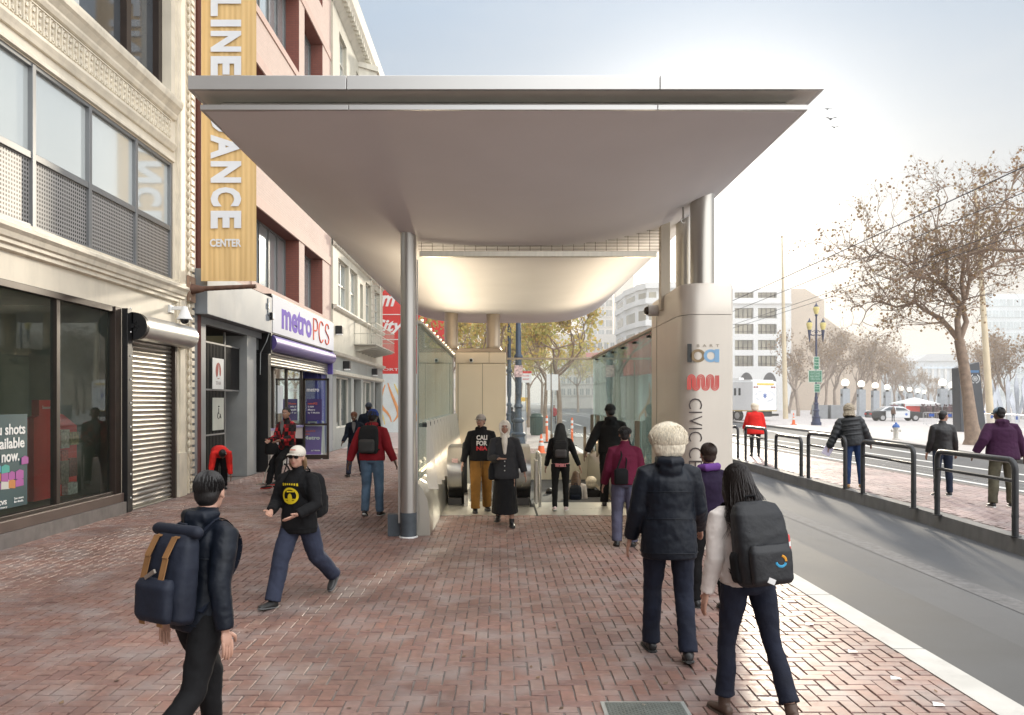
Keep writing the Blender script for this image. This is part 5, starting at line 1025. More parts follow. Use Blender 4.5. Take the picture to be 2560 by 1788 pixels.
for k, (px, py) in enumerate(((2356, 957), (2379, 963), (2394, 966))):
    d = F*2.33/(CY-py); q = P(px, py, d); q.z = 0; dup(gp0, q, label='%s globe-topped granite pillar just left of the black monolith' % ['first', 'middle', 'last'][k])
# ---- black monolith with wreath emblem
mo = thing('monolith_sign', P(2430, 1056, 52).xyz*Vector((1, 1, 0)), 'leaning black monolith with a white wreath and globe emblem behind the tree', 'monument'); c = mo.location
D = c.y
def PXm(x): return (x-CX)*D/F
def PZm(y): return H-(y-CY)*D/F
MB().prism([(PXm(2402), 0), (PXm(2466), 0), (PXm(2448), PZm(905)), (PXm(2420), PZm(912)), (PXm(2398), PZm(920))], 'y', D, D+.9).build('slab', M('black granite slab', (.035, .04, .05), .35, 0, .15, 3), mo, bevel=.02)
ex, ez, er = PXm(2437), PZm(947), .26; m = MB()
m.tube([(ex+er*.62*math.cos(a), D-.02, ez+er*.62*math.sin(a)) for a in np.linspace(0, 6.283, 20)], .013, 4)
for q in (.33, .66): m.tube([(ex+er*.62*q*math.cos(a), D-.02, ez+er*.62*q*math.sin(a)) for a in np.linspace(0, 6.283, 14)], .008, 4)
for a in np.linspace(0, math.pi, 5)[:-1]: m.tube([(ex-er*.62*math.cos(a), D-.02, ez-er*.62*math.sin(a)), (ex+er*.62*math.cos(a), D-.02, ez+er*.62*math.sin(a))], .008, 4)
for s_ in (-1, 1):
    for k in range(8): a = -math.pi/2+s_*(.25+k*.31); m.tube([(ex+er*1.0*math.cos(a), D-.02, ez+er*1.0*math.sin(a)), (ex+er*1.25*math.cos(a+s_*.22), D-.02, ez+er*1.25*math.sin(a+s_*.22))], [.035, .012], 4)
m.build('emblem', M('emblem white', (.7, .72, .72), .5), mo)
MB().box(PXm(2422), PXm(2447), D-.01, D, PZm(932), PZm(926)).build('blue_strip', M('blue strip', (.05, .15, .30), .5), mo)
# ---- hydrant
q = G(2240, 1099, .03); hy = thing('fire_hydrant', q, 'white fire hydrant with a blue cap on the plaza edge', 'fire hydrant')
MB().lathe((0, 0, 0), [(0, .17), (.05, .17), (.06, .12), (.55, .115), (.57, .16), (.62, .16)], 18).build('barrel', M('hydrant white', (.66, .64, .58), .5, 0, .12, 5, grime=.2), hy, smooth=True, local=True)
m = MB()
for a in ((1, 0), (-1, 0), (0, -1)): m.cyl((0, 0, .45), (a[0]*.2, a[1]*.2, .45), .055, n=12).cyl((a[0]*.2, a[1]*.2, .45), (a[0]*.24, a[1]*.24, .45), .07, n=8)
m.build('outlet', M('hydrant white', (1, 1, 1)), hy, smooth=True, local=True)
MB().lathe((0, 0, .62), [(0, .19), (.04, .18), (.14, .13), (.19, .06), (.24, .05), (.26, .02)], 18).build('cap', M('hydrant blue', (.06, .16, .48), .4), hy, smooth=True, local=True)
# ---- crowd barriers
bar = M('galvanised barrier', (.62, .63, .63), .4, .5)
def barrier(a, b, label):
    a, b = Vector(a), Vector(b); d = (b-a); ln = d.length; o = thing('crowd_barrier', a, label, 'crowd barrier', 'steel crowd barriers across the plaza', rz=math.atan2(d.y, d.x))
    m = MB().tube([(0, 0, .15), (0, 0, 1.02), (.08, 0, 1.1), (ln-.08, 0, 1.1), (ln, 0, 1.02), (ln, 0, .15)], .02, 6).tube([(0, 0, .2), (ln, 0, .2)], .016, 5); x = .13
    while x < ln: m.tube([(x, 0, .2), (x, 0, 1.1)], .009, 4); x += .125
    m.build('frame', bar, o, local=True)
    m = MB()
    for x in (.25, ln-.25): m.tube([(x, -.3, .01), (x, 0, .18), (x, .3, .01)], .018, 5)
    m.build('foot', bar, o, local=True)
    MB().box(ln*.5-.2, ln*.5+.2, -.03, -.02, .78, 1.0).build('name_plate', M('barrier blue', (.03, .12, .5), .5), o, local=True); return o
pts = [(2308, 1066), (2352, 1067), (2400, 1069), (2452, 1072), (2512, 1077), (2578, 1084)]
for k, (a, b) in enumerate(zip(pts, pts[1:])): barrier(G(*a, .03), G(b[0]-1, b[1], .03), '%s crowd barrier from the police car, in the front row' % ords[k])
pts = [(2440, 1050), (2482, 1052), (2526, 1054), (2572, 1056)]
for k, (a, b) in enumerate(zip(pts, pts[1:])): barrier(G(*a, .03), G(*b, .03), '%s crowd barrier in the rear row right of the monolith' % ords[k])
# ---- steel spikes sculpture
sp = thing('spiky_sculpture', (0, 0, 0), 'cluster of tilted pale steel blades at the right edge of the plaza', 'sculpture'); sp.location = P(2535, 1050, 75).xyz*Vector((1, 1, 0)); m = MB()
rnd = random.Random(9)
for k in range(13): x = sp.location.x-1.6+k*.32; y = 75+rnd.uniform(-.6, .6); tx = x+rnd.uniform(-.9, .9); h = rnd.uniform(2.6, 5.2); m.prism([(x-.1, 0), (x+.1, 0), (tx+.22, h*.8), (tx, h), (tx-.2, h*.75)], 'y', y, y+.06)
m.build('blades', M('weathered blade', (.50, .53, .58), .4, .5, .2, 1), sp)
# ---- planter boxes and tree guards
for k, (px, w_) in enumerate(((2095, 17), (2058, 12))):
    a = P(px-w_, 1034, 92); b = P(px+w_, 1013, 92); o = MB().box(a.x, b.x, 92, 94, 0, b.z); o.build('planter', M('grey planter', (.28, .29, .30), .7), label=('long grey planter box at the foot of the first globe pillar', 'short grey planter box right of the blue lamp post')[k], cat='planter', bevel=.03)
# ---- tent with crowd
tn = thing('market_tent', P(2305, 1030, 98).xyz*Vector((1, 1, 0)), 'white pitched market tent with a red side panel beyond the police car', 'tent'); D = 98
a, b = P(2262, 1009, D), P(2351, 996, D); zr = P(0, 993, D).z
m = MB().quad((a.x, D, a.z), (b.x, D, a.z), (b.x-2.2, D+2, zr), (a.x+2.2, D+2, zr)).quad((a.x, D+4, a.z), (b.x, D+4, a.z), (b.x-2.2, D+2, zr), (a.x+2.2, D+2, zr)).quad((a.x, D, a.z), (a.x, D+4, a.z), (a.x+2.2, D+2, zr)).quad((b.x, D, a.z), (b.x, D+4, a.z), (b.x-2.2, D+2, zr)).box(a.x, b.x, D-.02, D, a.z-.3, a.z); m.build('roof', whitem, tn)
m = MB()
for x in (a.x+.1, (a.x+b.x)/2, b.x-.1): m.box(x-.04, x+.04, D, D+.08, 0, a.z).box(x-.04, x+.04, D+3.9, D+3.98, 0, a.z)
m.build('leg', whitem, tn)
MB().box(a.x, a.x+1.9, D+.1, D+.15, a.z-1.1, a.z-.05).build('side_panel', M('tent red', (.65, .06, .05), .6), tn)
m = MB(); rnd = random.Random(12)
for k in range(70):
    x = rnd.uniform(a.x+1.6, b.x+2.6); y = D+rnd.uniform(-3, 5); h = rnd.uniform(1.5, 1.8); m.tube([(x, y, 0), (x, y, h*.5), (x, y, h*.8), (x, y, h*.85)], [.14, .19, .21, .1], 7).ell((x, y, h-.1), (.09, .1, .12), n=7, m=5)
m.build('distant_crowd', M('crowd clothing', (.10, .055, .06), .8, 0, .9, .9), label='mass of people standing around the white tent', cat='crowd', kind='stuff')
# ---- traffic cones, delineators
orange = M('cone orange', (.85, .16, .04), .5, 0, .08, 3); refl = M('cone white band', (.8, .8, .78), .4)
def cone(q, h, label, slim=False):
    o = thing('delineator' if slim else 'traffic_cone', q, label, 'delineator post' if slim else 'traffic cone')
    if slim: MB().lathe((0, 0, .06), [(0, .06), (h-.12, .045), (h-.06, .03)], 14).build('post', orange, o, smooth=True, local=True); pr = .052
    else: MB().lathe((0, 0, .03), [(0, .15), (h-.05, .03), (h-.03, .02)], 16).build('cone', orange, o, smooth=True, local=True)
    MB().box(-.2, .2, -.2, .2, 0, .05).build('base', rubber if slim else orange, o, bevel=.01, local=True)
    for f in ((.62, .72), (.8, .9)) if slim else ((.42, .58), (.68, .78)):
        r0, r1 = ((.058, .057) if slim else (.155-.12*f[0], .155-.12*f[1])); MB().lathe((0, 0, f[0]*h), [(0, r0+.004), ((f[1]-f[0])*h, r1+.004)], 16).build('band', refl, o, smooth=True, local=True)
cone(G(1353, 1135), .74, 'orange cone with white bands behind the rear glass left of the two posts'); cone(G(1367, 1107), 1.3, 'left orange delineator post behind the rear glass', True); cone(G(1430, 1115, ROADZ), 1.32, 'right orange delineator post at the kerb behind the rear glass', True); cone(G(1984, 1062, .03), 1.0, 'orange cone at the back corner of the white command truck')
# ---- trash bin, near lamps, signs behind the entrance
q = G(1341, 1088); tb = thing('litter_bin', q, 'dark green round litter bin on the pavement behind the rear glass', 'litter bin')
MB().lathe((0, 0, 0), [(0, .32), (.08, .34), (1.0, .37), (1.03, .40), (1.1, .40), (1.14, .33), (1.25, .30), (1.3, .1)], 20).build('drum', M('bin green', (.035, .07, .06), .5, .3), tb, smooth=True, local=True)
m = MB()
for k in range(16): a_ = k*math.pi/8; m.box(.36*math.cos(a_)-.015, .36*math.cos(a_)+.015, .36*math.sin(a_)-.015, .36*math.sin(a_)+.015, .1, 1.0)
m.build('slats', M('bin slat', (.06, .10, .09), .4, .4), tb, local=True)
for (px, py, kk, lb) in ((1296, 1132, 1.0, 'dark blue ornate lamp post close behind the rear glass, beside the litter bin'), (1273, 1092, .9, 'second ornate lamp post half hidden by the tan cabinet edge')):
    q = G(px, py); o = thing('lamp_post', q, lb, 'lamp post')
    m = ornate_base(MB(), (0, 0, 0), .95*kk); m.lathe((0, 0, 2.3), [(0, .12), (.5, .13), (1.3, .12), (1.35, .17), (1.42, .17), (1.5, .11), (5, .09), (9, .06)], 14); m.build('post', M('lamp post blue grey', (.05, .07, .10), .5, .3, .15, 3), o, smooth=True, local=True)
    if kk == 1: MB().box(-.16, .16, -.15, -.13, 2.9, 3.35).build('sticker_sheet', M('faded stickers', (.6, .42, .40), .6, 0, .6, 12), o, local=True); MB().lathe((0, 0, 9), [(0, .1), (.2, .25), (.7, .3), (1, .05)], 12).build('lantern', lg, o, smooth=True, local=True)
def post_sign(px, py0, py1, w_, d, lb, redtop=True, lines=('BUS', 'ONLY')):
    t = P(px, py0, d); b = P(px, py1, d); o = thing('parking_sign', (t.x, d, 0), lb, 'sign')
    MB().box(t.x-.025, t.x+.025, d, d+.05, 0, t.z+.05).build('pole', M('galvanised pole', (.3, .31, .31), .5, .5), o)
    MB().box(t.x-w_/2, t.x+w_/2, d-.02, d-.005, b.z, t.z).build('plate', whitem, o)
    if redtop: MB().box(t.x-w_/2, t.x+w_/2, d-.026, d-.021, t.z-(t.z-b.z)*.2, t.z).build('red_strip', M('sign red top', (.6, .05, .04), .5), o)
    for k, s_ in enumerate(lines):
        f = fit(text(s_, .1, bold=.01), w_*.6, (t.z-b.z)*.17); f.v = [(p[0]+t.x-w_*.3, d-.03+p[1]*.2, p[2]+t.z-(t.z-b.z)*(.5+.28*k)) for p in f.v]; f.build('lettering', M('sign red top', (1, 1, 1)), o)
post_sign(1315, 928, 957, .55, 40, 'white no-parking sign with a red strip seen through the rear glass', True, ('TOW', 'AWAY')); post_sign(1381, 936, 976, .5, 35, 'plain white back of a tall road sign seen through the rear glass', False, ())
o = thing('newspaper_rack', G(1305, 1060), 'yellow and grey newspaper rack far along the pavement', 'newspaper rack'); MB().box(-.5, .5, -.3, .3, .3, 1.1).build('box', M('rack grey', (.35, .38, .42), .5), o, local=True, bevel=.03); MB().box(-.5, .5, -.31, -.3, 2.0, 2.35).box(-.45, -.4, -.3, -.25, 0, 2.2).box(.4, .45, -.3, -.25, 0, 2.2).build('header', M('rack yellow', (.8, .5, .05), .5), o, local=True)
# ---- litter and access cover
cv = thing('access_cover', G(1613, 1775), 'square steel access cover with a patterned lid set in the brick', 'manhole cover'); c = cv.location
MB().box(c.x-.27, c.x+.27, c.y-.22, c.y+.12, .001, .010).build('frame', M('pale steel edge', (.50, .52, .50), .45, .6), cv)
m = MB().box(c.x-.245, c.x+.245, c.y-.2, c.y+.10, .0101, .0125)
x = c.x-.235
while x < c.x+.23:
    y = c.y-.19
    while y < c.y+.09: m.obox((x, y, .0135), (.018, .005, .003), Matrix.Rotation(.78 if int(round((x+y)*50)) % 2 else -.78, 4, 'Z')); y += .018
    x += .022
m.build('lid', M('pattern plate', (.23, .25, .23), .5, .6, .1, 10), cv); MB().cyl((c.x, c.y+.05, .0126), (c.x, c.y+.05, .017), .012, n=10).build('bolt', steel, cv)
for k, (px, py) in enumerate(((2022, 1562), (2130, 1631), (2238, 1698), (2345, 1764))):
    q = G(px, py); MB().quad((q.x-.04, q.y-.02, .006), (q.x+.03, q.y-.035, .012), (q.x+.04, q.y+.02, .006), (q.x-.02, q.y+.03, .016)).build('paper_scrap', whitem, label='%s pale paper scrap on the brick near the kerb, counted towards the camera' % ['farthest', 'second', 'third', 'nearest'][k], cat='litter', group='paper scraps on the brick by the kerb')
# ================================================================== VEHICLES
glassdk = M('car glass', (.05, .06, .07), .06, .3, .3, 2)
def wheel(o, x, y, r, w_=.22, side=1, hubm=None):
    wm = MB().cyl((x-w_/2, y, r), (x+w_/2, y, r), r, n=24).build('wheel', rubber, o, local=True, smooth=True)
    MB().cyl((x+side*(w_/2), y, r), (x+side*(w_/2+.015), y, r), r*.62, n=18).build('rim', hubm or M('wheel rim', (.45, .45, .46), .35, .7), wm, local=True, smooth=True)
def car(label, loc, rz, body, name='parked_car', roofm=None, cat='car', group=None, detail=True):
    """x across, y along, front at -y... length 4.9"""
    o = thing(name, loc, label, cat, group, rz); W_ = .9; y0 = -2.5
    def sec(pts, w0): return pts
    prof = [(-2.6, .32), (-2.68, .55), (-2.60, .78), (-2.3, .88), (-1.15, .98), (.9*1.9, 1.0), (2.45, .95), (2.62, .85), (2.66, .55), (2.58, .32)]
    xs = [-W_, -W_*.97, 0, W_*.97, W_]
    def shell(prof, xs_, ins, zs): return [[(x, y, z) for (y, z) in prof] for x in xs_]
    inner = [(y*.985, z if z < .6 else z+.03) for y, z in prof]
    m = MB().rings([[(x, y, z) for y, z in (prof if abs(x) > W_*.95 else inner)] for x in (-W_, -W_*.9, W_*.9, W_)]); m.build('body', body, o, local=True, smooth=True, bevel=.03)
    cab = [(-1.25, .97), (-.55, 1.42), (-.3, 1.47), (.75, 1.47), (1.1, 1.42), (1.85, .99)]
    m = MB().rings([[(x*(1 if z < 1.1 else .84), y, z) for y, z in cab] for x in (-W_*.93, -W_*.85, W_*.85, W_*.93)]); m.build('cabin', roofm or body, o, local=True, smooth=True)
    for s_ in (-1, 1):
        def xx(z): return s_*W_*(.945-.16*(z-1.0)/.42)
        for q in (((-.98, 1.06), (-.42, 1.40), (.22, 1.41), (.22, 1.05)), ((.30, 1.05), (.30, 1.41), (.85, 1.40), (1.5, 1.06))): MB().quad(*[(xx(z), y, z) for y, z in q]).build('window', glassdk, o, local=True)
    MB().quad((-.72, -1.22, 1.03), (.72, -1.22, 1.03), (.64, -.62, 1.40), (-.64, -.62, 1.40)).build('windscreen', glassdk, o, local=True); MB().quad((-.72, 1.80, 1.04), (.72, 1.80, 1.04), (.64, 1.17, 1.40), (-.64, 1.17, 1.40)).build('rear_window', glassdk, o, local=True)
    for x in (-W_+.1, W_-.1):
        for y in (-1.65, 1.55): wheel(o, x, y, .34, .24, 1 if x > 0 else -1)
    for x in (-.65, .65):
        MB().box(x-.2, x+.2, -2.70, -2.62, .60, .76).build('headlight', M('head lamp', (.7, .7, .68), .15), o, local=True, bevel=.02); MB().box(x-.2, x+.2, 2.62, 2.69, .62, .80).build('tail_light', M('tail lamp', (.55, .03, .02), .2), o, local=True, bevel=.02)
    return o
carw = M('car white', (.75, .76, .77), .2, .1, .02); carb = M('car black', (.02, .021, .025), .22, .2, .05); cars = M('car silver', (.50, .52, .54), .25, .6, .04)
# police car: nose to the left, seen from its left side
q = G(2237, 1052.5, .03); pc = car('black and white police car with roof light bar parked on the plaza', q, R(90)+R(-3), carb, 'police_car', carw, 'police car')
for s_ in (-1, 1): MB().box(s_*.902-.004, s_*.902+.004, -1.1, 1.25, .34, .985).build('door', carw, pc, local=True)
MB().box(-.55, .55, -.1, .2, 1.49, 1.60).build('light_bar', M('light bar', (.16, .05, .08), .3), pc, local=True, bevel=.03)
for s_ in (-1, 1): MB().prism([(-.75+.17*math.cos(a)*(1 if k % 2 else .6), .68+.17*math.sin(a)*(1 if k % 2 else .6)) for k, a in enumerate(np.linspace(0, 2*math.pi, 14, endpoint=False))], 'x', s_*.908-.002, s_*.908+.002).build('door_badge', M('badge blue', (.05, .15, .5), .5), pc, local=True)
MB().box(-.95, .95, -2.78, -2.66, .35, .62).build('push_bar', blackm, pc, local=True)
# command truck
q = G(1912, 1054); tr = thing('command_truck', (q.x-1.2, q.y+1.0, 0), 'large white police command truck with amber light bar and star emblem', 'truck', rz=R(28)); tr.location = (q.x-1.0, q.y+.6, 0); tr.scale = (1.14,)*3
tw = M('truck white', (.86, .87, .88), .35, .1, .03, .6, grime=.1)
# local: rear face at y=0 looking -y, width x 0..2.75, body goes back along +y
Wt, Lt = 2.9, 9.2
MB().box(0, Wt, 0, Lt, .95, 3.55).build('body', tw, tr, local=True, bevel=.05)
MB().box(.1, Wt-.1, .3, Lt-.3, 3.55, 3.68).box(.3, .9, 2, 3.4, 3.68, 3.9).box(1.6, 2.2, 4.6, 6, 3.68, 3.85).build('roof_gear', whitem, tr, local=True, bevel=.02)
MB().box(.5, 2.5, -.05, 0, 3.22, 3.36).build('light_bar', M('amber light bar', (.85, .55, .05), .4, 0, .25, 12), tr, local=True)
MB().box(0, Wt, -.012, Lt*.98, .88, .96).build('gold_stripe', M('gold stripe', (.55, .40, .12), .5), tr, local=True)
for x in (.2, .5, 2.3, 2.6): MB().box(x-.1, x+.1, -.03, 0, 2.95, 3.08).build('marker_light', M('marker red', (.25, .05, .05), .3), tr, local=True)
for x in (.35, 2.5): MB().box(x-.22, x+.22, -.04, 0, .62, .86).build('lamp_cluster', M('lamp cluster', (.75, .72, .68), .3), tr, local=True)
MB().box(.0, Wt, -.25, -.02, .45, .66).box(.5, 2.3, -.02, .8, .4, .88).build('bumper', blackm, tr, local=True, bevel=.02)
MB().box(-.02, 0, 3, 4, .45, .9).box(-.02, .6, 4.3, 5.1, .42, .88).box(0, .1, 6.2, 8.6, .4, .9).build('side_locker', M('locker grey', (.35, .34, .32), .5), tr, local=True, bevel=.01)
for y in (1.6, 2.15): MB().box(-.02, 0, y-.13, y+.13, 2.3, 2.95).build('side_window', glassdk, tr, local=True, bevel=.01)
m = MB()
for k in range(7): a = k*2*math.pi/7+math.pi/2; m.prism([(1.45+.30*math.cos(a), 2.25+.30*math.sin(a)), (1.45+.13*math.cos(a+.45), 2.25+.13*math.sin(a+.45)), (1.45, 2.25), (1.45+.13*math.cos(a-.45), 2.25+.13*math.sin(a-.45))], 'y', -.012-.0005*k, -.002)
m.build('star_emblem', M('star blue', (.08, .16, .42), .5), tr, local=True)
fnt = M('faded truck lettering', (.38, .42, .48), .6)
def arc_text(s_, r, cx, cz, a0, a1, size, flip=1):
    for k, ch in enumerate(s_):
        if ch == ' ': continue
        a = a0+(a1-a0)*k/(len(s_)-1); b = text(ch, size, bold=.02, res=1); rot = (a-math.pi/2) if flip == 1 else (a+math.pi/2); ca, sa = math.cos(rot), math.sin(rot)
        yield MB_rot(b, ca, sa, cx+r*1.35*math.cos(a), cz+r*math.sin(a)*.55)
def MB_rot(b, ca, sa, x, z): b.v = [(x+p[0]*ca-p[2]*sa, -.01+p[1]*.2, z+p[0]*sa+p[2]*ca) for p in b.v]; return b
m = MB()
for b in arc_text('SAN FRANCISCO POLICE', .82, 1.45, 2.2, math.pi*.93, math.pi*.07, .17): m.add(b)
for b in arc_text('MOBILE COMMAND', .82, 1.45, 2.15, math.pi*1.12, math.pi*1.88, .17, -1): m.add(b)
m.build('lettering', fnt, tr, local=True)
m = MB(); m.tube([(-.01, 4.6+.52*math.cos(a), 2.2+.52*math.sin(a)) for a in np.linspace(0, 6.283, 24)], .02, 4).tube([(-.01, 4.6, 1.9), (-.01, 4.6, 2.5)], .05, 4).ell((-.01, 4.6, 2.3), (.02, .14, .14), n=10, m=6); m.build('side_seal', fnt, tr, local=True)
for y in (1.9, 2.95, 7.9):
    for x, s_ in ((.16, -1), (Wt-.16, 1)): wheel(tr, x, y, .48, .3, s_)
# far traffic in the street
rr_ = [(1487, 1011, 20, 'white car driving away far down the street, left of the others', carw), (1465, 1010, 0, 'silver far car between the white ones in the street', cars), (1432, 1011, 0, 'small white far car nearest the tree trunks', carw), (1540, 1022, 0, 'white car with red tail lights seen through the green glass', carw), (2230-8, 1036, 90, 'dark car half hidden behind the police car', carb)]
for px, py, rz, lb, mt in rr_: q = G(px, py, ROADZ); car(lb, q, R(180+rz if px != 1540 else 180), mt, 'distant_car', group='cars in the far street')
# ---- birds
bm_ = M('bird dark', (.06, .06, .07), .8)
for px, py, s_, lb in ((2069, 273, .9, 'topmost of the three small birds beside the canopy corner'), (2077, 298, 1.25, 'middle and largest of the three birds, wings spread wide'), (2086, 319, .85, 'lowest of the three small birds beside the canopy corner')):
    q = P(px, py, 60); o = thing('bird', q, lb, 'bird', 'small birds in flight'); MB().ell((0, 0, 0), (.06*s_, .16*s_, .05*s_), n=8, m=6).build('body', bm_, o, local=True)
    for sg_ in (-1, 1): MB().quad((0, -.06*s_, .02), (sg_*.22*s_, -.07*s_, .09*s_), (sg_*.24*s_, .05*s_, .09*s_), (0, .07*s_, .02)).quad((sg_*.22*s_, -.07*s_, .09*s_), (sg_*.5*s_, 0, .04*s_), (sg_*.24*s_, .05*s_, .09*s_)).build('wing', bm_, o, local=True)
# ================================================================== TREES
bark = M('plane tree bark', (.27, .20, .15), .85, 0, .25, 5, .3, 40); bark2 = M('hazy bark', (.34, .27, .22), .9, 0, .2, 3)  # second bark is paler, with haze put into its colour
def leafmat(name, cols, trans=.35):
    m = M(name, cols[0], .6, 0, .1); t = m.node_tree; n = t.nodes.new; l = t.links.new; b = t.nodes['Principled BSDF']
    g = n('ShaderNodeNewGeometry'); r = n('ShaderNodeValToRGB'); l(g.outputs['Random Per Island'], r.inputs[0]); r.color_ramp.elements.remove(r.color_ramp.elements[1])
    for k, cc_ in enumerate(cols):
        e_ = r.color_ramp.elements[0] if k == 0 else r.color_ramp.elements.new(k/(len(cols)-1)); e_.position = k/(len(cols)-1); e_.color = cc_+(1,)
    l(r.outputs[0], b.inputs['Base Color'])
    tl = n('ShaderNodeBsdfTranslucent'); l(r.outputs[0], tl.inputs[0]); mx_ = n('ShaderNodeMixShader'); mx_.inputs[0].default_value = trans; o_ = t.nodes['Material Output']; l(b.outputs[0], mx_.inputs[1]); l(tl.outputs[0], mx_.inputs[2]); l(mx_.outputs[0], o_.inputs[0]); return m
leaf1 = leafmat('autumn leaves', [(.26, .17, .11), (.34, .22, .11), (.22, .16, .12), (.36, .27, .12)]); leaf2 = leafmat('yellow green leaves', [(.50, .46, .16), (.58, .44, .16), (.38, .40, .14), (.60, .38, .16)], .6); leaf3 = leafmat('sparse brown leaves', [(.30, .21, .13), (.38, .27, .17), (.26, .19, .13)])
class Tree:
    def __init__(s, seed): s.r = random.Random(seed); s.w = MB(); s.tips = []
    def grow(s, p, d, ln, rad, depth, up=.25, spread=.7, shrink=.74, kids_=(2, 3), wob=.25):
        r = s.r; pts = [p]; n_ = 4 if depth > 1 else 3; q = p.copy(); dd = d.copy()
        for k in range(n_):
            dd = (dd+Vector((r.gauss(0, wob), r.gauss(0, wob), r.gauss(0, wob)+up*.3))).normalized(); q = q+dd*ln/n_; pts.append(q.copy())
        rads = [rad*(1-.42*k/n_) for k in range(n_+1)]
        s.w.tube(pts, rads, 6 if depth > 2 else (4 if depth > 0 else 3), caps=False)
        if depth <= 1: s.tips += [(x, dd.copy()) for x in pts[1:]]
        if depth == 0: return
        for k in range(r.randint(*kids_)+(1 if depth <= 2 else 0)):
            t = r.choice([1, 1, .75, .5]) if k else 1; base = pts[max(1, int(round(t*n_)))]; nd = (dd+Vector((r.gauss(0, spread), r.gauss(0, spread), r.gauss(0, spread*.6)+up))).normalized()
            s.grow(base, nd, ln*shrink*r.uniform(.8, 1.15), rad*.58*r.uniform(.85, 1.1), depth-1, up, spread, shrink, kids_, wob)
    def leaves(s, n_, size, spread=.3):
        m = MB(); r = s.r
        for k in range(n_):
            p, d = r.choice(s.tips); p = p+Vector((r.gauss(0, spread), r.gauss(0, spread), r.gauss(0, spread)-.05)); a = Euler((r.uniform(0, 6.3), r.uniform(0, 6.3), r.uniform(0, 6.3))).to_matrix(); z = size*r.uniform(.6, 1.3)
            m.quad(*[p+a @ Vector(v)*z for v in ((-.5, -.1, .06), (0, -.5, 0), (.5, -.05, .08), (.25, .45, 0), (-.25, .42, 0))])
        return m
# the big plane tree at right: limbs traced from the photo
D = 37.0; T = Tree(5); tp = G(2433, 1112, .03); D = tp.y
def W3(x, y, dy=0): return P(x, y, D+dy)
tr_ = thing('plane_tree', tp, 'big plane tree with bare twigs and last brown leaves at the right edge', 'tree')
def limb(pp, r0, r1):
    pts = [W3(*q) for q in pp]; T.w.tube(pts, [r0+(r1-r0)*k/(len(pts)-1) for k in range(len(pts))], 10, caps=False); return pts
T.w.tube([W3(2435, 1113)+Vector((0, 0, -.1)), W3(2434, 1096), W3(2428, 1060), W3(2420, 990), W3(2409, 910), W3(2398, 850)], [.52, .36, .29, .24, .22, .21], 14, caps=False)
main = [limb([(2398, 852), (2378, 826, .3), (2352, 796, .5), (2310, 775, .7), (2289, 757, .9), (2240, 768, 1.2), (2200, 752, 1.4)], .13, .04), limb([(2398, 850), (2393, 800), (2403, 762, .2), (2378, 735, .3), (2362, 712, .2), (2330, 700, -.3), (2290, 688, -.6), (2230, 700, -1)], .14, .035),
        limb([(2400, 848), (2416, 805, -.1), (2404, 764, .2), (2416, 740), (2424, 700), (2420, 640), (2432, 590), (2450, 500)], .13, .03), limb([(2424, 702), (2450, 680, .4), (2500, 655, 1), (2565, 640, 1.5), (2640, 610, 2)], .10, .05), limb([(2410, 755), (2404, 700, -.6), (2412, 640, -1.2), (2470, 622, -2), (2565, 628, -3)], .09, .06),
        limb([(2362, 712, .2), (2370, 640, .5), (2340, 590, .8), (2350, 500, 1)], .07, .02), limb([(2289, 757, .9), (2285, 715, 1.2), (2300, 690, 1.5), (2250, 650, 1.6), (2200, 640, 1.8), (2160, 655, 2)], .05, .015), limb([(2420, 640), (2480, 560, .5), (2530, 470, 1), (2545, 400, 1)], .06, .02), limb([(2470, 622, -2), (2520, 560, -2), (2580, 500, -2)], .06, .02)]
for pts in main:
    for k in range(2, len(pts)):
        for z in range(4):
            p = pts[k-1].lerp(pts[k], T.r.random()); d = (pts[k]-pts[k-1]).normalized(); nd = (d*.6+Vector((T.r.gauss(-.1, .8), T.r.gauss(0, .9), T.r.gauss(.25, .7)))).normalized(); T.grow(p, nd, T.r.uniform(1.1, 1.8), .030, 3, .12, .75, .72, (2, 3), .3)
T.w.build('trunk', bark, tr_, smooth=True); T.leaves(5200, .115, .10).build('crown', leaf1, tr_)
# bare plaza trees behind (copies of three kinds)
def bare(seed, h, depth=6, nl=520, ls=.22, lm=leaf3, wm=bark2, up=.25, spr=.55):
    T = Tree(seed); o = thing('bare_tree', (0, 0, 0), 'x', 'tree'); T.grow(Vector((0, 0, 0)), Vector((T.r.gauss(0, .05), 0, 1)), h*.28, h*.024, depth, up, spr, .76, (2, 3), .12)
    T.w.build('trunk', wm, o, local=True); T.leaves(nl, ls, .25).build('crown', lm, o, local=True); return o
protos = [bare(21, 11), bare(22, 12), bare(23, 10.5)]
spots = [(1995, 110, 1.15), (2030, 125, 1.25), (2062, 112, 1.1), (2090, 135, 1.3), (2120, 118, 1.15), (2150, 128, 1.1), (2178, 118, 1.05), (2205, 132, 1.1), (2235, 150, 1.1), (2262, 140, .95), (2290, 155, .9), (2318, 150, .75), (1972, 135, 1.1), (2450, 82, .8), (2485, 88, .9), (2520, 80, .9), (2555, 90, 1.0), (2590, 78, .9), (2340, 170, .7), (2420, 110, .9)]
rnd = random.Random(3); used = [0, 0, 0]
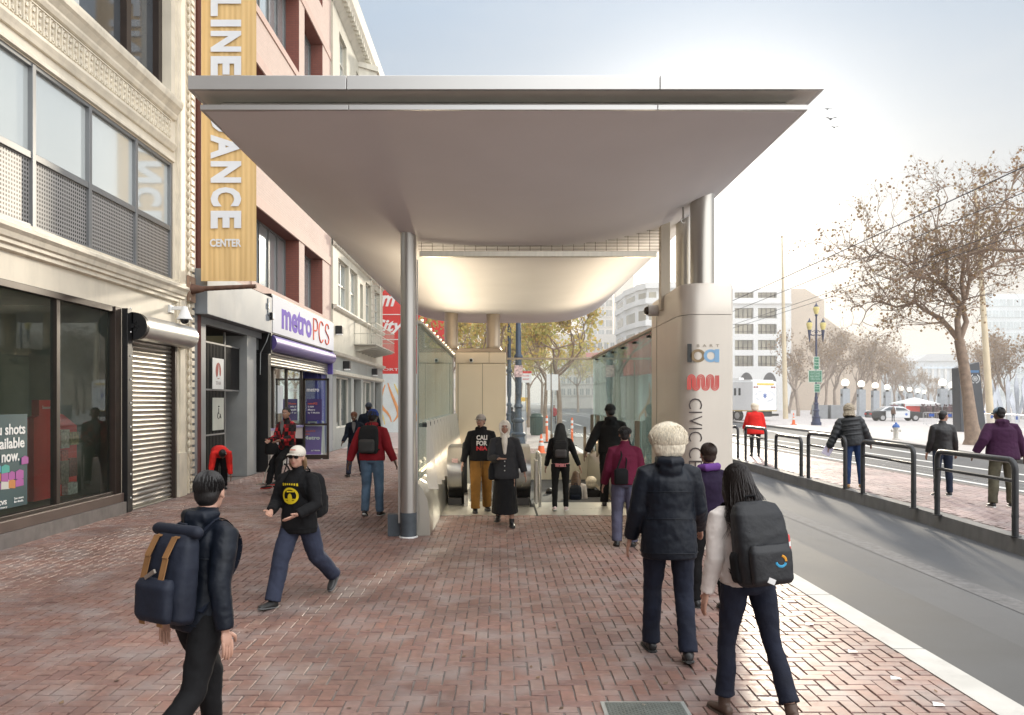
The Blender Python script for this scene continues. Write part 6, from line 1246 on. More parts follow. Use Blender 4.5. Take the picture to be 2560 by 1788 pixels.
for k, (px, d, s_) in enumerate(spots):
    q = P(px, 0, d); q.z = 0; pr = k % 3; side = 'left' if px < 2400 else 'right'
    where = 'between the blue lamp post and the police car' if px < 2150 else ('behind the globe pillar row' if px < 2400 else 'behind the monolith and barriers')
    lb = 'bare brown plaza tree number %s from the left, %s' % (ords_n(k) if False else ['one', 'two', 'three', 'four', 'five', 'six', 'seven', 'eight', 'nine', 'ten', 'eleven', 'twelve'][min(k, 11)], where)
    o = protos[pr] if not used[pr] else dup(protos[pr]); used[pr] = 1
    o.location = q; o.rotation_euler = (0, 0, rnd.uniform(0, 6.28)); o.scale = (s_,)*3; o['group'] = 'bare trees on the plaza'; o['px'] = px
bt = sorted([o for o in C.objects if o.name.startswith('bare_tree')], key=lambda o: o['px'])
nms = ['first', 'second', 'third', 'fourth', 'fifth', 'sixth', 'seventh', 'eighth', 'ninth', 'tenth', 'eleventh', 'twelfth', 'thirteenth', 'fourteenth', 'fifteenth', 'sixteenth', 'seventeenth', 'eighteenth', 'nineteenth', 'twentieth']
for k, o in enumerate(bt): o['label'] = '%s bare brown plaza tree counted from the left, %s' % (nms[k], 'left of the police car' if o['px'] < 2180 else ('beyond the globe pillars' if o['px'] < 2400 else 'behind the monolith and barriers')); del o['px']
# autumn pavement trees behind the entrance
def avenue(seed, h, nl):
    T = Tree(seed); o = thing('autumn_tree', (0, 0, 0), 'x', 'tree'); p = Vector((0, 0, 0)); q = Vector((T.r.uniform(-.2, .2), 0, h*.42)); T.w.tube([p, p.lerp(q, .5)+Vector((.08, 0, 0)), q], [h*.02, h*.015, h*.014], 8, caps=False)
    for k in range(4): a = k*1.57+T.r.random(); T.grow(q-Vector((0, 0, T.r.uniform(0, h*.08))), Vector((math.cos(a)*.8, math.sin(a)*.8, .8)).normalized(), h*.22, h*.009, 4, .18, .6, .72, (2, 3), .2)
    T.w.build('trunk', bark, o, local=True, smooth=True); T.leaves(nl, .17, .22).build('crown', leaf2, o, local=True); return o
av = [avenue(31, 8, 1700), avenue(32, 9, 1900)]; usd = [0, 0]
asp = [(1363, 50, 1.0, 'autumn pavement tree just right of the litter bin, seen through the rear glass'), (1399, 46, 1.0, 'leaning autumn pavement tree nearest the kerb behind the rear glass'), (1322, 62, 1.0, 'autumn tree behind the white no-parking sign'), (1300, 78, 1.2, 'autumn tree between the ornate lamp post and the parking sign'), (1180, 44, 1.1, 'autumn tree seen between the two squat cylinders'), (1235, 58, 1.2, 'autumn tree right behind the second squat cylinder'), (1130, 60, 1.2, 'autumn tree partly behind the first squat cylinder'), (1090, 72, 1.2, 'autumn tree above the left glass screen next to the red wall'), (1355, 100, 1.3, 'far autumn tree above the litter bin'), (1445, 150, 1.4, 'far autumn tree left of the distant cars'), (1290, 110, 1.4, 'farthest autumn tree on the left pavement'), (1560, 120, 1.2, 'first hazy tree across the street behind the green glass'), (1610, 105, 1.1, 'second hazy tree across the street behind the green glass'), (1510, 160, 1.4, 'hazy tree at the far right side of the street end'), (1660, 95, 1.1, 'tree across the street hidden mostly by the pylon')]
for k, (px, d, s_, lb) in enumerate(asp):
    q = P(px, 0, d); q.z = 0; pr = k % 2; o = av[pr] if not usd[pr] else dup(av[pr]); usd[pr] = 1
    o.location = q; o.rotation_euler = (0, 0, rnd.uniform(0, 6.28)); o.scale = (s_,)*3; o['label'] = lb; o['group'] = 'autumn trees along the street'

# ================================================================== LOW EVENING HAZE OVER THE STREET
hm_ = bpy.data.materials.new('haze'); hm_.use_nodes = True; t = hm_.node_tree; t.nodes.clear(); vs_ = t.nodes.new('ShaderNodeVolumeScatter'); vs_.inputs['Color'].default_value = (1, .97, .92, 1); vs_.inputs['Density'].default_value = .0019; vs_.inputs['Anisotropy'].default_value = .2
t.links.new(vs_.outputs[0], t.nodes.new('ShaderNodeOutputMaterial').inputs['Volume'])
MB().box(-300, 500, 26, 900, -2, 34).build('street_haze', hm_, kind='structure')
# ================================================================== PEOPLE
X_, Y_, Z_ = Vector((1, 0, 0)), Vector((0, 1, 0)), Vector((0, 0, 1))
def remesh(mb, name, mat, vox, smooth=4, wrinkle=0.0, wscale=.16):
    me = mb.mesh(name, mat); o = bpy.data.objects.new(name, me); C.objects.link(o)
    r = o.modifiers.new('r', 'REMESH'); r.mode = 'VOXEL'; r.voxel_size = vox; r.use_smooth_shade = True
    s = o.modifiers.new('s', 'SMOOTH'); s.factor = .5; s.iterations = smooth
    if wrinkle:
        t = bpy.data.textures.get('cloth clouds %.2f' % wscale) or bpy.data.textures.new('cloth clouds %.2f' % wscale, 'CLOUDS'); t.noise_scale = wscale; t.noise_depth = 2
        d = o.modifiers.new('d', 'DISPLACE'); d.texture = t; d.strength = wrinkle; d.mid_level = .5; d.texture_coords = 'LOCAL'
        s2 = o.modifiers.new('s2', 'SMOOTH'); s2.factor = .4; s2.iterations = 1
    bpy.context.view_layer.update()
    n = bpy.data.meshes.new_from_object(o.evaluated_get(bpy.context.evaluated_depsgraph_get())); bpy.data.objects.remove(o); n.name = name
    n.materials.clear(); n.materials.append(mat); n.polygons.foreach_set('use_smooth', [True]*len(n.polygons)); return n
def addmesh(name, me, parent):
    o = bpy.data.objects.new(name, me); C.objects.link(o); o.parent = parent; return o
def cloth(name, col, rough=.85, var=.14, bump=.25): return M(name, col, rough, 0, var, 5, bump, 45, spec=.25)
skinL = M('light skin', (.52, .30, .22), .5, 0, .06, 8); skinM = M('tan skin', (.36, .20, .14), .5, 0, .06, 8); skinD = M('dark skin', (.14, .075, .05), .5, 0, .06, 8)
hairB = M('black hair', (.012, .010, .010), .45, 0, .3, 30, .4, 60, stretch=(4, 4, .6)); hairBr = M('dark brown hair', (.035, .02, .014), .42, 0, .35, 30, .5, 60, stretch=(4, 4, .5)); hairW = M('white hair', (.74, .66, .52), .7, 0, .25, 22, .9, 40, stretch=(5, 5, .7)); hairRb = M('reddish brown hair', (.14, .05, .025), .7, 0, .3, 30, .3)
eyew = M('eye white', (.7, .68, .65), .3); dark = M('dark detail', (.01, .01, .01), .4); lipm = M('lip', (.40, .16, .13), .5)
white_sole = M('white sole', (.7, .7, .68), .6)
def person(loc, label, h=1.72, rz=0, pose=None, skin=skinM, vox=.014, top=None, bottom=None, hair=None, hat=None, shoes=None, group=None, build=1.0, extra=None):
    """figure facing +Y, feet on z=0; pose angles in degrees"""
    P0 = dict(lean=0, lean_side=0, ll=(0, 0), rl=(0, 0), la=(0, 8, 15), ra=(0, 8, 15), head=(0, 0), drop=0, lt=0, rt=0); P0.update(pose or {}); p = P0
    k = h/1.75; o = thing('person', loc, label, 'person', group, rz=R(rz)); o.scale = (k,)*3
    L_, S_ = R(p['lean']), R(p['lean_side'])
    U = Vector((math.sin(S_), math.sin(L_), math.cos(L_)*math.cos(S_))).normalized(); Fw = Vector((0, math.cos(L_), -math.sin(L_))); Rt = Fw.cross(U).normalized()
    hipc = Vector((0, 0, .93)); J = {}
    def dirv(f, out, s): f, out = R(f), R(out); return Vector((s*math.sin(out), math.cos(out)*math.sin(f), -math.cos(out)*math.cos(f)))
    for s, nm in ((-1, 'l'), (1, 'r')):
        th = p[nm+'l']; out = th[2] if len(th) > 2 else 2
        hp = hipc+Vector((s*.092, 0, -.02)); kn = hp+dirv(th[0], out, s)*.42; an = kn+dirv(th[0]-th[1], out*.5, s)*.41; J[nm+'hip'], J[nm+'kn'], J[nm+'an'] = hp, kn, an
    low = min(J['lan'].z-.085, J['ran'].z-.085)
    sh = Vector((0, 0, -low))
    for q in list(J): J[q] = J[q]+sh
    hipc = hipc+sh; base_ = hipc+U*.02
    shc = base_+U*.452; nk = base_+U*.52
    for s, nm in ((-1, 'l'), (1, 'r')):
        a = p[nm+'a']; so_ = shc+Rt*(s*.168*build)-U*.015
        def d2(f, out):
            f, out = R(f), R(out); down = -U; return (Rt*(s*math.sin(out))+Fw*(math.cos(out)*math.sin(f))+down*(math.cos(out)*math.cos(f)))
        el = so_+d2(a[0], a[1])*.285; inn = a[3] if len(a) > 3 else 0; wr = el+d2(a[0]+a[2], a[1]-inn)*.245
        J[nm+'sh'], J[nm+'el'], J[nm+'wr'] = so_, el, wr; J[nm+'hd'] = (wr-el).normalized()
    turn, nod = R(p['head'][0]), R(p['head'][1]); Hm = Matrix.Rotation(-turn, 3, 'Z') @ Matrix.Rotation(-nod-L_*.35, 3, 'X')
    hc = nk+(Hm @ Vector((0, .03, .14)))
    def HV(x, y, z): return hc+Hm @ Vector((x, y, z))
    # --- body
    m = MB()
    def lof(rs, mb=m, n=18): mb.rings([mb.ring(base_+U*t+Fw*yo, Rt, Fw, rx, ry, n) for t, rx, ry, yo in rs]); return mb
    lof([(-.10, .09, .08, 0), (-.06, .14, .10, 0), (.06, .135, .095, 0), (.18, .12, .085, 0), (.33, .145, .10, 0), (.44, .15, .09, 0), (.49, .10, .07, 0), (.53, .055, .055, 0)])
    m.tube([nk-U*.05, nk+U*.03, HV(0, -.01, -.05)], [.062, .052, .05], 14)
    m.ell(HV(0, -.012, .025), (.074, .093, .088), Hm); m.ell(HV(0, .025, -.035), (.058, .066, .075), Hm); m.ell(HV(0, .052, -.083), (.030, .028, .024), Hm); m.ell(HV(0, .093, -.018), (.012, .016, .022), Hm, 8, 6); m.ell(HV(0, .082, .008), (.010, .012, .025), Hm, 8, 6)
    for s in (-1, 1): m.ell(HV(s*.035, .068, -.022), (.022, .02, .018), Hm, 8, 6)
    m.ell(HV(0, .076, .026), (.048, .014, .012), Hm); m.ell(HV(0, .078, -.053), (.024, .013, .012), Hm, 8, 6)
    for s in (-1, 1): m.ell(HV(s*.076, -.005, -.005), (.010, .020, .032), Hm, 8, 6)
    for s, nm in ((-1, 'l'), (1, 'r')):
        m.tube([J[nm+'sh'], J[nm+'sh'].lerp(J[nm+'el'], .5), J[nm+'el'], J[nm+'el'].lerp(J[nm+'wr'], .35), J[nm+'wr']], [.048, .044, .036, .037, .025], 10, round_=True)
        m.tube([J[nm+'hip'], J[nm+'hip'].lerp(J[nm+'kn'], .4), J[nm+'kn'], J[nm+'kn'].lerp(J[nm+'an'], .35), J[nm+'an']], [.078, .072, .050, .050, .034], 12, round_=True)
        d = J[nm+'hd']; side = (Vector((0, 0, 1)).cross(d)); side = side.normalized() if side.length > .1 else Y_.copy(); pn = d.cross(side).normalized()
        # palm: broad side along 'fwd'
        bw = Fw-d*Fw.dot(d); bw = bw.normalized() if bw.length > .2 else side; pn = d.cross(bw).normalized(); w_ = J[nm+'wr']
        rot = Matrix((bw, pn, d)).transposed(); m.ell(w_+d*.05, (.040, .017, .052), rot, 12, 8)
    m.v = [tuple(q) for q in m.v]
    me = remesh(m, 'person_body', skin, vox, 3)
    ex = MB(); mats = [skin]; sets = []
    def part_add(fn, mt):
        a = len(ex.f); fn(ex); sets.append((a, len(ex.f), mt))
    for s, nm in ((-1, 'l'), (1, 'r')):
        d = J[nm+'hd']; w_ = J[nm+'wr']; bw = Fw-d*Fw.dot(d); bw = bw.normalized() if bw.length > .2 else Y_.copy(); pn = d.cross(bw).normalized()
        inn = (-Rt*s); inn = inn-d*inn.dot(d); cu = inn.normalized() if inn.length > .2 else pn
        if 'fist' in p.get(nm+'g', ''): c1_, c2_ = 1.1, 2.1
        else: c1_, c2_ = .25, .65
        def fing(mb):
            for q, (o_, ln) in enumerate(((.030, .074), (.011, .083), (-.008, .077), (-.026, .060))):
                a0 = w_+d*.085+bw*o_; d1 = (d*math.cos(c1_*.6)+cu*math.sin(c1_*.6)); d2_ = (d*math.cos(c1_)+cu*math.sin(c1_)); d3 = d*math.cos(c2_)+cu*math.sin(c2_)
                a1 = a0+d1*ln*.45; a2 = a1+d2_*ln*.32; a3 = a2+d3*ln*.25; mb.tube([a0-d*.02, a0, a1, a2, a3], [.010, .0100, .0092, .0085, .0065], 8, round_=True)
            t0 = w_+d*.03+bw*.034; mb.tube([t0, t0+(d*.6+bw*.75).normalized()*.035, t0+(d*.8+bw*.65+cu*.3).normalized()*.068], [.012, .011, .008], 8, round_=True)
        part_add(fing, skin)
    for s in (-1, 1):
        part_add(lambda mb: mb.ell(HV(s*.029, .077, .006), (.0135, .011, .0085), Hm, 10, 6), eyew); part_add(lambda mb: mb.ell(HV(s*.029, .0855, .006), (.0065, .005, .0065), Hm, 8, 6), dark)
        part_add(lambda mb: mb.tube([HV(s*.012, .089, .026), HV(s*.03, .087, .031), HV(s*.047, .075, .026)], [.0045, .005, .003], 6), hair[1] if hair else dark)
    part_add(lambda mb: mb.ell(HV(0, .0885, -.053), (.021, .006, .0065), Hm, 10, 6), lipm)
    bm = bmesh.new(); bm.from_mesh(me); mi = {skin.name: 0}
    for a, b, mt in sets:
        if mt.name not in mi: mi[mt.name] = len(me.materials); me.materials.append(mt)
    vs = [bm.verts.new(v) for v in ex.v]
    for a, b, mt in sets:
        for f in ex.f[a:b]:
            try: q = bm.faces.new([vs[i] for i in f])
            except ValueError: continue
            q.material_index = mi[mt.name]; q.smooth = True
    bm.to_mesh(me); bm.free(); addmesh('body', me, o)
    # --- trousers or skirt
    bt = dict(kind='trousers', mat=None, loose=.0, flare=0.0, hem=1.0); bt.update(bottom or {})
    lo = bt['loose']; m = MB()
    lof([(-.10, .10, .09, -.01), (-.07, .155+lo*.4, .118, -.01), (.02, .158+lo*.4, .118, -.005), (.10, .145+lo*.3, .105, 0), (.14, .12, .08, 0)], m)
    if bt['kind'] == 'trousers':
        for s, nm in ((-1, 'l'), (1, 'r')):
            hp, kn, an = J[nm+'hip'], J[nm+'kn'], J[nm+'an']; end = kn.lerp(an, bt['hem']*1.04)
            bk = Vector((0, -.012, 0)); m.tube([hp+Vector((s*.004, -.008, .02)), hp.lerp(kn, .3)+bk, hp.lerp(kn, .7), kn, kn.lerp(an, .35)+bk, kn.lerp(an, .75), end], [.094+lo*.3, .090+lo*.6, .072+lo, .063+lo, .060+lo+bt['flare']*.3, .053+lo+bt['flare']*.8, .054+lo+bt['flare']*1.2], 16)
    else:
        fa = (J['lan']+J['ran'])/2; g0 = bt['hem']; sp = abs(J['lan'].y-J['ran'].y)/2
        zt = base_.z; zb = fa.z+(zt-fa.z)*(1-g0); n = 6; rs = []
        for q in range(n+1): t = q/n; c_ = Vector((base_.x+(fa.x-base_.x)*t, base_.y+(fa.y-base_.y)*t, zt+(zb-zt)*t)); rs.append(m.ring(c_, X_, Y_, .16+.06*t, .12+.07*t+sp*.85*t, 20))
        m.rings(rs)
    addmesh('skirt' if bt['kind'] != 'trousers' else 'trousers', remesh(m, 'garment', bt['mat'], max(vox, .010), 3, .015, .07), o)
    # --- shoes
    for s, nm in ((-1, 'l'), (1, 'r')):
        an = J[nm+'an']; t_ = p[nm+'t']; q = -R(t_); fd = Vector((s*.12, math.cos(q), math.sin(q))).normalized(); upv = Rt.cross(fd); upv = Vector((0, -math.sin(q), math.cos(q))); m = MB(); sdv = fd.cross(upv).normalized()
        b0 = an-upv*.05
        m.rings([m.ring(b0+fd*a+upv*z, sdv, upv, rx, rz_, 12) for a, z, rx, rz_ in ((-.075, .0, .018, .02), (-.06, .004, .034, .038), (0, .010, .039, .046), (.06, -.002, .044, .034), (.12, -.010, .047, .025), (.165, -.014, .038, .019), (.19, -.016, .018, .012))]); m.tube([b0+upv*.0, an+upv*.05], [.042, .044], 12)
        so2 = MB().rings([MB().ring(b0+fd*a-upv*.030, sdv, upv, rx, .012, 12) for a, rx in ((-.08, .02), (-.06, .037), (0, .042), (.06, .047), (.12, .050), (.17, .040), (.195, .018))])
        so_ = addmesh('shoe', remesh(m, 'shoe_mesh', shoes[0] if shoes else dark, .009, 2), o); addmesh('sole', so2.mesh('sole_mesh', shoes[1] if shoes else dark, True), so_)
    # --- upper garment
    tp_ = dict(mat=None, loose=.02, hem=-.06, hood=False, collar=True, sleeve=1.0, flare=0, puff=False, name='jacket'); tp_.update(top or {}); lo = tp_['loose']; hm = tp_['hem']; fl = tp_['flare']; m = MB(); w_ = build
    rs = [(hm-.01, (.158+lo+fl)*w_, .118+lo*.8+fl*.6, 0), (hm+.04, (.164+lo+fl)*w_, .124+lo*.8+fl*.6, 0), (.04 if hm < 0 else hm+.07, (.162+lo+fl*.5)*w_, .12+lo*.8, 0), (.16, (.150+lo)*w_, .112+lo*.8, 0), (.28, (.158+lo)*w_, .118+lo*.7, 0), (.38, (.168+lo*.8)*w_, .118+lo*.6, 0), (.44, (.148+lo*.4)*w_, .095+lo*.4, 0), (.485, (.105+lo*.2), .078, 0), (.53, .066, .064, .0)]
    if tp_['collar']: rs += [(.56, .066, .066, .004), (.575, .06, .06, .006)]
    rs.sort(key=lambda q: q[0])
    lof(rs, m, 22)
    for s, nm in ((-1, 'l'), (1, 'r')):
        a, e_, w2 = J[nm+'sh'], J[nm+'el'], J[nm+'wr']; en = e_.lerp(w2, tp_['sleeve'])
        if tp_['puff']:
            nn = 11; pts = []; rd_ = []
            for q in range(nn+1): t = q/nn; pts.append(a.lerp(e_, t*2) if t < .5 else e_.lerp(en, t*2-1)); rd_.append((.058-.012*t+lo*.75)*(1.05 if q % 2 else .93))
            m.tube([shc+Rt*s*.06]+pts, [.055]+rd_, 14, round_=True)
        else: m.tube([shc+Rt*s*.07+U*.01, shc+Rt*s*.13, a, a.lerp(e_, .3), a.lerp(e_, .6), e_, e_.lerp(en, .4), en], [.046, .056, .058+lo*.45, .060+lo*.55, .056+lo*.6, .048+lo*.65, .045+lo*.6, .036+lo*.5], 16)
    if tp_['hood']: m.tube([nk-Rt*.075-Fw*.0+U*.02, nk-Rt*.07-Fw*.075+U*.0, nk-Fw*.105-U*.01, nk+Rt*.07-Fw*.075+U*.0, nk+Rt*.075+U*.02], [.03, .045, .055, .045, .03], 10, round_=True); m.ell(nk-Fw*.10-U*.06, (.09, .04, .07))
    jk = addmesh(tp_['name'], remesh(m, 'garment', tp_['mat'], max(vox*.9, .009), 3 if not tp_['puff'] else 2, .013, .07), o)
    if tp_['puff']:
        mm = MB()
        for t in (.0, .1, .2, .3, .4): mm.rings([mm.ring(base_+U*(t+dz), Rt, Fw, (.152+lo+(.012 if dz == .045 else 0))*w_, .112+lo*.8+(.014 if dz == .045 else 0), 22) for dz in (0, .02, .045, .07, .09)])
        addmesh('quilting', remesh(mm, 'quilt', tp_['mat'], .012, 2), jk)
    if tp_.get('open'):            # a pale inner layer showing in the neck V
        mm = MB(); r_ = []
        for t, ww in ((.52, .045), (.44, .050), (.34, .035), (.24, .006)): y = (.118+lo*.7)+.006-(.02 if t > .4 else 0); r_.append((base_+U*t-Rt*ww+Fw*y, base_+U*t+Rt*ww+Fw*y))
        for a, b in zip(r_, r_[1:]): mm.quad(a[0], a[1], b[1], b[0])
        addmesh('inner_layer', mm.mesh('inner', tp_['open']), o)
    o['_'] = 0; del o['_']
    fr = dict(o=o, base=base_, U=U, F=Fw, R=Rt, nk=nk, hc=hc, HV=HV, Hm=Hm, J=J, k=k, lo=lo, w=w_, jk=jk)
    # --- hair and hats
    if hair:
        st, mt = hair; m = MB()
        if st in ('short', 'curlyshort', 'bald'):
            if st != 'bald': m.ell(HV(0, -.028, .040), (.081, .094, .083), Hm, 18, 12); m.ell(HV(0, -.055, -.01), (.068, .055, .07), Hm, 14, 8)
            if st == 'curlyshort': m.ell(HV(0, -.02, .055), (.09, .095, .075), Hm)
        if st == 'fluffy':
            m.ell(HV(0, -.030, .045), (.135, .125, .115), Hm, 18, 12); m.ell(HV(0, -.06, -.03), (.125, .085, .11), Hm, 14, 8)
        if st == 'long':
            m.ell(HV(0, -.026, .030), (.090, .100, .096), Hm, 18, 12)
            ln = (hair_len := p.get('hairlen', .36)); pt = [HV(0, -.07, .04), HV(0, -.10, -.06), nk-Fw*.12-U*.05, nk-Fw*.135-U*(ln*.6), nk-Fw*.12-U*ln]
            m.rings([m.ring(c_, Rt, Fw, rx, ry, 16) for c_, rx, ry in zip(pt, (.08, .095, .115, .10, .03), (.05, .055, .05, .04, .02))])
            for s in (-1, 1): m.tube([HV(s*.07, .0, .03), HV(s*.088, -.01, -.07), nk+Rt*s*.085-U*.06-Fw*.05], [.025, .03, .03], 8, round_=True)
        if st == 'bun': m.ell(HV(0, -.028, .034), (.083, .095, .088), Hm, 18, 12); m.ell(HV(0, -.05, -.01), (.075, .06, .08), Hm)
        hs_ = None
        if vox < .0125 and st != 'bald':
            hs_ = MB(); rr = random.Random(int(h*1000))
            for q in range({'long': 1700, 'fluffy': 1100, 'curlyshort': 330}.get(st, 420)):
                th = rr.uniform(0, 2*math.pi); ph = rr.uniform(-.1, 1.5) if st != 'long' else rr.uniform(.1, 1.5)
                rx_, ry_, rz_ = {'long': (.092, .102, .098), 'fluffy': (.136, .126, .116), 'curlyshort': (.092, .097, .078)}.get(st, (.082, .095, .086))
                dx, dy, dz = math.cos(th)*math.cos(ph), math.sin(th)*math.cos(ph), math.sin(ph)
                if dy > .45 and ph < .8: continue
                p0 = HV(dx*rx_, -.028+dy*ry_, .035+dz*rz_)
                if st == 'long':
                    L1 = p.get('hairlen', .36)*rr.uniform(.75, 1.15); sx = dx*.10+rr.gauss(0, .016); bk_ = -.05-.07*max(0, -dy+.5)+rr.gauss(0, .008)
                    p1 = HV(dx*rx_*1.08, -.04+min(dy, .2)*ry_*1.05, .0); p2 = nk+Rt*(sx*1.05)+Fw*bk_+U*rr.uniform(.0, .03); p3 = nk+Rt*(sx*1.15+rr.gauss(0, .02))+Fw*(bk_*1.25)-U*L1*.5; p4 = nk+Rt*(sx*1.05+rr.gauss(0, .032))+Fw*(bk_*1.2+rr.gauss(0, .01))-U*L1
                    hs_.tube([p0, p1, p2, p3, p4], [.0024, .0028, .0026, .0022, .0006], 3, caps=False)
                elif st in ('short', 'bun', 'fluffy'):
                    e_ = []
                    for f_ in (0, .22, .44, .62): b_ = ph-f_*(.9 if st == 'short' else 1.35); a_ = th+rr.gauss(0, .03 if st != 'fluffy' else .10); e_.append(HV(math.cos(a_)*math.cos(b_)*rx_*(1.02+(rr.gauss(0, .035) if st == 'fluffy' else 0)), -.028+math.sin(a_)*math.cos(b_)*ry_*1.02, .038+math.sin(b_)*rz_*1.02))
                    if e_[-1].z > HV(0, 0, -.06).z-1: hs_.tube(e_, [.0022, .0034, .0032, .001], 3, caps=False)
                else:
                    tn = Vector((rr.gauss(0, 1), rr.gauss(0, 1), rr.gauss(0, 1))).normalized(); o_ = Hm @ Vector((dx, dy, dz)); ln = .035 if st == 'fluffy' else .022
                    tn = (tn-o_*tn.dot(o_)).normalized(); hs_.tube([p0-o_*.012, p0+o_*.006+tn*ln*.4, p0+o_*.005+tn*ln, p0-o_*.004+tn*ln*1.5], [.007, .0075, .006, .002], 4, caps=False)
        if m.v: hr_ = addmesh('hair', remesh(m, 'hair_mesh', mt, .009 if vox < .012 else .012, 2, .010 if st in ('fluffy', 'curlyshort', 'long') else .005, .03), o)
        if hs_: addmesh('hair_strands', hs_.mesh('strands', mt, True), hr_)
    if hat:
        st, mt = hat[0], hat[1]; m = MB()
        if st == 'beanie':
            m.ell(HV(0, -.018, .052), (.088, .102, .086), Hm, 20, 12); q = remesh(m, 'hat_mesh', mt, .009, 3); ho = addmesh('beanie', q, o)
            mm = MB(); mm.rings([[tuple(HV(rx*math.cos(a), -.012+ry*math.sin(a), z)) for a in np.linspace(0, 2*math.pi, 24, endpoint=False)] for z, rx, ry in ((.018, .086, .102), (.025, .093, .108), (.058, .093, .108), (.066, .088, .103))]); mm2 = mm.mesh('cuff', mt, True); addmesh('cuff', mm2, ho)
        if st == 'cap':
            m.ell(HV(0, -.014, .052), (.086, .100, .080), Hm, 20, 12); ho = addmesh('cap', remesh(m, 'hat_mesh', mt, .009, 2), o)
            mm = MB(); fr_ = []
            for q in range(9): a = math.pi*(q/8); fr_.append((HV(.072*math.cos(a), .062+.022*math.sin(a), .040), HV(.070*math.cos(a), .075+.082*math.sin(a), .034-.012*abs(math.cos(a)))))
            for (a, b), (c_, d) in zip(fr_, fr_[1:]): mm.quad(a, b, d, c_)
            v2 = addmesh('brim', mm.mesh('brim', mt, True), ho); sd = v2.modifiers.new('t', 'SOLIDIFY'); sd.thickness = .006
        if st == 'hijab':
            m.ell(HV(0, -.022, .028), (.090, .103, .100), Hm, 18, 12); m.ell(HV(0, -.045, -.06), (.088, .075, .10), Hm, 16, 8)
            m.tube([HV(-.070, .035, .065), HV(-.080, .045, 0), HV(-.064, .055, -.065), HV(0, .068, -.115), HV(.064, .055, -.065), HV(.080, .045, 0), HV(.070, .035, .065), HV(0, .055, .098), HV(-.070, .035, .065)], .020, 10)
            m.tube([nk+U*.045, nk+U*.0, nk-U*.03], [.072, .080, .09], 16); m.tube([nk+Fw*.10-U*.02, nk+Fw*.135-U*.12, nk+Fw*.13-U*.27], [.05, .045, .028], 10, round_=True)
            addmesh('headscarf', remesh(m, 'scarf', mt, .009, 3, .012, .05), o)
        if st == 'furhood':
            m.ell(HV(0, -.03, .03), (.115, .12, .115), Hm, 18, 12); m.tube([nk-U*.0-Fw*.02, HV(0, -.03, -.04)], [.12, .11], 16); addmesh('fur_hood', remesh(m, 'fur', mt, .010, 1, .04, .03), o)
    for t_ in tp_.get('seams', ()):
        rs_ = [q for q in rs if q[0] <= t_][-1], [q for q in rs if q[0] > t_][0]; f_ = (t_-rs_[0][0])/(rs_[1][0]-rs_[0][0]); rx_ = rs_[0][1]+(rs_[1][1]-rs_[0][1])*f_; ry_ = rs_[0][2]+(rs_[1][2]-rs_[0][2])*f_
        addmesh('seam', MB().tube([base_+U*(t_+.004*math.sin(a*3))+Rt*((rx_+.0015)*math.cos(a))+Fw*((ry_+.0015)*math.sin(a)) for a in np.linspace(0, 2*math.pi, 40)], .0035, 5).mesh('seam', tp_['mat'], True), jk)
    if extra: extra(fr)
    return fr
def chest_text(fr, s_, w_, h_, t0, mt, name='print', bold=.04):
    b = fit(text(s_, 1, bold=bold), w_, h_); rx, ry = (.166+fr['lo'])*fr['w'], .118+fr['lo']*.75
    v = []
    for x, y, z in b.v:
        x -= w_/2; yy = ry*math.sqrt(max(0, 1-(x/rx)**2))+.016; v.append(tuple(fr['base']-fr['R']*x+fr['F']*(yy-y)+fr['U']*(t0+z)))
    b.v = v; addmesh(name, b.mesh(name, mt), fr['jk'])
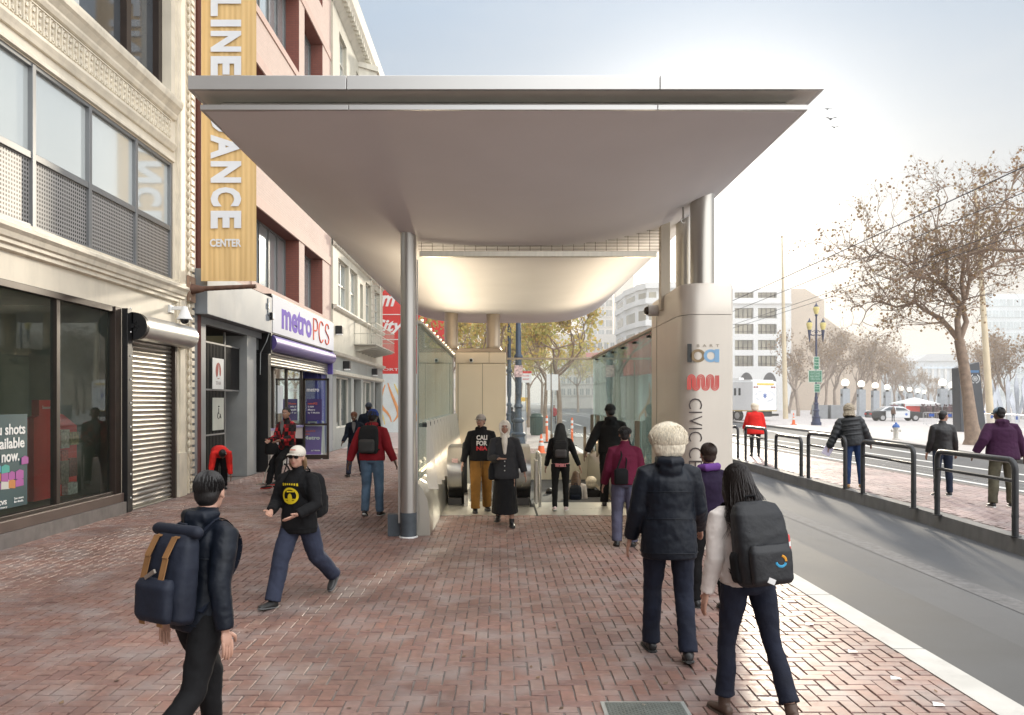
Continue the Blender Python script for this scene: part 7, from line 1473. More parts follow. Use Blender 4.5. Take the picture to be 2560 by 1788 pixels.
def backpack(fr, label, w_=.30, h_=.44, d_=.17, t0=.03, mats=None, strapm=None, extra=None, name='backpack', tilt=0):
    """bag on the back; parts in the wearer's local frame"""
    o = fr['o']; bg_ = thing(name, o.location, label, 'backpack'); bg_.rotation_euler = o.rotation_euler; bg_.scale = o.scale
    B, U, Fw, Rt = fr['base'], fr['U'], fr['F'], fr['R']; off = -(.115+fr['lo']*.8)
    def W(x, y, z): return B+Rt*x+Fw*(off-y)+U*(t0+z)
    m = MB()
    rs = []
    for z, sx, sy in ((0, .75, .6), (.03, .95, .92), (h_*.3, 1.0, 1.0), (h_*.6, 1.0, .95), (h_*.85, .93, .80), (h_*.96, .78, .60), (h_, .5, .35)):
        rs.append(m.ring(W(0, d_*.5*sy+.005, z), Rt, Fw, w_/2*sx, d_/2*sy, 24, .55))
    m.rings(rs); addmesh('bag', remesh(m, 'bag', mats[0], .009, 2, .008, .06), bg_)
    m = MB(); rs = []
    for z, sx, sy in ((.02, .70, .5), (.05, .78, .9), (h_*.42, .80, 1.0), (h_*.5, .70, .5)): rs.append(m.ring(W(0, d_+.0+.02*sy, z), Rt, Fw, w_/2*sx, .035*sy+.01, 20, .6))
    m.rings(rs); addmesh('front_pocket', remesh(m, 'pocket', mats[-1], .009, 2, .008, .08), bg_)
    for s in (-1, 1):
        pts = [W(s*.075, 0, h_*.9), fr['J'][('l' if s < 0 else 'r')+'sh'].lerp(fr['nk'], .42)+U*.070, fr['base']+U*.40+Rt*s*.125+Fw*(.118+fr['lo']*.8+.012), fr['base']+U*.24+Rt*s*.15+Fw*(.09+fr['lo']*.5), W(s*.13, -.02, .06)]
        m = MB(); sm = []
        for q in range(17): t = q/16*(len(pts)-1); i = min(int(t), len(pts)-2); sm.append(pts[i].lerp(pts[i+1], t-i))
        for _ in range(2): sm = [sm[0]]+[(a+b*2+c_)/4 for a, b, c_ in zip(sm, sm[1:], sm[2:])]+[sm[-1]]
        for a, b in zip(sm, sm[1:]):
            d = (b-a).normalized(); sd = (Rt-d*Rt.dot(d)).normalized()*.024; nn = d.cross(sd).normalized()*.006
            m.quad(a-sd+nn, a+sd+nn, b+sd+nn, b-sd+nn).quad(a-sd-nn, a+sd-nn, b+sd-nn, b-sd-nn)
        addmesh('strap', m.mesh('strap', strapm or mats[0], True), bg_)
    m = MB(); m.tube([W(-.035, .03, h_-.01), W(-.03, .03, h_+.035), W(.03, .03, h_+.035), W(.035, .03, h_-.01)], .008, 6); addmesh('handle', m.mesh('handle', strapm or mats[0], True), bg_)
    if extra: extra(bg_, W)
    return bg_
def place(px, py, z0=0.0): return G(px, py, z0)
K = dict(black=cloth('black cloth', (.009, .009, .010)), navy=cloth('navy cloth', (.008, .012, .024)), jean=cloth('blue jean', (.04, .065, .12)), jeanl=cloth('washed jean', (.12, .19, .28), .8, .35), grey=cloth('grey cloth', (.13, .13, .14)), charcoal=cloth('charcoal knit', (.022, .022, .024)), tan=cloth('ochre trousers', (.27, .13, .03)), redj=cloth('red jacket cloth', (.30, .02, .03)), redc=cloth('bright red coat', (.62, .025, .02)), burg=cloth('burgundy jacket cloth', (.12, .012, .035)), purple=cloth('purple parka cloth', (.045, .014, .042)), white=cloth('cream jacket cloth', (.68, .62, .58)), slate=cloth('slate trousers', (.10, .10, .15)), olive=cloth('camo trousers', (.085, .08, .055), .8, .55), rain=M('navy rain shell', (.005, .008, .015), .5, 0, .2, 6, .3, 40, spec=.3), leather=M('black leather', (.010, .009, .010), .45, 0, .2, 8, .3, 40), puff=M('black puffer nylon', (.013, .015, .018), .5, 0, .15, 6, .2, 40), greys=cloth('grey shirt', (.17, .17, .18)), bluep=cloth('blue grey trousers', (.035, .042, .07)))
bs = (M('black shoe', (.015, .015, .016), .4), M('dark sole', (.03, .03, .03), .7)); ws = (M('black trainer', (.02, .02, .022), .5), white_sole); pinks = (M('white pink trainer', (.7, .55, .56), .5), white_sole); boots = (M('tan boot', (.36, .20, .08), .6), M('tan sole', (.12, .08, .04), .7))
# -- 1 foreground left, walking away to the right, roll-top backpack
q = G(500, 1925); f1 = person(q, 'person in a dark navy jacket with black hair walking away at the lower left', 1.63, -30, dict(lean=5, ll=(24, 22), rl=(-20, 30), la=(-6, 12, 12), ra=(-14, 10, 20), head=(-24, 6)), skinL, .0085, dict(mat=K['rain'], loose=.022, hem=-.10, hood=True, seams=(.30, -.07)), dict(mat=K['black'], loose=.006), ('bun', hairB), None, bs)
bk1 = M('navy canvas', (.007, .011, .024), .7, 0, .15, 6, .2, 60); br = M('brown leather strap', (.26, .13, .05), .55, 0, .2, 8)
def roll(bg_, W):
    for x in (-.085, .06):
        m = MB(); pts = [W(x, .02, .50), W(x, .12, .47), W(x, .175, .36), W(x, .212, .16), W(x, .175, .0)]
        for a, b in zip(pts, pts[1:]): sd = f1['R']*.021; m.quad(a-sd, a+sd, b+sd, b-sd)
        addmesh('leather_strap', m.mesh('ls', br), bg_).modifiers.new('t', 'SOLIDIFY').thickness = .006
    m = MB(); m.obox(W(-.02, .20, .27), (.09, .012, .022), Matrix.Rotation(R(-30), 4, 'Y')); addmesh('buckle', m.mesh('b', steel2), bg_)
    m = MB().tube([W(-.16, .06, .50), W(.16, .06, .50)], .035, 12, round_=True); addmesh('rolled_top', m.mesh('rt', bk1, True), bg_)
    pass
backpack(f1, 'navy roll-top backpack with brown leather straps on the person at lower left', .34, .50, .16, -.05, (bk1, bk1), bk1, roll)
# -- 2 boy with cap and sunglasses
q = G(748, 1505); q = Vector((q.x, q.y, 0))
def kid_extra(fr):
    HV = fr['HV']; m = MB()
    for s in (-1, 1): m.ell(HV(s*.032, .088, .008), (.028, .010, .017), fr['Hm'], 12, 8); m.tube([HV(s*.055, .082, .012), HV(s*.078, .01, .014)], .003, 5)
    m.tube([HV(-.01, .096, .012), HV(.01, .096, .012)], .004, 5); addmesh('sunglasses', m.mesh('sg', M('sunglasses', (.008, .008, .008), .12), True), fr['o'])
    m = MB(); m.tube([HV(.03, .10, .085), HV(-.03, .10, .085)], .006, 5); addmesh('cap_print', m.mesh('cp', M('cap red print', (.6, .15, .1), .6)), fr['o'])
    m = MB(); m.tube([HV(-.078, -.02, -.01), HV(-.082, -.03, -.08), HV(-.07, -.04, -.12)], [.022, .022, .01], 8, round_=True).tube([HV(.078, -.02, -.01), HV(.082, -.03, -.08), HV(.07, -.04, -.12)], [.022, .022, .01], 8, round_=True).ell(HV(0, -.06, -.03), (.075, .045, .09), fr['Hm']); addmesh('hair', m.mesh('kh', M('sandy hair', (.20, .12, .06), .6, 0, .3, 20), True), fr['o'])
    ye = M('yellow print', (.66, .50, .01), .6, 0, .1, 12); m = MB(); rx, ry = (.166+fr['lo'])*fr['w'], .118+fr['lo']*.75
    def cp(x, z, e=.018): return fr['base']+fr['R']*x+fr['F']*(ry*math.sqrt(max(0, 1-(x/rx)**2))+e)+fr['U']*z
    N_ = 26
    for (ro, ri, sx) in ((.088, .066, 1.12), (.05, .0, .55)):
        for q_ in range(N_):
            a, b = 2*math.pi*q_/N_, 2*math.pi*(q_+1)/N_; cz = .27 if ro > .06 else .245; e = .018 if ro > .06 else .020
            m.quad(cp(ro*sx*math.cos(a), cz+ro*math.sin(a), e), cp(ro*sx*math.cos(b), cz+ro*math.sin(b), e), cp(ri*sx*math.cos(b)+.001, cz+ri*math.sin(b), e), cp(ri*sx*math.cos(a), cz+ri*math.sin(a), e))
    for z0, x0, x1 in ((.225, -.075, .08), (.205, -.06, .07), (.31, -.05, .04)): m.quad(cp(x0, z0), cp(x1, z0-.004), cp(x1, z0+.012), cp(x0, z0+.014))
    for x in np.linspace(-.085, .085, 7): m.quad(cp(x-.009, .375+.01*math.cos(x*20)), cp(x+.009, .375+.008*math.cos(x*20)), cp(x+.011, .40), cp(x-.006, .405))
    addmesh('print', m.mesh('kp', ye), fr['jk'])
f2 = person(q, 'boy in a pale cap, sunglasses and black sweatshirt with a yellow print', 1.59, 160, dict(lean=2, ll=(-24, 28), rl=(26, 8), la=(10, 16, 62, 38), ra=(12, 16, 66, 38), head=(-8, -2), lt=35, rt=-8), skinL, .010, dict(mat=K['black'], loose=.035, hem=-.13, flare=.01, name='sweatshirt', seams=(-.08,)), dict(mat=K['bluep'], loose=.030), None, ('cap', M('pale cap', (.62, .57, .49), .8)), (M('grey black trainer', (.03, .03, .03), .5), M('grey sole', (.12, .12, .12), .6)), extra=kid_extra)
backpack(f2, 'black backpack worn by the boy in the pale cap', .33, .50, .20, -.02, (K['black'], K['charcoal']), K['black'])
# -- 3 person in red doubled over by the wall
q = G(548, 1222); person(q, 'person in a bright red jacket doubled over beside the black gate', 1.62, 205, dict(lean=92, ll=(18, 30), rl=(12, 26), la=(80, 5, 20), ra=(86, 8, 10), head=(0, 55)), skinD, .012, dict(mat=K['redc'], loose=.035, hem=-.02), dict(mat=K['black'], loose=.02), ('short', hairB), None, bs)
# -- 4 man in plaid
plaid = M('red and black plaid', (.20, .015, .018), .85, 0, .1)
t = plaid.node_tree; n = t.nodes.new; l = t.links.new; b = t.nodes['Principled BSDF']; c_ = n('ShaderNodeTexCoord'); ck = n('ShaderNodeTexChecker'); ck.inputs['Scale'].default_value = 7; ck.inputs['Color1'].default_value = (.42, .015, .02, 1); ck.inputs['Color2'].default_value = (.015, .008, .01, 1); l(c_.outputs['Object'], ck.inputs['Vector'])
ck2 = n('ShaderNodeTexChecker'); ck2.inputs['Scale'].default_value = 14; ck2.inputs['Color1'].default_value = (1, 1, 1, 1); ck2.inputs['Color2'].default_value = (.25, .25, .25, 1); l(c_.outputs['Object'], ck2.inputs['Vector']); mm = n('ShaderNodeMix'); mm.data_type = 'RGBA'; mm.blend_type = 'MULTIPLY'; mm.inputs[0].default_value = 1; l(ck.outputs[0], mm.inputs[6]); l(ck2.outputs[0], mm.inputs[7]); l(mm.outputs[2], b.inputs['Base Color'])
q = G(700, 1229); q4 = q; fz = .10
f4 = person(q+Vector((.16, 0, fz)), 'man in a red and black plaid jacket sitting high in a wheelchair', 1.86, 150, dict(lean=2, ll=(58, 46, 6), rl=(40, 30, 8), la=(18, 6, 62, 24), ra=(20, 8, 58, 20), head=(-20, 2), lt=0), skinM, .012, dict(mat=plaid, loose=.035, hem=-.06, open=M('grey scarf', (.18, .18, .18), .8)), dict(mat=K['black'], loose=.012), ('short', hairB), None, (bs[0], M('red sole', (.6, .04, .04), .5)))
bk = thing('wheelchair', q+Vector((.16, 0, 0)), 'high-seated black wheelchair with chrome footrest under the man in plaid', 'wheelchair', rz=R(150))
for s in (-1, 1):
    w_ = MB().tube([(s*.30, -.10+.29*math.cos(a), .31+.29*math.sin(a)) for a in np.linspace(0, 2*math.pi, 30)], .018, 8).build('wheel', rubber, bk, local=True, smooth=True); m = MB()
    for k in range(12): a = k*math.pi/6; m.tube([(s*.30, -.10, .31), (s*.30, -.10+.28*math.cos(a), .31+.28*math.sin(a))], .002, 3)
    m.tube([(s*.325, -.10+.26*math.cos(a), .31+.26*math.sin(a)) for a in np.linspace(0, 2*math.pi, 24)], .007, 5); m.build('spokes', steel, w_, local=True)
    MB().tube([(s*.22, .38, .08), (s*.22, .38, .09)], .08, 12).build('caster', rubber, bk, local=True)
    MB().tube([(s*.24, -.25, 1.15), (s*.24, -.22, .55), (s*.24, -.1, .31), (s*.24, .2, .30), (s*.22, .38, .12)], .014, 7).tube([(s*.24, -.22, 1.0), (s*.26, .18, 1.0), (s*.26, .20, .80)], .014, 7).build('side_frame', blackm, bk, local=True, smooth=True)
    MB().tube([(s*.20, .24, .72), (s*.17, .46, .45), (s*.16, .56, .22)], .012, 7).box(s*.16-.07, s*.16+.07, .52, .68, .19, .21).build('footrest', steel, bk, local=True, smooth=True)
MB().box(-.22, .22, -.24, .14, .76, .80).build('seat', blackm, bk, local=True, bevel=.01); MB().box(-.22, .22, -.27, -.24, .80, 1.15).build('backrest', blackm, bk, local=True, bevel=.01)
bg4 = thing('bag', q+Vector((-.12, -.22, .82)), 'black bag resting on the lap of the man in plaid', 'bag'); MB().rings([MB().ring((0, 0, z), X_, Y_, rx, ry, 16, .6) for z, rx, ry in ((0, .12, .06), (.04, .15, .08), (.2, .14, .07), (.27, .08, .04))]).build('body', K['black'], bg4, local=True, smooth=True); MB().tube([(-.07, 0, .25), (-.06, 0, .36), (.06, 0, .36), (.07, 0, .25)], .010, 6).build('handle', K['black'], bg4, local=True)
# -- 6 red jacket, blue beanie, grey backpack
q = G(930, 1290); f6 = person(q, 'man in a red jacket and blue beanie walking away left of the steel column', 1.84, -6, dict(lean=3, ll=(8, 18), rl=(6, 4), la=(-14, 20, 22), ra=(-10, 20, 30), head=(0, 6), lt=22), skinD, .012, dict(mat=K['redj'], loose=.04, hem=-.04, hood=True), dict(mat=K['jeanl'], loose=.014), ('short', hairB), ('beanie', M('royal blue knit', (.02, .05, .24), .9)), ws, build=1.06)
backpack(f6, 'dark grey backpack with a pale tag on the man in red', .32, .46, .18, .06, (K['charcoal'], M('worn grey canvas', (.055, .055, .055), .8, 0, .2, 6, .2)), K['charcoal'], lambda g, W: addmesh('tag', MB().obox(W(-.05, .222, .09), (.08, .006, .035)).mesh('tg', M('yellow white tag', (.7, .66, .5), .5)), g))
# -- 7 man in dark vest walking to camera
q = G(888, 1190); person(q, 'man in a dark vest over a grey shirt walking towards the camera', 1.76, 176, dict(lean=4, ll=(-10, 22), rl=(22, 6), la=(-8, 10, 20), ra=(12, 10, 40), head=(6, 14), rt=-10), skinD, .016, dict(mat=K['navy'], loose=.025, hem=-.04, open=K['greys']), dict(mat=K['bluep'], loose=.014), ('curlyshort', hairRb), None, bs)
# -- 8 man in cap behind
q = G(922, 1176); person(q, 'tall man in a dark jacket and slate cap near the far shopfront', 1.95, 8, dict(ll=(10, 8), rl=(-8, 12), la=(0, 14, 20), ra=(0, 14, 30)), skinM, .016, dict(mat=K['navy'], loose=.05, hem=-.06), dict(mat=K['black'], loose=.012), ('short', hairB), ('beanie', M('slate knit cap', (.06, .075, .10), .9)), bs)
# -- crouching person by the mural with a white bag
q = G(978, 1077); person(q, 'person in black crouching on the pavement in front of the mural', 1.60, -70, dict(lean=30, ll=(105, 135), rl=(100, 132), la=(70, 8, 20), ra=(75, 8, 20), head=(0, -10)), skinM, .022, dict(mat=K['black'], loose=.03, hem=0), dict(mat=K['slate'], loose=.01), ('short', hairBr), None, bs)
q = G(998, 1080); MB().ell((q.x, q.y, .12), (.38, .25, .13)).build('plastic_bag', whitem, smooth=True, label='crumpled white plastic bag on the pavement beside the crouching person', cat='bag')
# -- 9 hoodie man
q = G(1203, 1279)
def hood_extra(fr):
    wht = M('shirt print white', (.75, .72, .68), .7); rdp = M('shirt print red', (.60, .04, .05), .7)
    chest_text(fr, 'CALI', .19, .085, .335, wht); chest_text(fr, 'FOR', .19, .085, .235, wht); chest_text(fr, 'NIA', .19, .075, .150, rdp)
    HV = fr['HV']; addmesh('beard', MB().ell(HV(0, .072, -.088), (.026, .018, .02), fr['Hm']).ell(HV(0, .088, -.040), (.024, .007, .005), fr['Hm']).mesh('bd', M('stubble', (.06, .04, .03), .8), True), fr['o'])
    addmesh('drawstring', MB().tube([fr['base']+fr['R']*.02+fr['F']*.14+fr['U']*(-.02), fr['base']+fr['R']*.02+fr['F']*.13-fr['U']*.16], .004, 5).tube([fr['base']-fr['R']*.02+fr['F']*.14+fr['U']*(-.02), fr['base']-fr['R']*.02+fr['F']*.13-fr['U']*.18], .004, 5).mesh('ds', dark), fr['o'])
f9 = person(q, 'man in a grey cap, black CALIFORNIA hoodie and ochre trousers leaving the escalator', 1.75, 186, dict(lean=0, ll=(-6, 10), rl=(10, 3), la=(-6, 14, 14), ra=(-4, 16, 18), head=(28, -2)), skinM, .011, dict(mat=K['black'], loose=.03, hem=-.03, hood=True, name='hoodie'), dict(mat=K['tan'], loose=.028), ('short', hairB), ('cap', M('grey cap', (.30, .27, .25), .8, 0, .2)), bs, build=1.08, extra=hood_extra)
# -- 10 woman in white headscarf
q = G(1262, 1314)
def hij_extra(fr):
    bm_ = M('pearl button', (.8, .8, .78), .3)
    for t_ in (.12, .045, -.03): addmesh('button', MB().ell(fr['base']+fr['F']*(.118+fr['lo']*.8+.022)+fr['U']*t_, .010).mesh('bt', bm_, True), fr['jk'])
    hb = thing('handbag', fr['o'].location, 'black handbag hanging at the side of the woman in the white headscarf', 'handbag'); hb.rotation_euler = fr['o'].rotation_euler; hb.scale = fr['o'].scale
    c_ = fr['base']+fr['R']*.21-fr['U']*.02; m = MB().rings([MB().ring(c_+fr['U']*z, fr['R'], fr['F'], rx, ry, 16, .7) for z, rx, ry in ((-.17, .04, .10), (-.15, .06, .14), (0, .06, .13), (.10, .03, .09))]); addmesh('body', m.mesh('hb', K['black'], True), hb)
    addmesh('strap', MB().tube([c_+fr['U']*.08, fr['J']['rsh']+fr['U']*.07+fr['R']*.02, c_+fr['U']*.08-fr['F']*.05], .010, 6).mesh('st', K['black'], True), hb)
f10 = person(q, 'woman in a white headscarf and long black skirt walking towards the camera', 1.69, 179, dict(lean=1, ll=(12, 6), rl=(-10, 18), la=(-4, 16, 16), ra=(14, 10, 78, 42), head=(0, 2), rt=0, rg='fist'), skinM, .010, dict(mat=M('charcoal cardigan', (.028, .028, .031), .9, 0, .12, 12, .4, 90), loose=.035, hem=-.16, flare=.035, collar=False, open=M('ivory cloth', (.66, .60, .52), .8)), dict(kind='skirt', mat=K['black'], hem=.88), None, ('hijab', M('ivory headscarf', (.72, .66, .57), .8, 0, .06, 8, .2, 40)), bs, build=1.02, extra=hij_extra)
# -- 11 curly hair girl going down
q = G(1401, 1277); f11 = person(q, 'young woman with long black hair and a grey backpack atop the stairs', 1.58, -2, dict(ll=(4, 14), rl=(6, 2), la=(4, 12, 18), ra=(-14, 22, 14), lt=18, hairlen=.30), skinM, .011, dict(mat=K['black'], loose=.018, hem=.0), dict(mat=K['black'], loose=.0), ('long', hairB), None, pinks)
backpack(f11, 'dark grey backpack of the curly-haired young woman', .28, .36, .14, .10, (K['charcoal'], M('grey bag panel', (.06, .055, .06), .7)), K['charcoal'])
addmesh('shirt_hem', (lambda m: m.rings([m.ring(f11['base']+f11['U']*t_, f11['R'], f11['F'], .166, .128, 24) for t_ in (-.07, -.02, .02)]))(MB()).mesh('sh', cloth('pink shirt', (.62, .24, .26)), True), f11['o'])
# -- people lower on the stairs
def stair(px, py_head, d, h): z = H-(py_head-CY)*d/F; return Vector(((px-CX)*d/F, d, z-h))
f12 = person(stair(1440, 1176, 17.3, 1.6), 'brown-haired girl in a pale jacket already halfway down the stairs', 1.6, -8, dict(ll=(14, 20), rl=(0, 6), hairlen=.24), skinL, .014, dict(mat=K['white'], loose=.025, hem=-.05), dict(mat=K['jean']), ('long', M('chestnut hair', (.10, .055, .03), .5, 0, .3, 30)), None, bs)
backpack(f12, 'blue-black backpack of the girl halfway down the stairs', .29, .42, .16, .05, (K['rain'], K['navy']), K['navy'])
person(stair(1478, 1193, 17.6, 1.62), 'white-haired person in a black coat halfway down the stairs', 1.62, -12, dict(ll=(12, 18), rl=(0, 4)), skinL, .014, dict(mat=K['black'], loose=.04, hem=-.12), dict(mat=K['black']), ('fluffy', hairW), None, bs)
person(stair(1373, 1218, 18.2, 1.75), 'dark-haired man lowest on the stairs, only head and shoulders showing', 1.75, 0, dict(ll=(12, 18), rl=(0, 4)), skinM, .014, dict(mat=K['charcoal'], loose=.03), dict(mat=K['black']), ('short', hairB), None, bs)
# -- 13 tall man in black beanie
q = G(1527, 1266); person(q, 'tall man in a black beanie and black jacket stepping down beside the green glass', 1.93, -14, dict(lean=6, ll=(8, 10), rl=(-4, 12), la=(-16, 24, 12), ra=(6, 14, 30), head=(-30, 6)), skinD, .013, dict(mat=K['black'], loose=.045, hem=-.05, hood=True), dict(mat=K['black'], loose=.018), ('short', hairB), ('beanie', M('black knit', (.012, .013, .015), .95)), bs, build=1.04)
# -- 14 burgundy jacket
q = G(1562, 1366); f14 = person(q, 'dark-haired person in a burgundy jacket and grey trousers walking away beside the pylon', 1.63, -6, dict(lean=3, ll=(8, 16), rl=(2, 3), la=(4, 14, 24), ra=(4, 12, 30), lt=20), skinL, .010, dict(mat=K['burg'], loose=.04, hem=-.05), dict(mat=K['slate'], loose=.022), ('curlyshort', hairB), None, bs)
sb = thing('shoulder_bag', q, 'small black shoulder bag across the back of the burgundy jacket', 'shoulder bag'); sb.rotation_euler = f14['o'].rotation_euler; sb.scale = f14['o'].scale; B, U, Fw, Rt = f14['base'], f14['U'], f14['F'], f14['R']
c_ = B-Fw*.20-Rt*.06+U*.06; addmesh('body', MB().rings([MB().ring(c_+U*z, Rt, Fw, rx, ry, 16, .6) for z, rx, ry in ((-.11, .08, .03), (-.09, .10, .045), (.09, .10, .045), (.12, .07, .02))]).mesh('sb', K['black'], True), sb); addmesh('strap', MB().tube([c_+U*.10-Rt*.06, B+U*.36-Rt*.05-Fw*.155, B+U*.50-Rt*.07-Fw*.03], .012, 6).tube([c_+U*.10+Rt*.06, B+U*.3+Rt*.02-Fw*.155, B+U*.50-Rt*.06-Fw*.04], .010, 6).mesh('st', K['black'], True), sb)
# -- 15 white haired woman, navy rain jacket
q = G(1672, 1640); f15 = person(q, 'white-haired woman in a shiny navy rain jacket and dark jeans walking away', 1.79, -3, dict(lean=2, ll=(14, 8), rl=(-4, 16), la=(4, 12, 16), ra=(8, 12, 42), rt=14), skinL, .0085, dict(mat=K['rain'], loose=.040, hem=-.19, flare=.012, hood=True, seams=(.30, .10, -.15)), dict(mat=M('indigo denim', (.005, .009, .024), .85, 0, .2, 6, .3, 60), loose=.008, flare=.008), ('fluffy', hairW), None, bs, build=.98)
# -- 16 person with purple scarf
def sc_extra(fr): nk, R_, F_, U_ = fr['nk'], fr['R'], fr['F'], fr['U']; addmesh('scarf', remesh(MB().tube([nk-R_*.08+F_*.03, nk-R_*.06-F_*.07+U_*.01, nk+R_*.07-F_*.07+U_*.02, nk+R_*.10+F_*.03, nk+F_*.11], .042, 12, round_=True), 'scarf', cloth('purple scarf', (.16, .06, .28)), .010, 2, .012, .05), fr['o'])
q = G(1772, 1520); person(q, 'dark-haired person with a purple scarf behind the girl at lower right', 1.58, 8, dict(ll=(10, 10), rl=(-4, 12), la=(6, 10, 30), ra=(6, 10, 30)), skinM, .011, dict(mat=cloth('violet jacket', (.018, .010, .03)), loose=.02, hem=-.02), dict(mat=K['black']), ('bun', hairBr), None, bs, extra=sc_extra)
# -- 17 foreground girl with black backpack
q = G(1868, 1795); f17 = person(q, 'girl with long dark hair in a cream jacket walking away at the lower right', 1.585, 10, dict(lean=6, lean_side=-3, ll=(10, 8, 3), rl=(-16, 14, 5), la=(-4, 12, 20), ra=(8, 10, 50), head=(-4, 8), rt=24, hairlen=.22), skinL, .0080, dict(mat=K['white'], loose=.022, hem=-.03, seams=(.0,)), dict(mat=M('dark indigo jeans', (.005, .008, .022), .85, 0, .2, 6, .3, 70), loose=-.002, flare=.016, hem=.84), ('long', M('very dark hair', (.016, .010, .008), .38, 0, .3, 30, .4, 60, stretch=(4, 4, .5))), None, (M('brown flat shoe', (.09, .055, .04), .5), M('brown sole', (.05, .03, .02), .6)))
def bigbag(g, W):
    bl = M('logo light blue', (.05, .35, .6), .5); og_ = M('logo orange', (.8, .35, .03), .5)
    addmesh('logo', MB().tube([W(.045+.034*math.cos(a), .268, .17+.034*math.sin(a)) for a in np.linspace(3.3, 5.9, 8)], .010, 6).mesh('lg', bl, True), g); addmesh('logo', MB().tube([W(.045+.034*math.cos(a), .268, .17+.034*math.sin(a)) for a in np.linspace(6.2, 7.6, 5)], .010, 6).mesh('lg', og_, True), g)
    addmesh('tag', MB().obox(W(-.03, .268, .05), (.05, .006, .035), Matrix.Rotation(.4, 4, 'Y')).mesh('tg', whitem), g)
    R_, F_ = f17['R'], f17['F']
    for s in (-1, 1): addmesh('side_pocket', remesh(MB().rings([MB().ring(W(s*.165, .08, z), R_, F_, rx, .055, 14, .7) for z, rx in ((.03, .02), (.06, .035), (.2, .038), (.23, .02))]), 'sp', K['black'], .010, 2), g)
    addmesh('zip', MB().tube([W(-.10, .185, .26), W(-.11, .19, .36), W(0, .165, .45), W(.11, .19, .36), W(.10, .185, .26)], .004, 5).mesh('zp', dark, True), g)
backpack(f17, 'large black backpack with a blue and orange logo on the girl at lower right', .36, .55, .21, -.02, (M('black ripstop', (.010, .011, .014), .6, 0, .2, 8, .35, 45), M('black panel', (.013, .014, .017), .55, 0, .2, 8, .3, 60)), K['black'], bigbag)
bt_ = thing('bottle', f17['o'].location, 'red and white bottle in the side pocket of the large black backpack', 'bottle'); bt_.rotation_euler = f17['o'].rotation_euler; bt_.scale = f17['o'].scale; B, U, Fw, Rt = f17['base'], f17['U'], f17['F'], f17['R']
c_ = B+Rt*.185-Fw*.22+U*.12; addmesh('body', MB().tube([c_, c_+U*.17, c_+U*.19], [.035, .035, .015], 14).mesh('b', M('bottle red', (.65, .04, .04), .3), True), bt_); addmesh('cap', MB().tube([c_+U*.19, c_+U*.215], .016, 12).mesh('c', whitem, True), bt_); addmesh('band', MB().tube([c_+U*.10, c_+U*.13], .0358, 14).mesh('bd', whitem, True), bt_)
# -- 18.. island people
IZ = ISZ
def ppl(px, py, top): q = G(px, py, IZ); return q, (py-top)*q.y/F
q, h = ppl(1888, 1141, 1008); person(q, 'elderly woman in a bright red coat and white knitted hat on the boarding island', h, -8, dict(lean=7, ll=(2, 4), rl=(4, 6), la=(10, 16, 20), ra=(6, 14, 20)), skinM, .018, dict(mat=K['redc'], loose=.075, hem=-.22, flare=.03), dict(mat=K['charcoal'], hem=.9), ('fluffy', hairW), ('beanie', M('white knit', (.75, .73, .70), .9)), bs, build=1.05)
q, h = ppl(2132, 1219, 1004)
f19 = person(q, 'man in a black puffer jacket with fur hood leaning over a railing', h*.98, -12, dict(lean=4, lean_side=-7, ll=(0, 2, 1), rl=(4, 6, 7), la=(-4, 30, 8), ra=(4, 18, 22), head=(10, 4)), skinM, .013, dict(mat=K['puff'], loose=.05, hem=-.08, puff=True), dict(mat=cloth('dark blue jeans', (.025, .05, .13)), loose=.008), None, ('furhood', M('fur trim', (.34, .29, .22), .95, 0, .3, 30, .8, 60)), boots, build=1.08)
q_ = f19['J']['lwr']; w_ = f19['o'].matrix_world; pp = thing('papers', f19['o'].location, 'folded lilac papers in the hand of the man in the puffer jacket', 'papers'); pp.rotation_euler = f19['o'].rotation_euler; pp.scale = f19['o'].scale
addmesh('sheet', MB().obox(q_+f19['J']['lhd']*.13, (.17, .02, .20), Matrix.Rotation(.5, 4, 'Y')).mesh('sh', M('lilac paper', (.60, .55, .68), .7), True), pp)
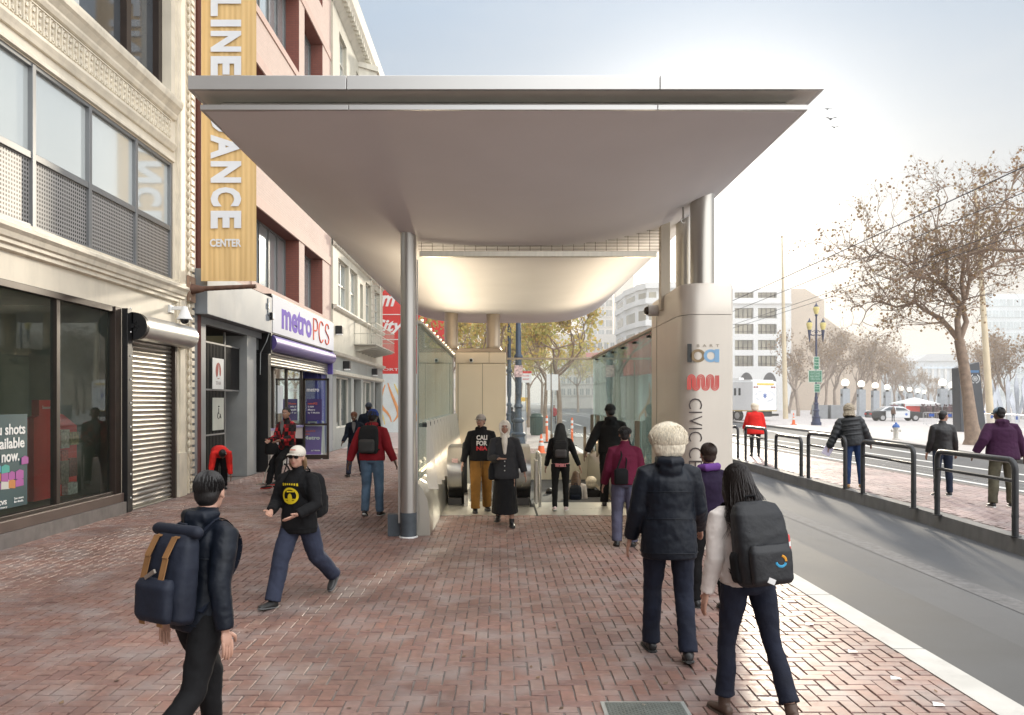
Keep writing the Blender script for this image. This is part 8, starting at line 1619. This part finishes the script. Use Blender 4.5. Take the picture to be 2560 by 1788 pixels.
q, h = ppl(2356, 1240, 1024); person(q, 'man in a black leather jacket with cropped hair looking to the right', h, -6, dict(ll=(0, 2), rl=(3, 4, 5), la=(0, 10, 16), ra=(2, 14, 20), head=(62, 2)), skinM, .013, dict(mat=K['leather'], loose=.032, hem=-.05), dict(mat=cloth('dark jean', (.02, .028, .05)), loose=.008), ('short', hairB), None, ws)
q, h = ppl(2506, 1268, 1015)
f21 = person(q, 'person in a purple hooded parka and grey cap leaning on a cane', h, -14, dict(lean=6, ll=(0, 4, 6), rl=(6, 6, 6), la=(-20, 26, 40), ra=(12, 20, 12), head=(-26, 8)), skinD, .012, dict(mat=K['purple'], loose=.06, hem=-.12, hood=True, flare=.02), dict(mat=K['olive'], loose=.024), ('short', hairB), ('cap', M('blue grey tweed', (.20, .26, .32), .9, 0, .2, 20)), ws, build=1.12)
wm = Matrix.Translation(f21['o'].location) @ f21['o'].rotation_euler.to_matrix().to_4x4() @ Matrix.Scale(f21['k'], 4); hd = wm @ (f21['J']['rwr']+f21['J']['rhd']*.06); MB().tube([hd+Vector((-.04, .06, .02)), hd+Vector((-.01, .0, .04)), hd+Vector((.05, 0, .0)), Vector((hd.x+.14, hd.y, IZ))], [.014, .016, .013, .012], 10).build('walking_cane', M('dark cane', (.06, .025, .02), .4), smooth=True, label='dark curved walking cane beside the purple parka', cat='cane')
q = G(2233, 1053.5, .03); person(q, 'small person in a brown jacket standing in front of the police car', 1.47, 180, dict(), skinM, .03, dict(mat=cloth('brown jacket', (.12, .07, .05)), loose=.04), dict(mat=K['black']), ('short', hairB), None, bs)
q = G(1280, 1092); person(q, 'person in dark clothes half hidden beyond the tan cabinet edge', 1.7, 0, dict(ll=(8, 8), rl=(-6, 10)), skinM, .03, dict(mat=K['navy'], loose=.04), dict(mat=K['navy']), ('short', hairB), None, bs)
q = P(1385, 0, 70); q.z = 0; person(q, 'distant walker in a dark red coat beyond the litter bin', 1.7, 180, dict(ll=(8, 8), rl=(-6, 10)), skinM, .03, dict(mat=K['redj'], loose=.04, hem=-.2), dict(mat=K['black']), ('short', hairB), None, bs)
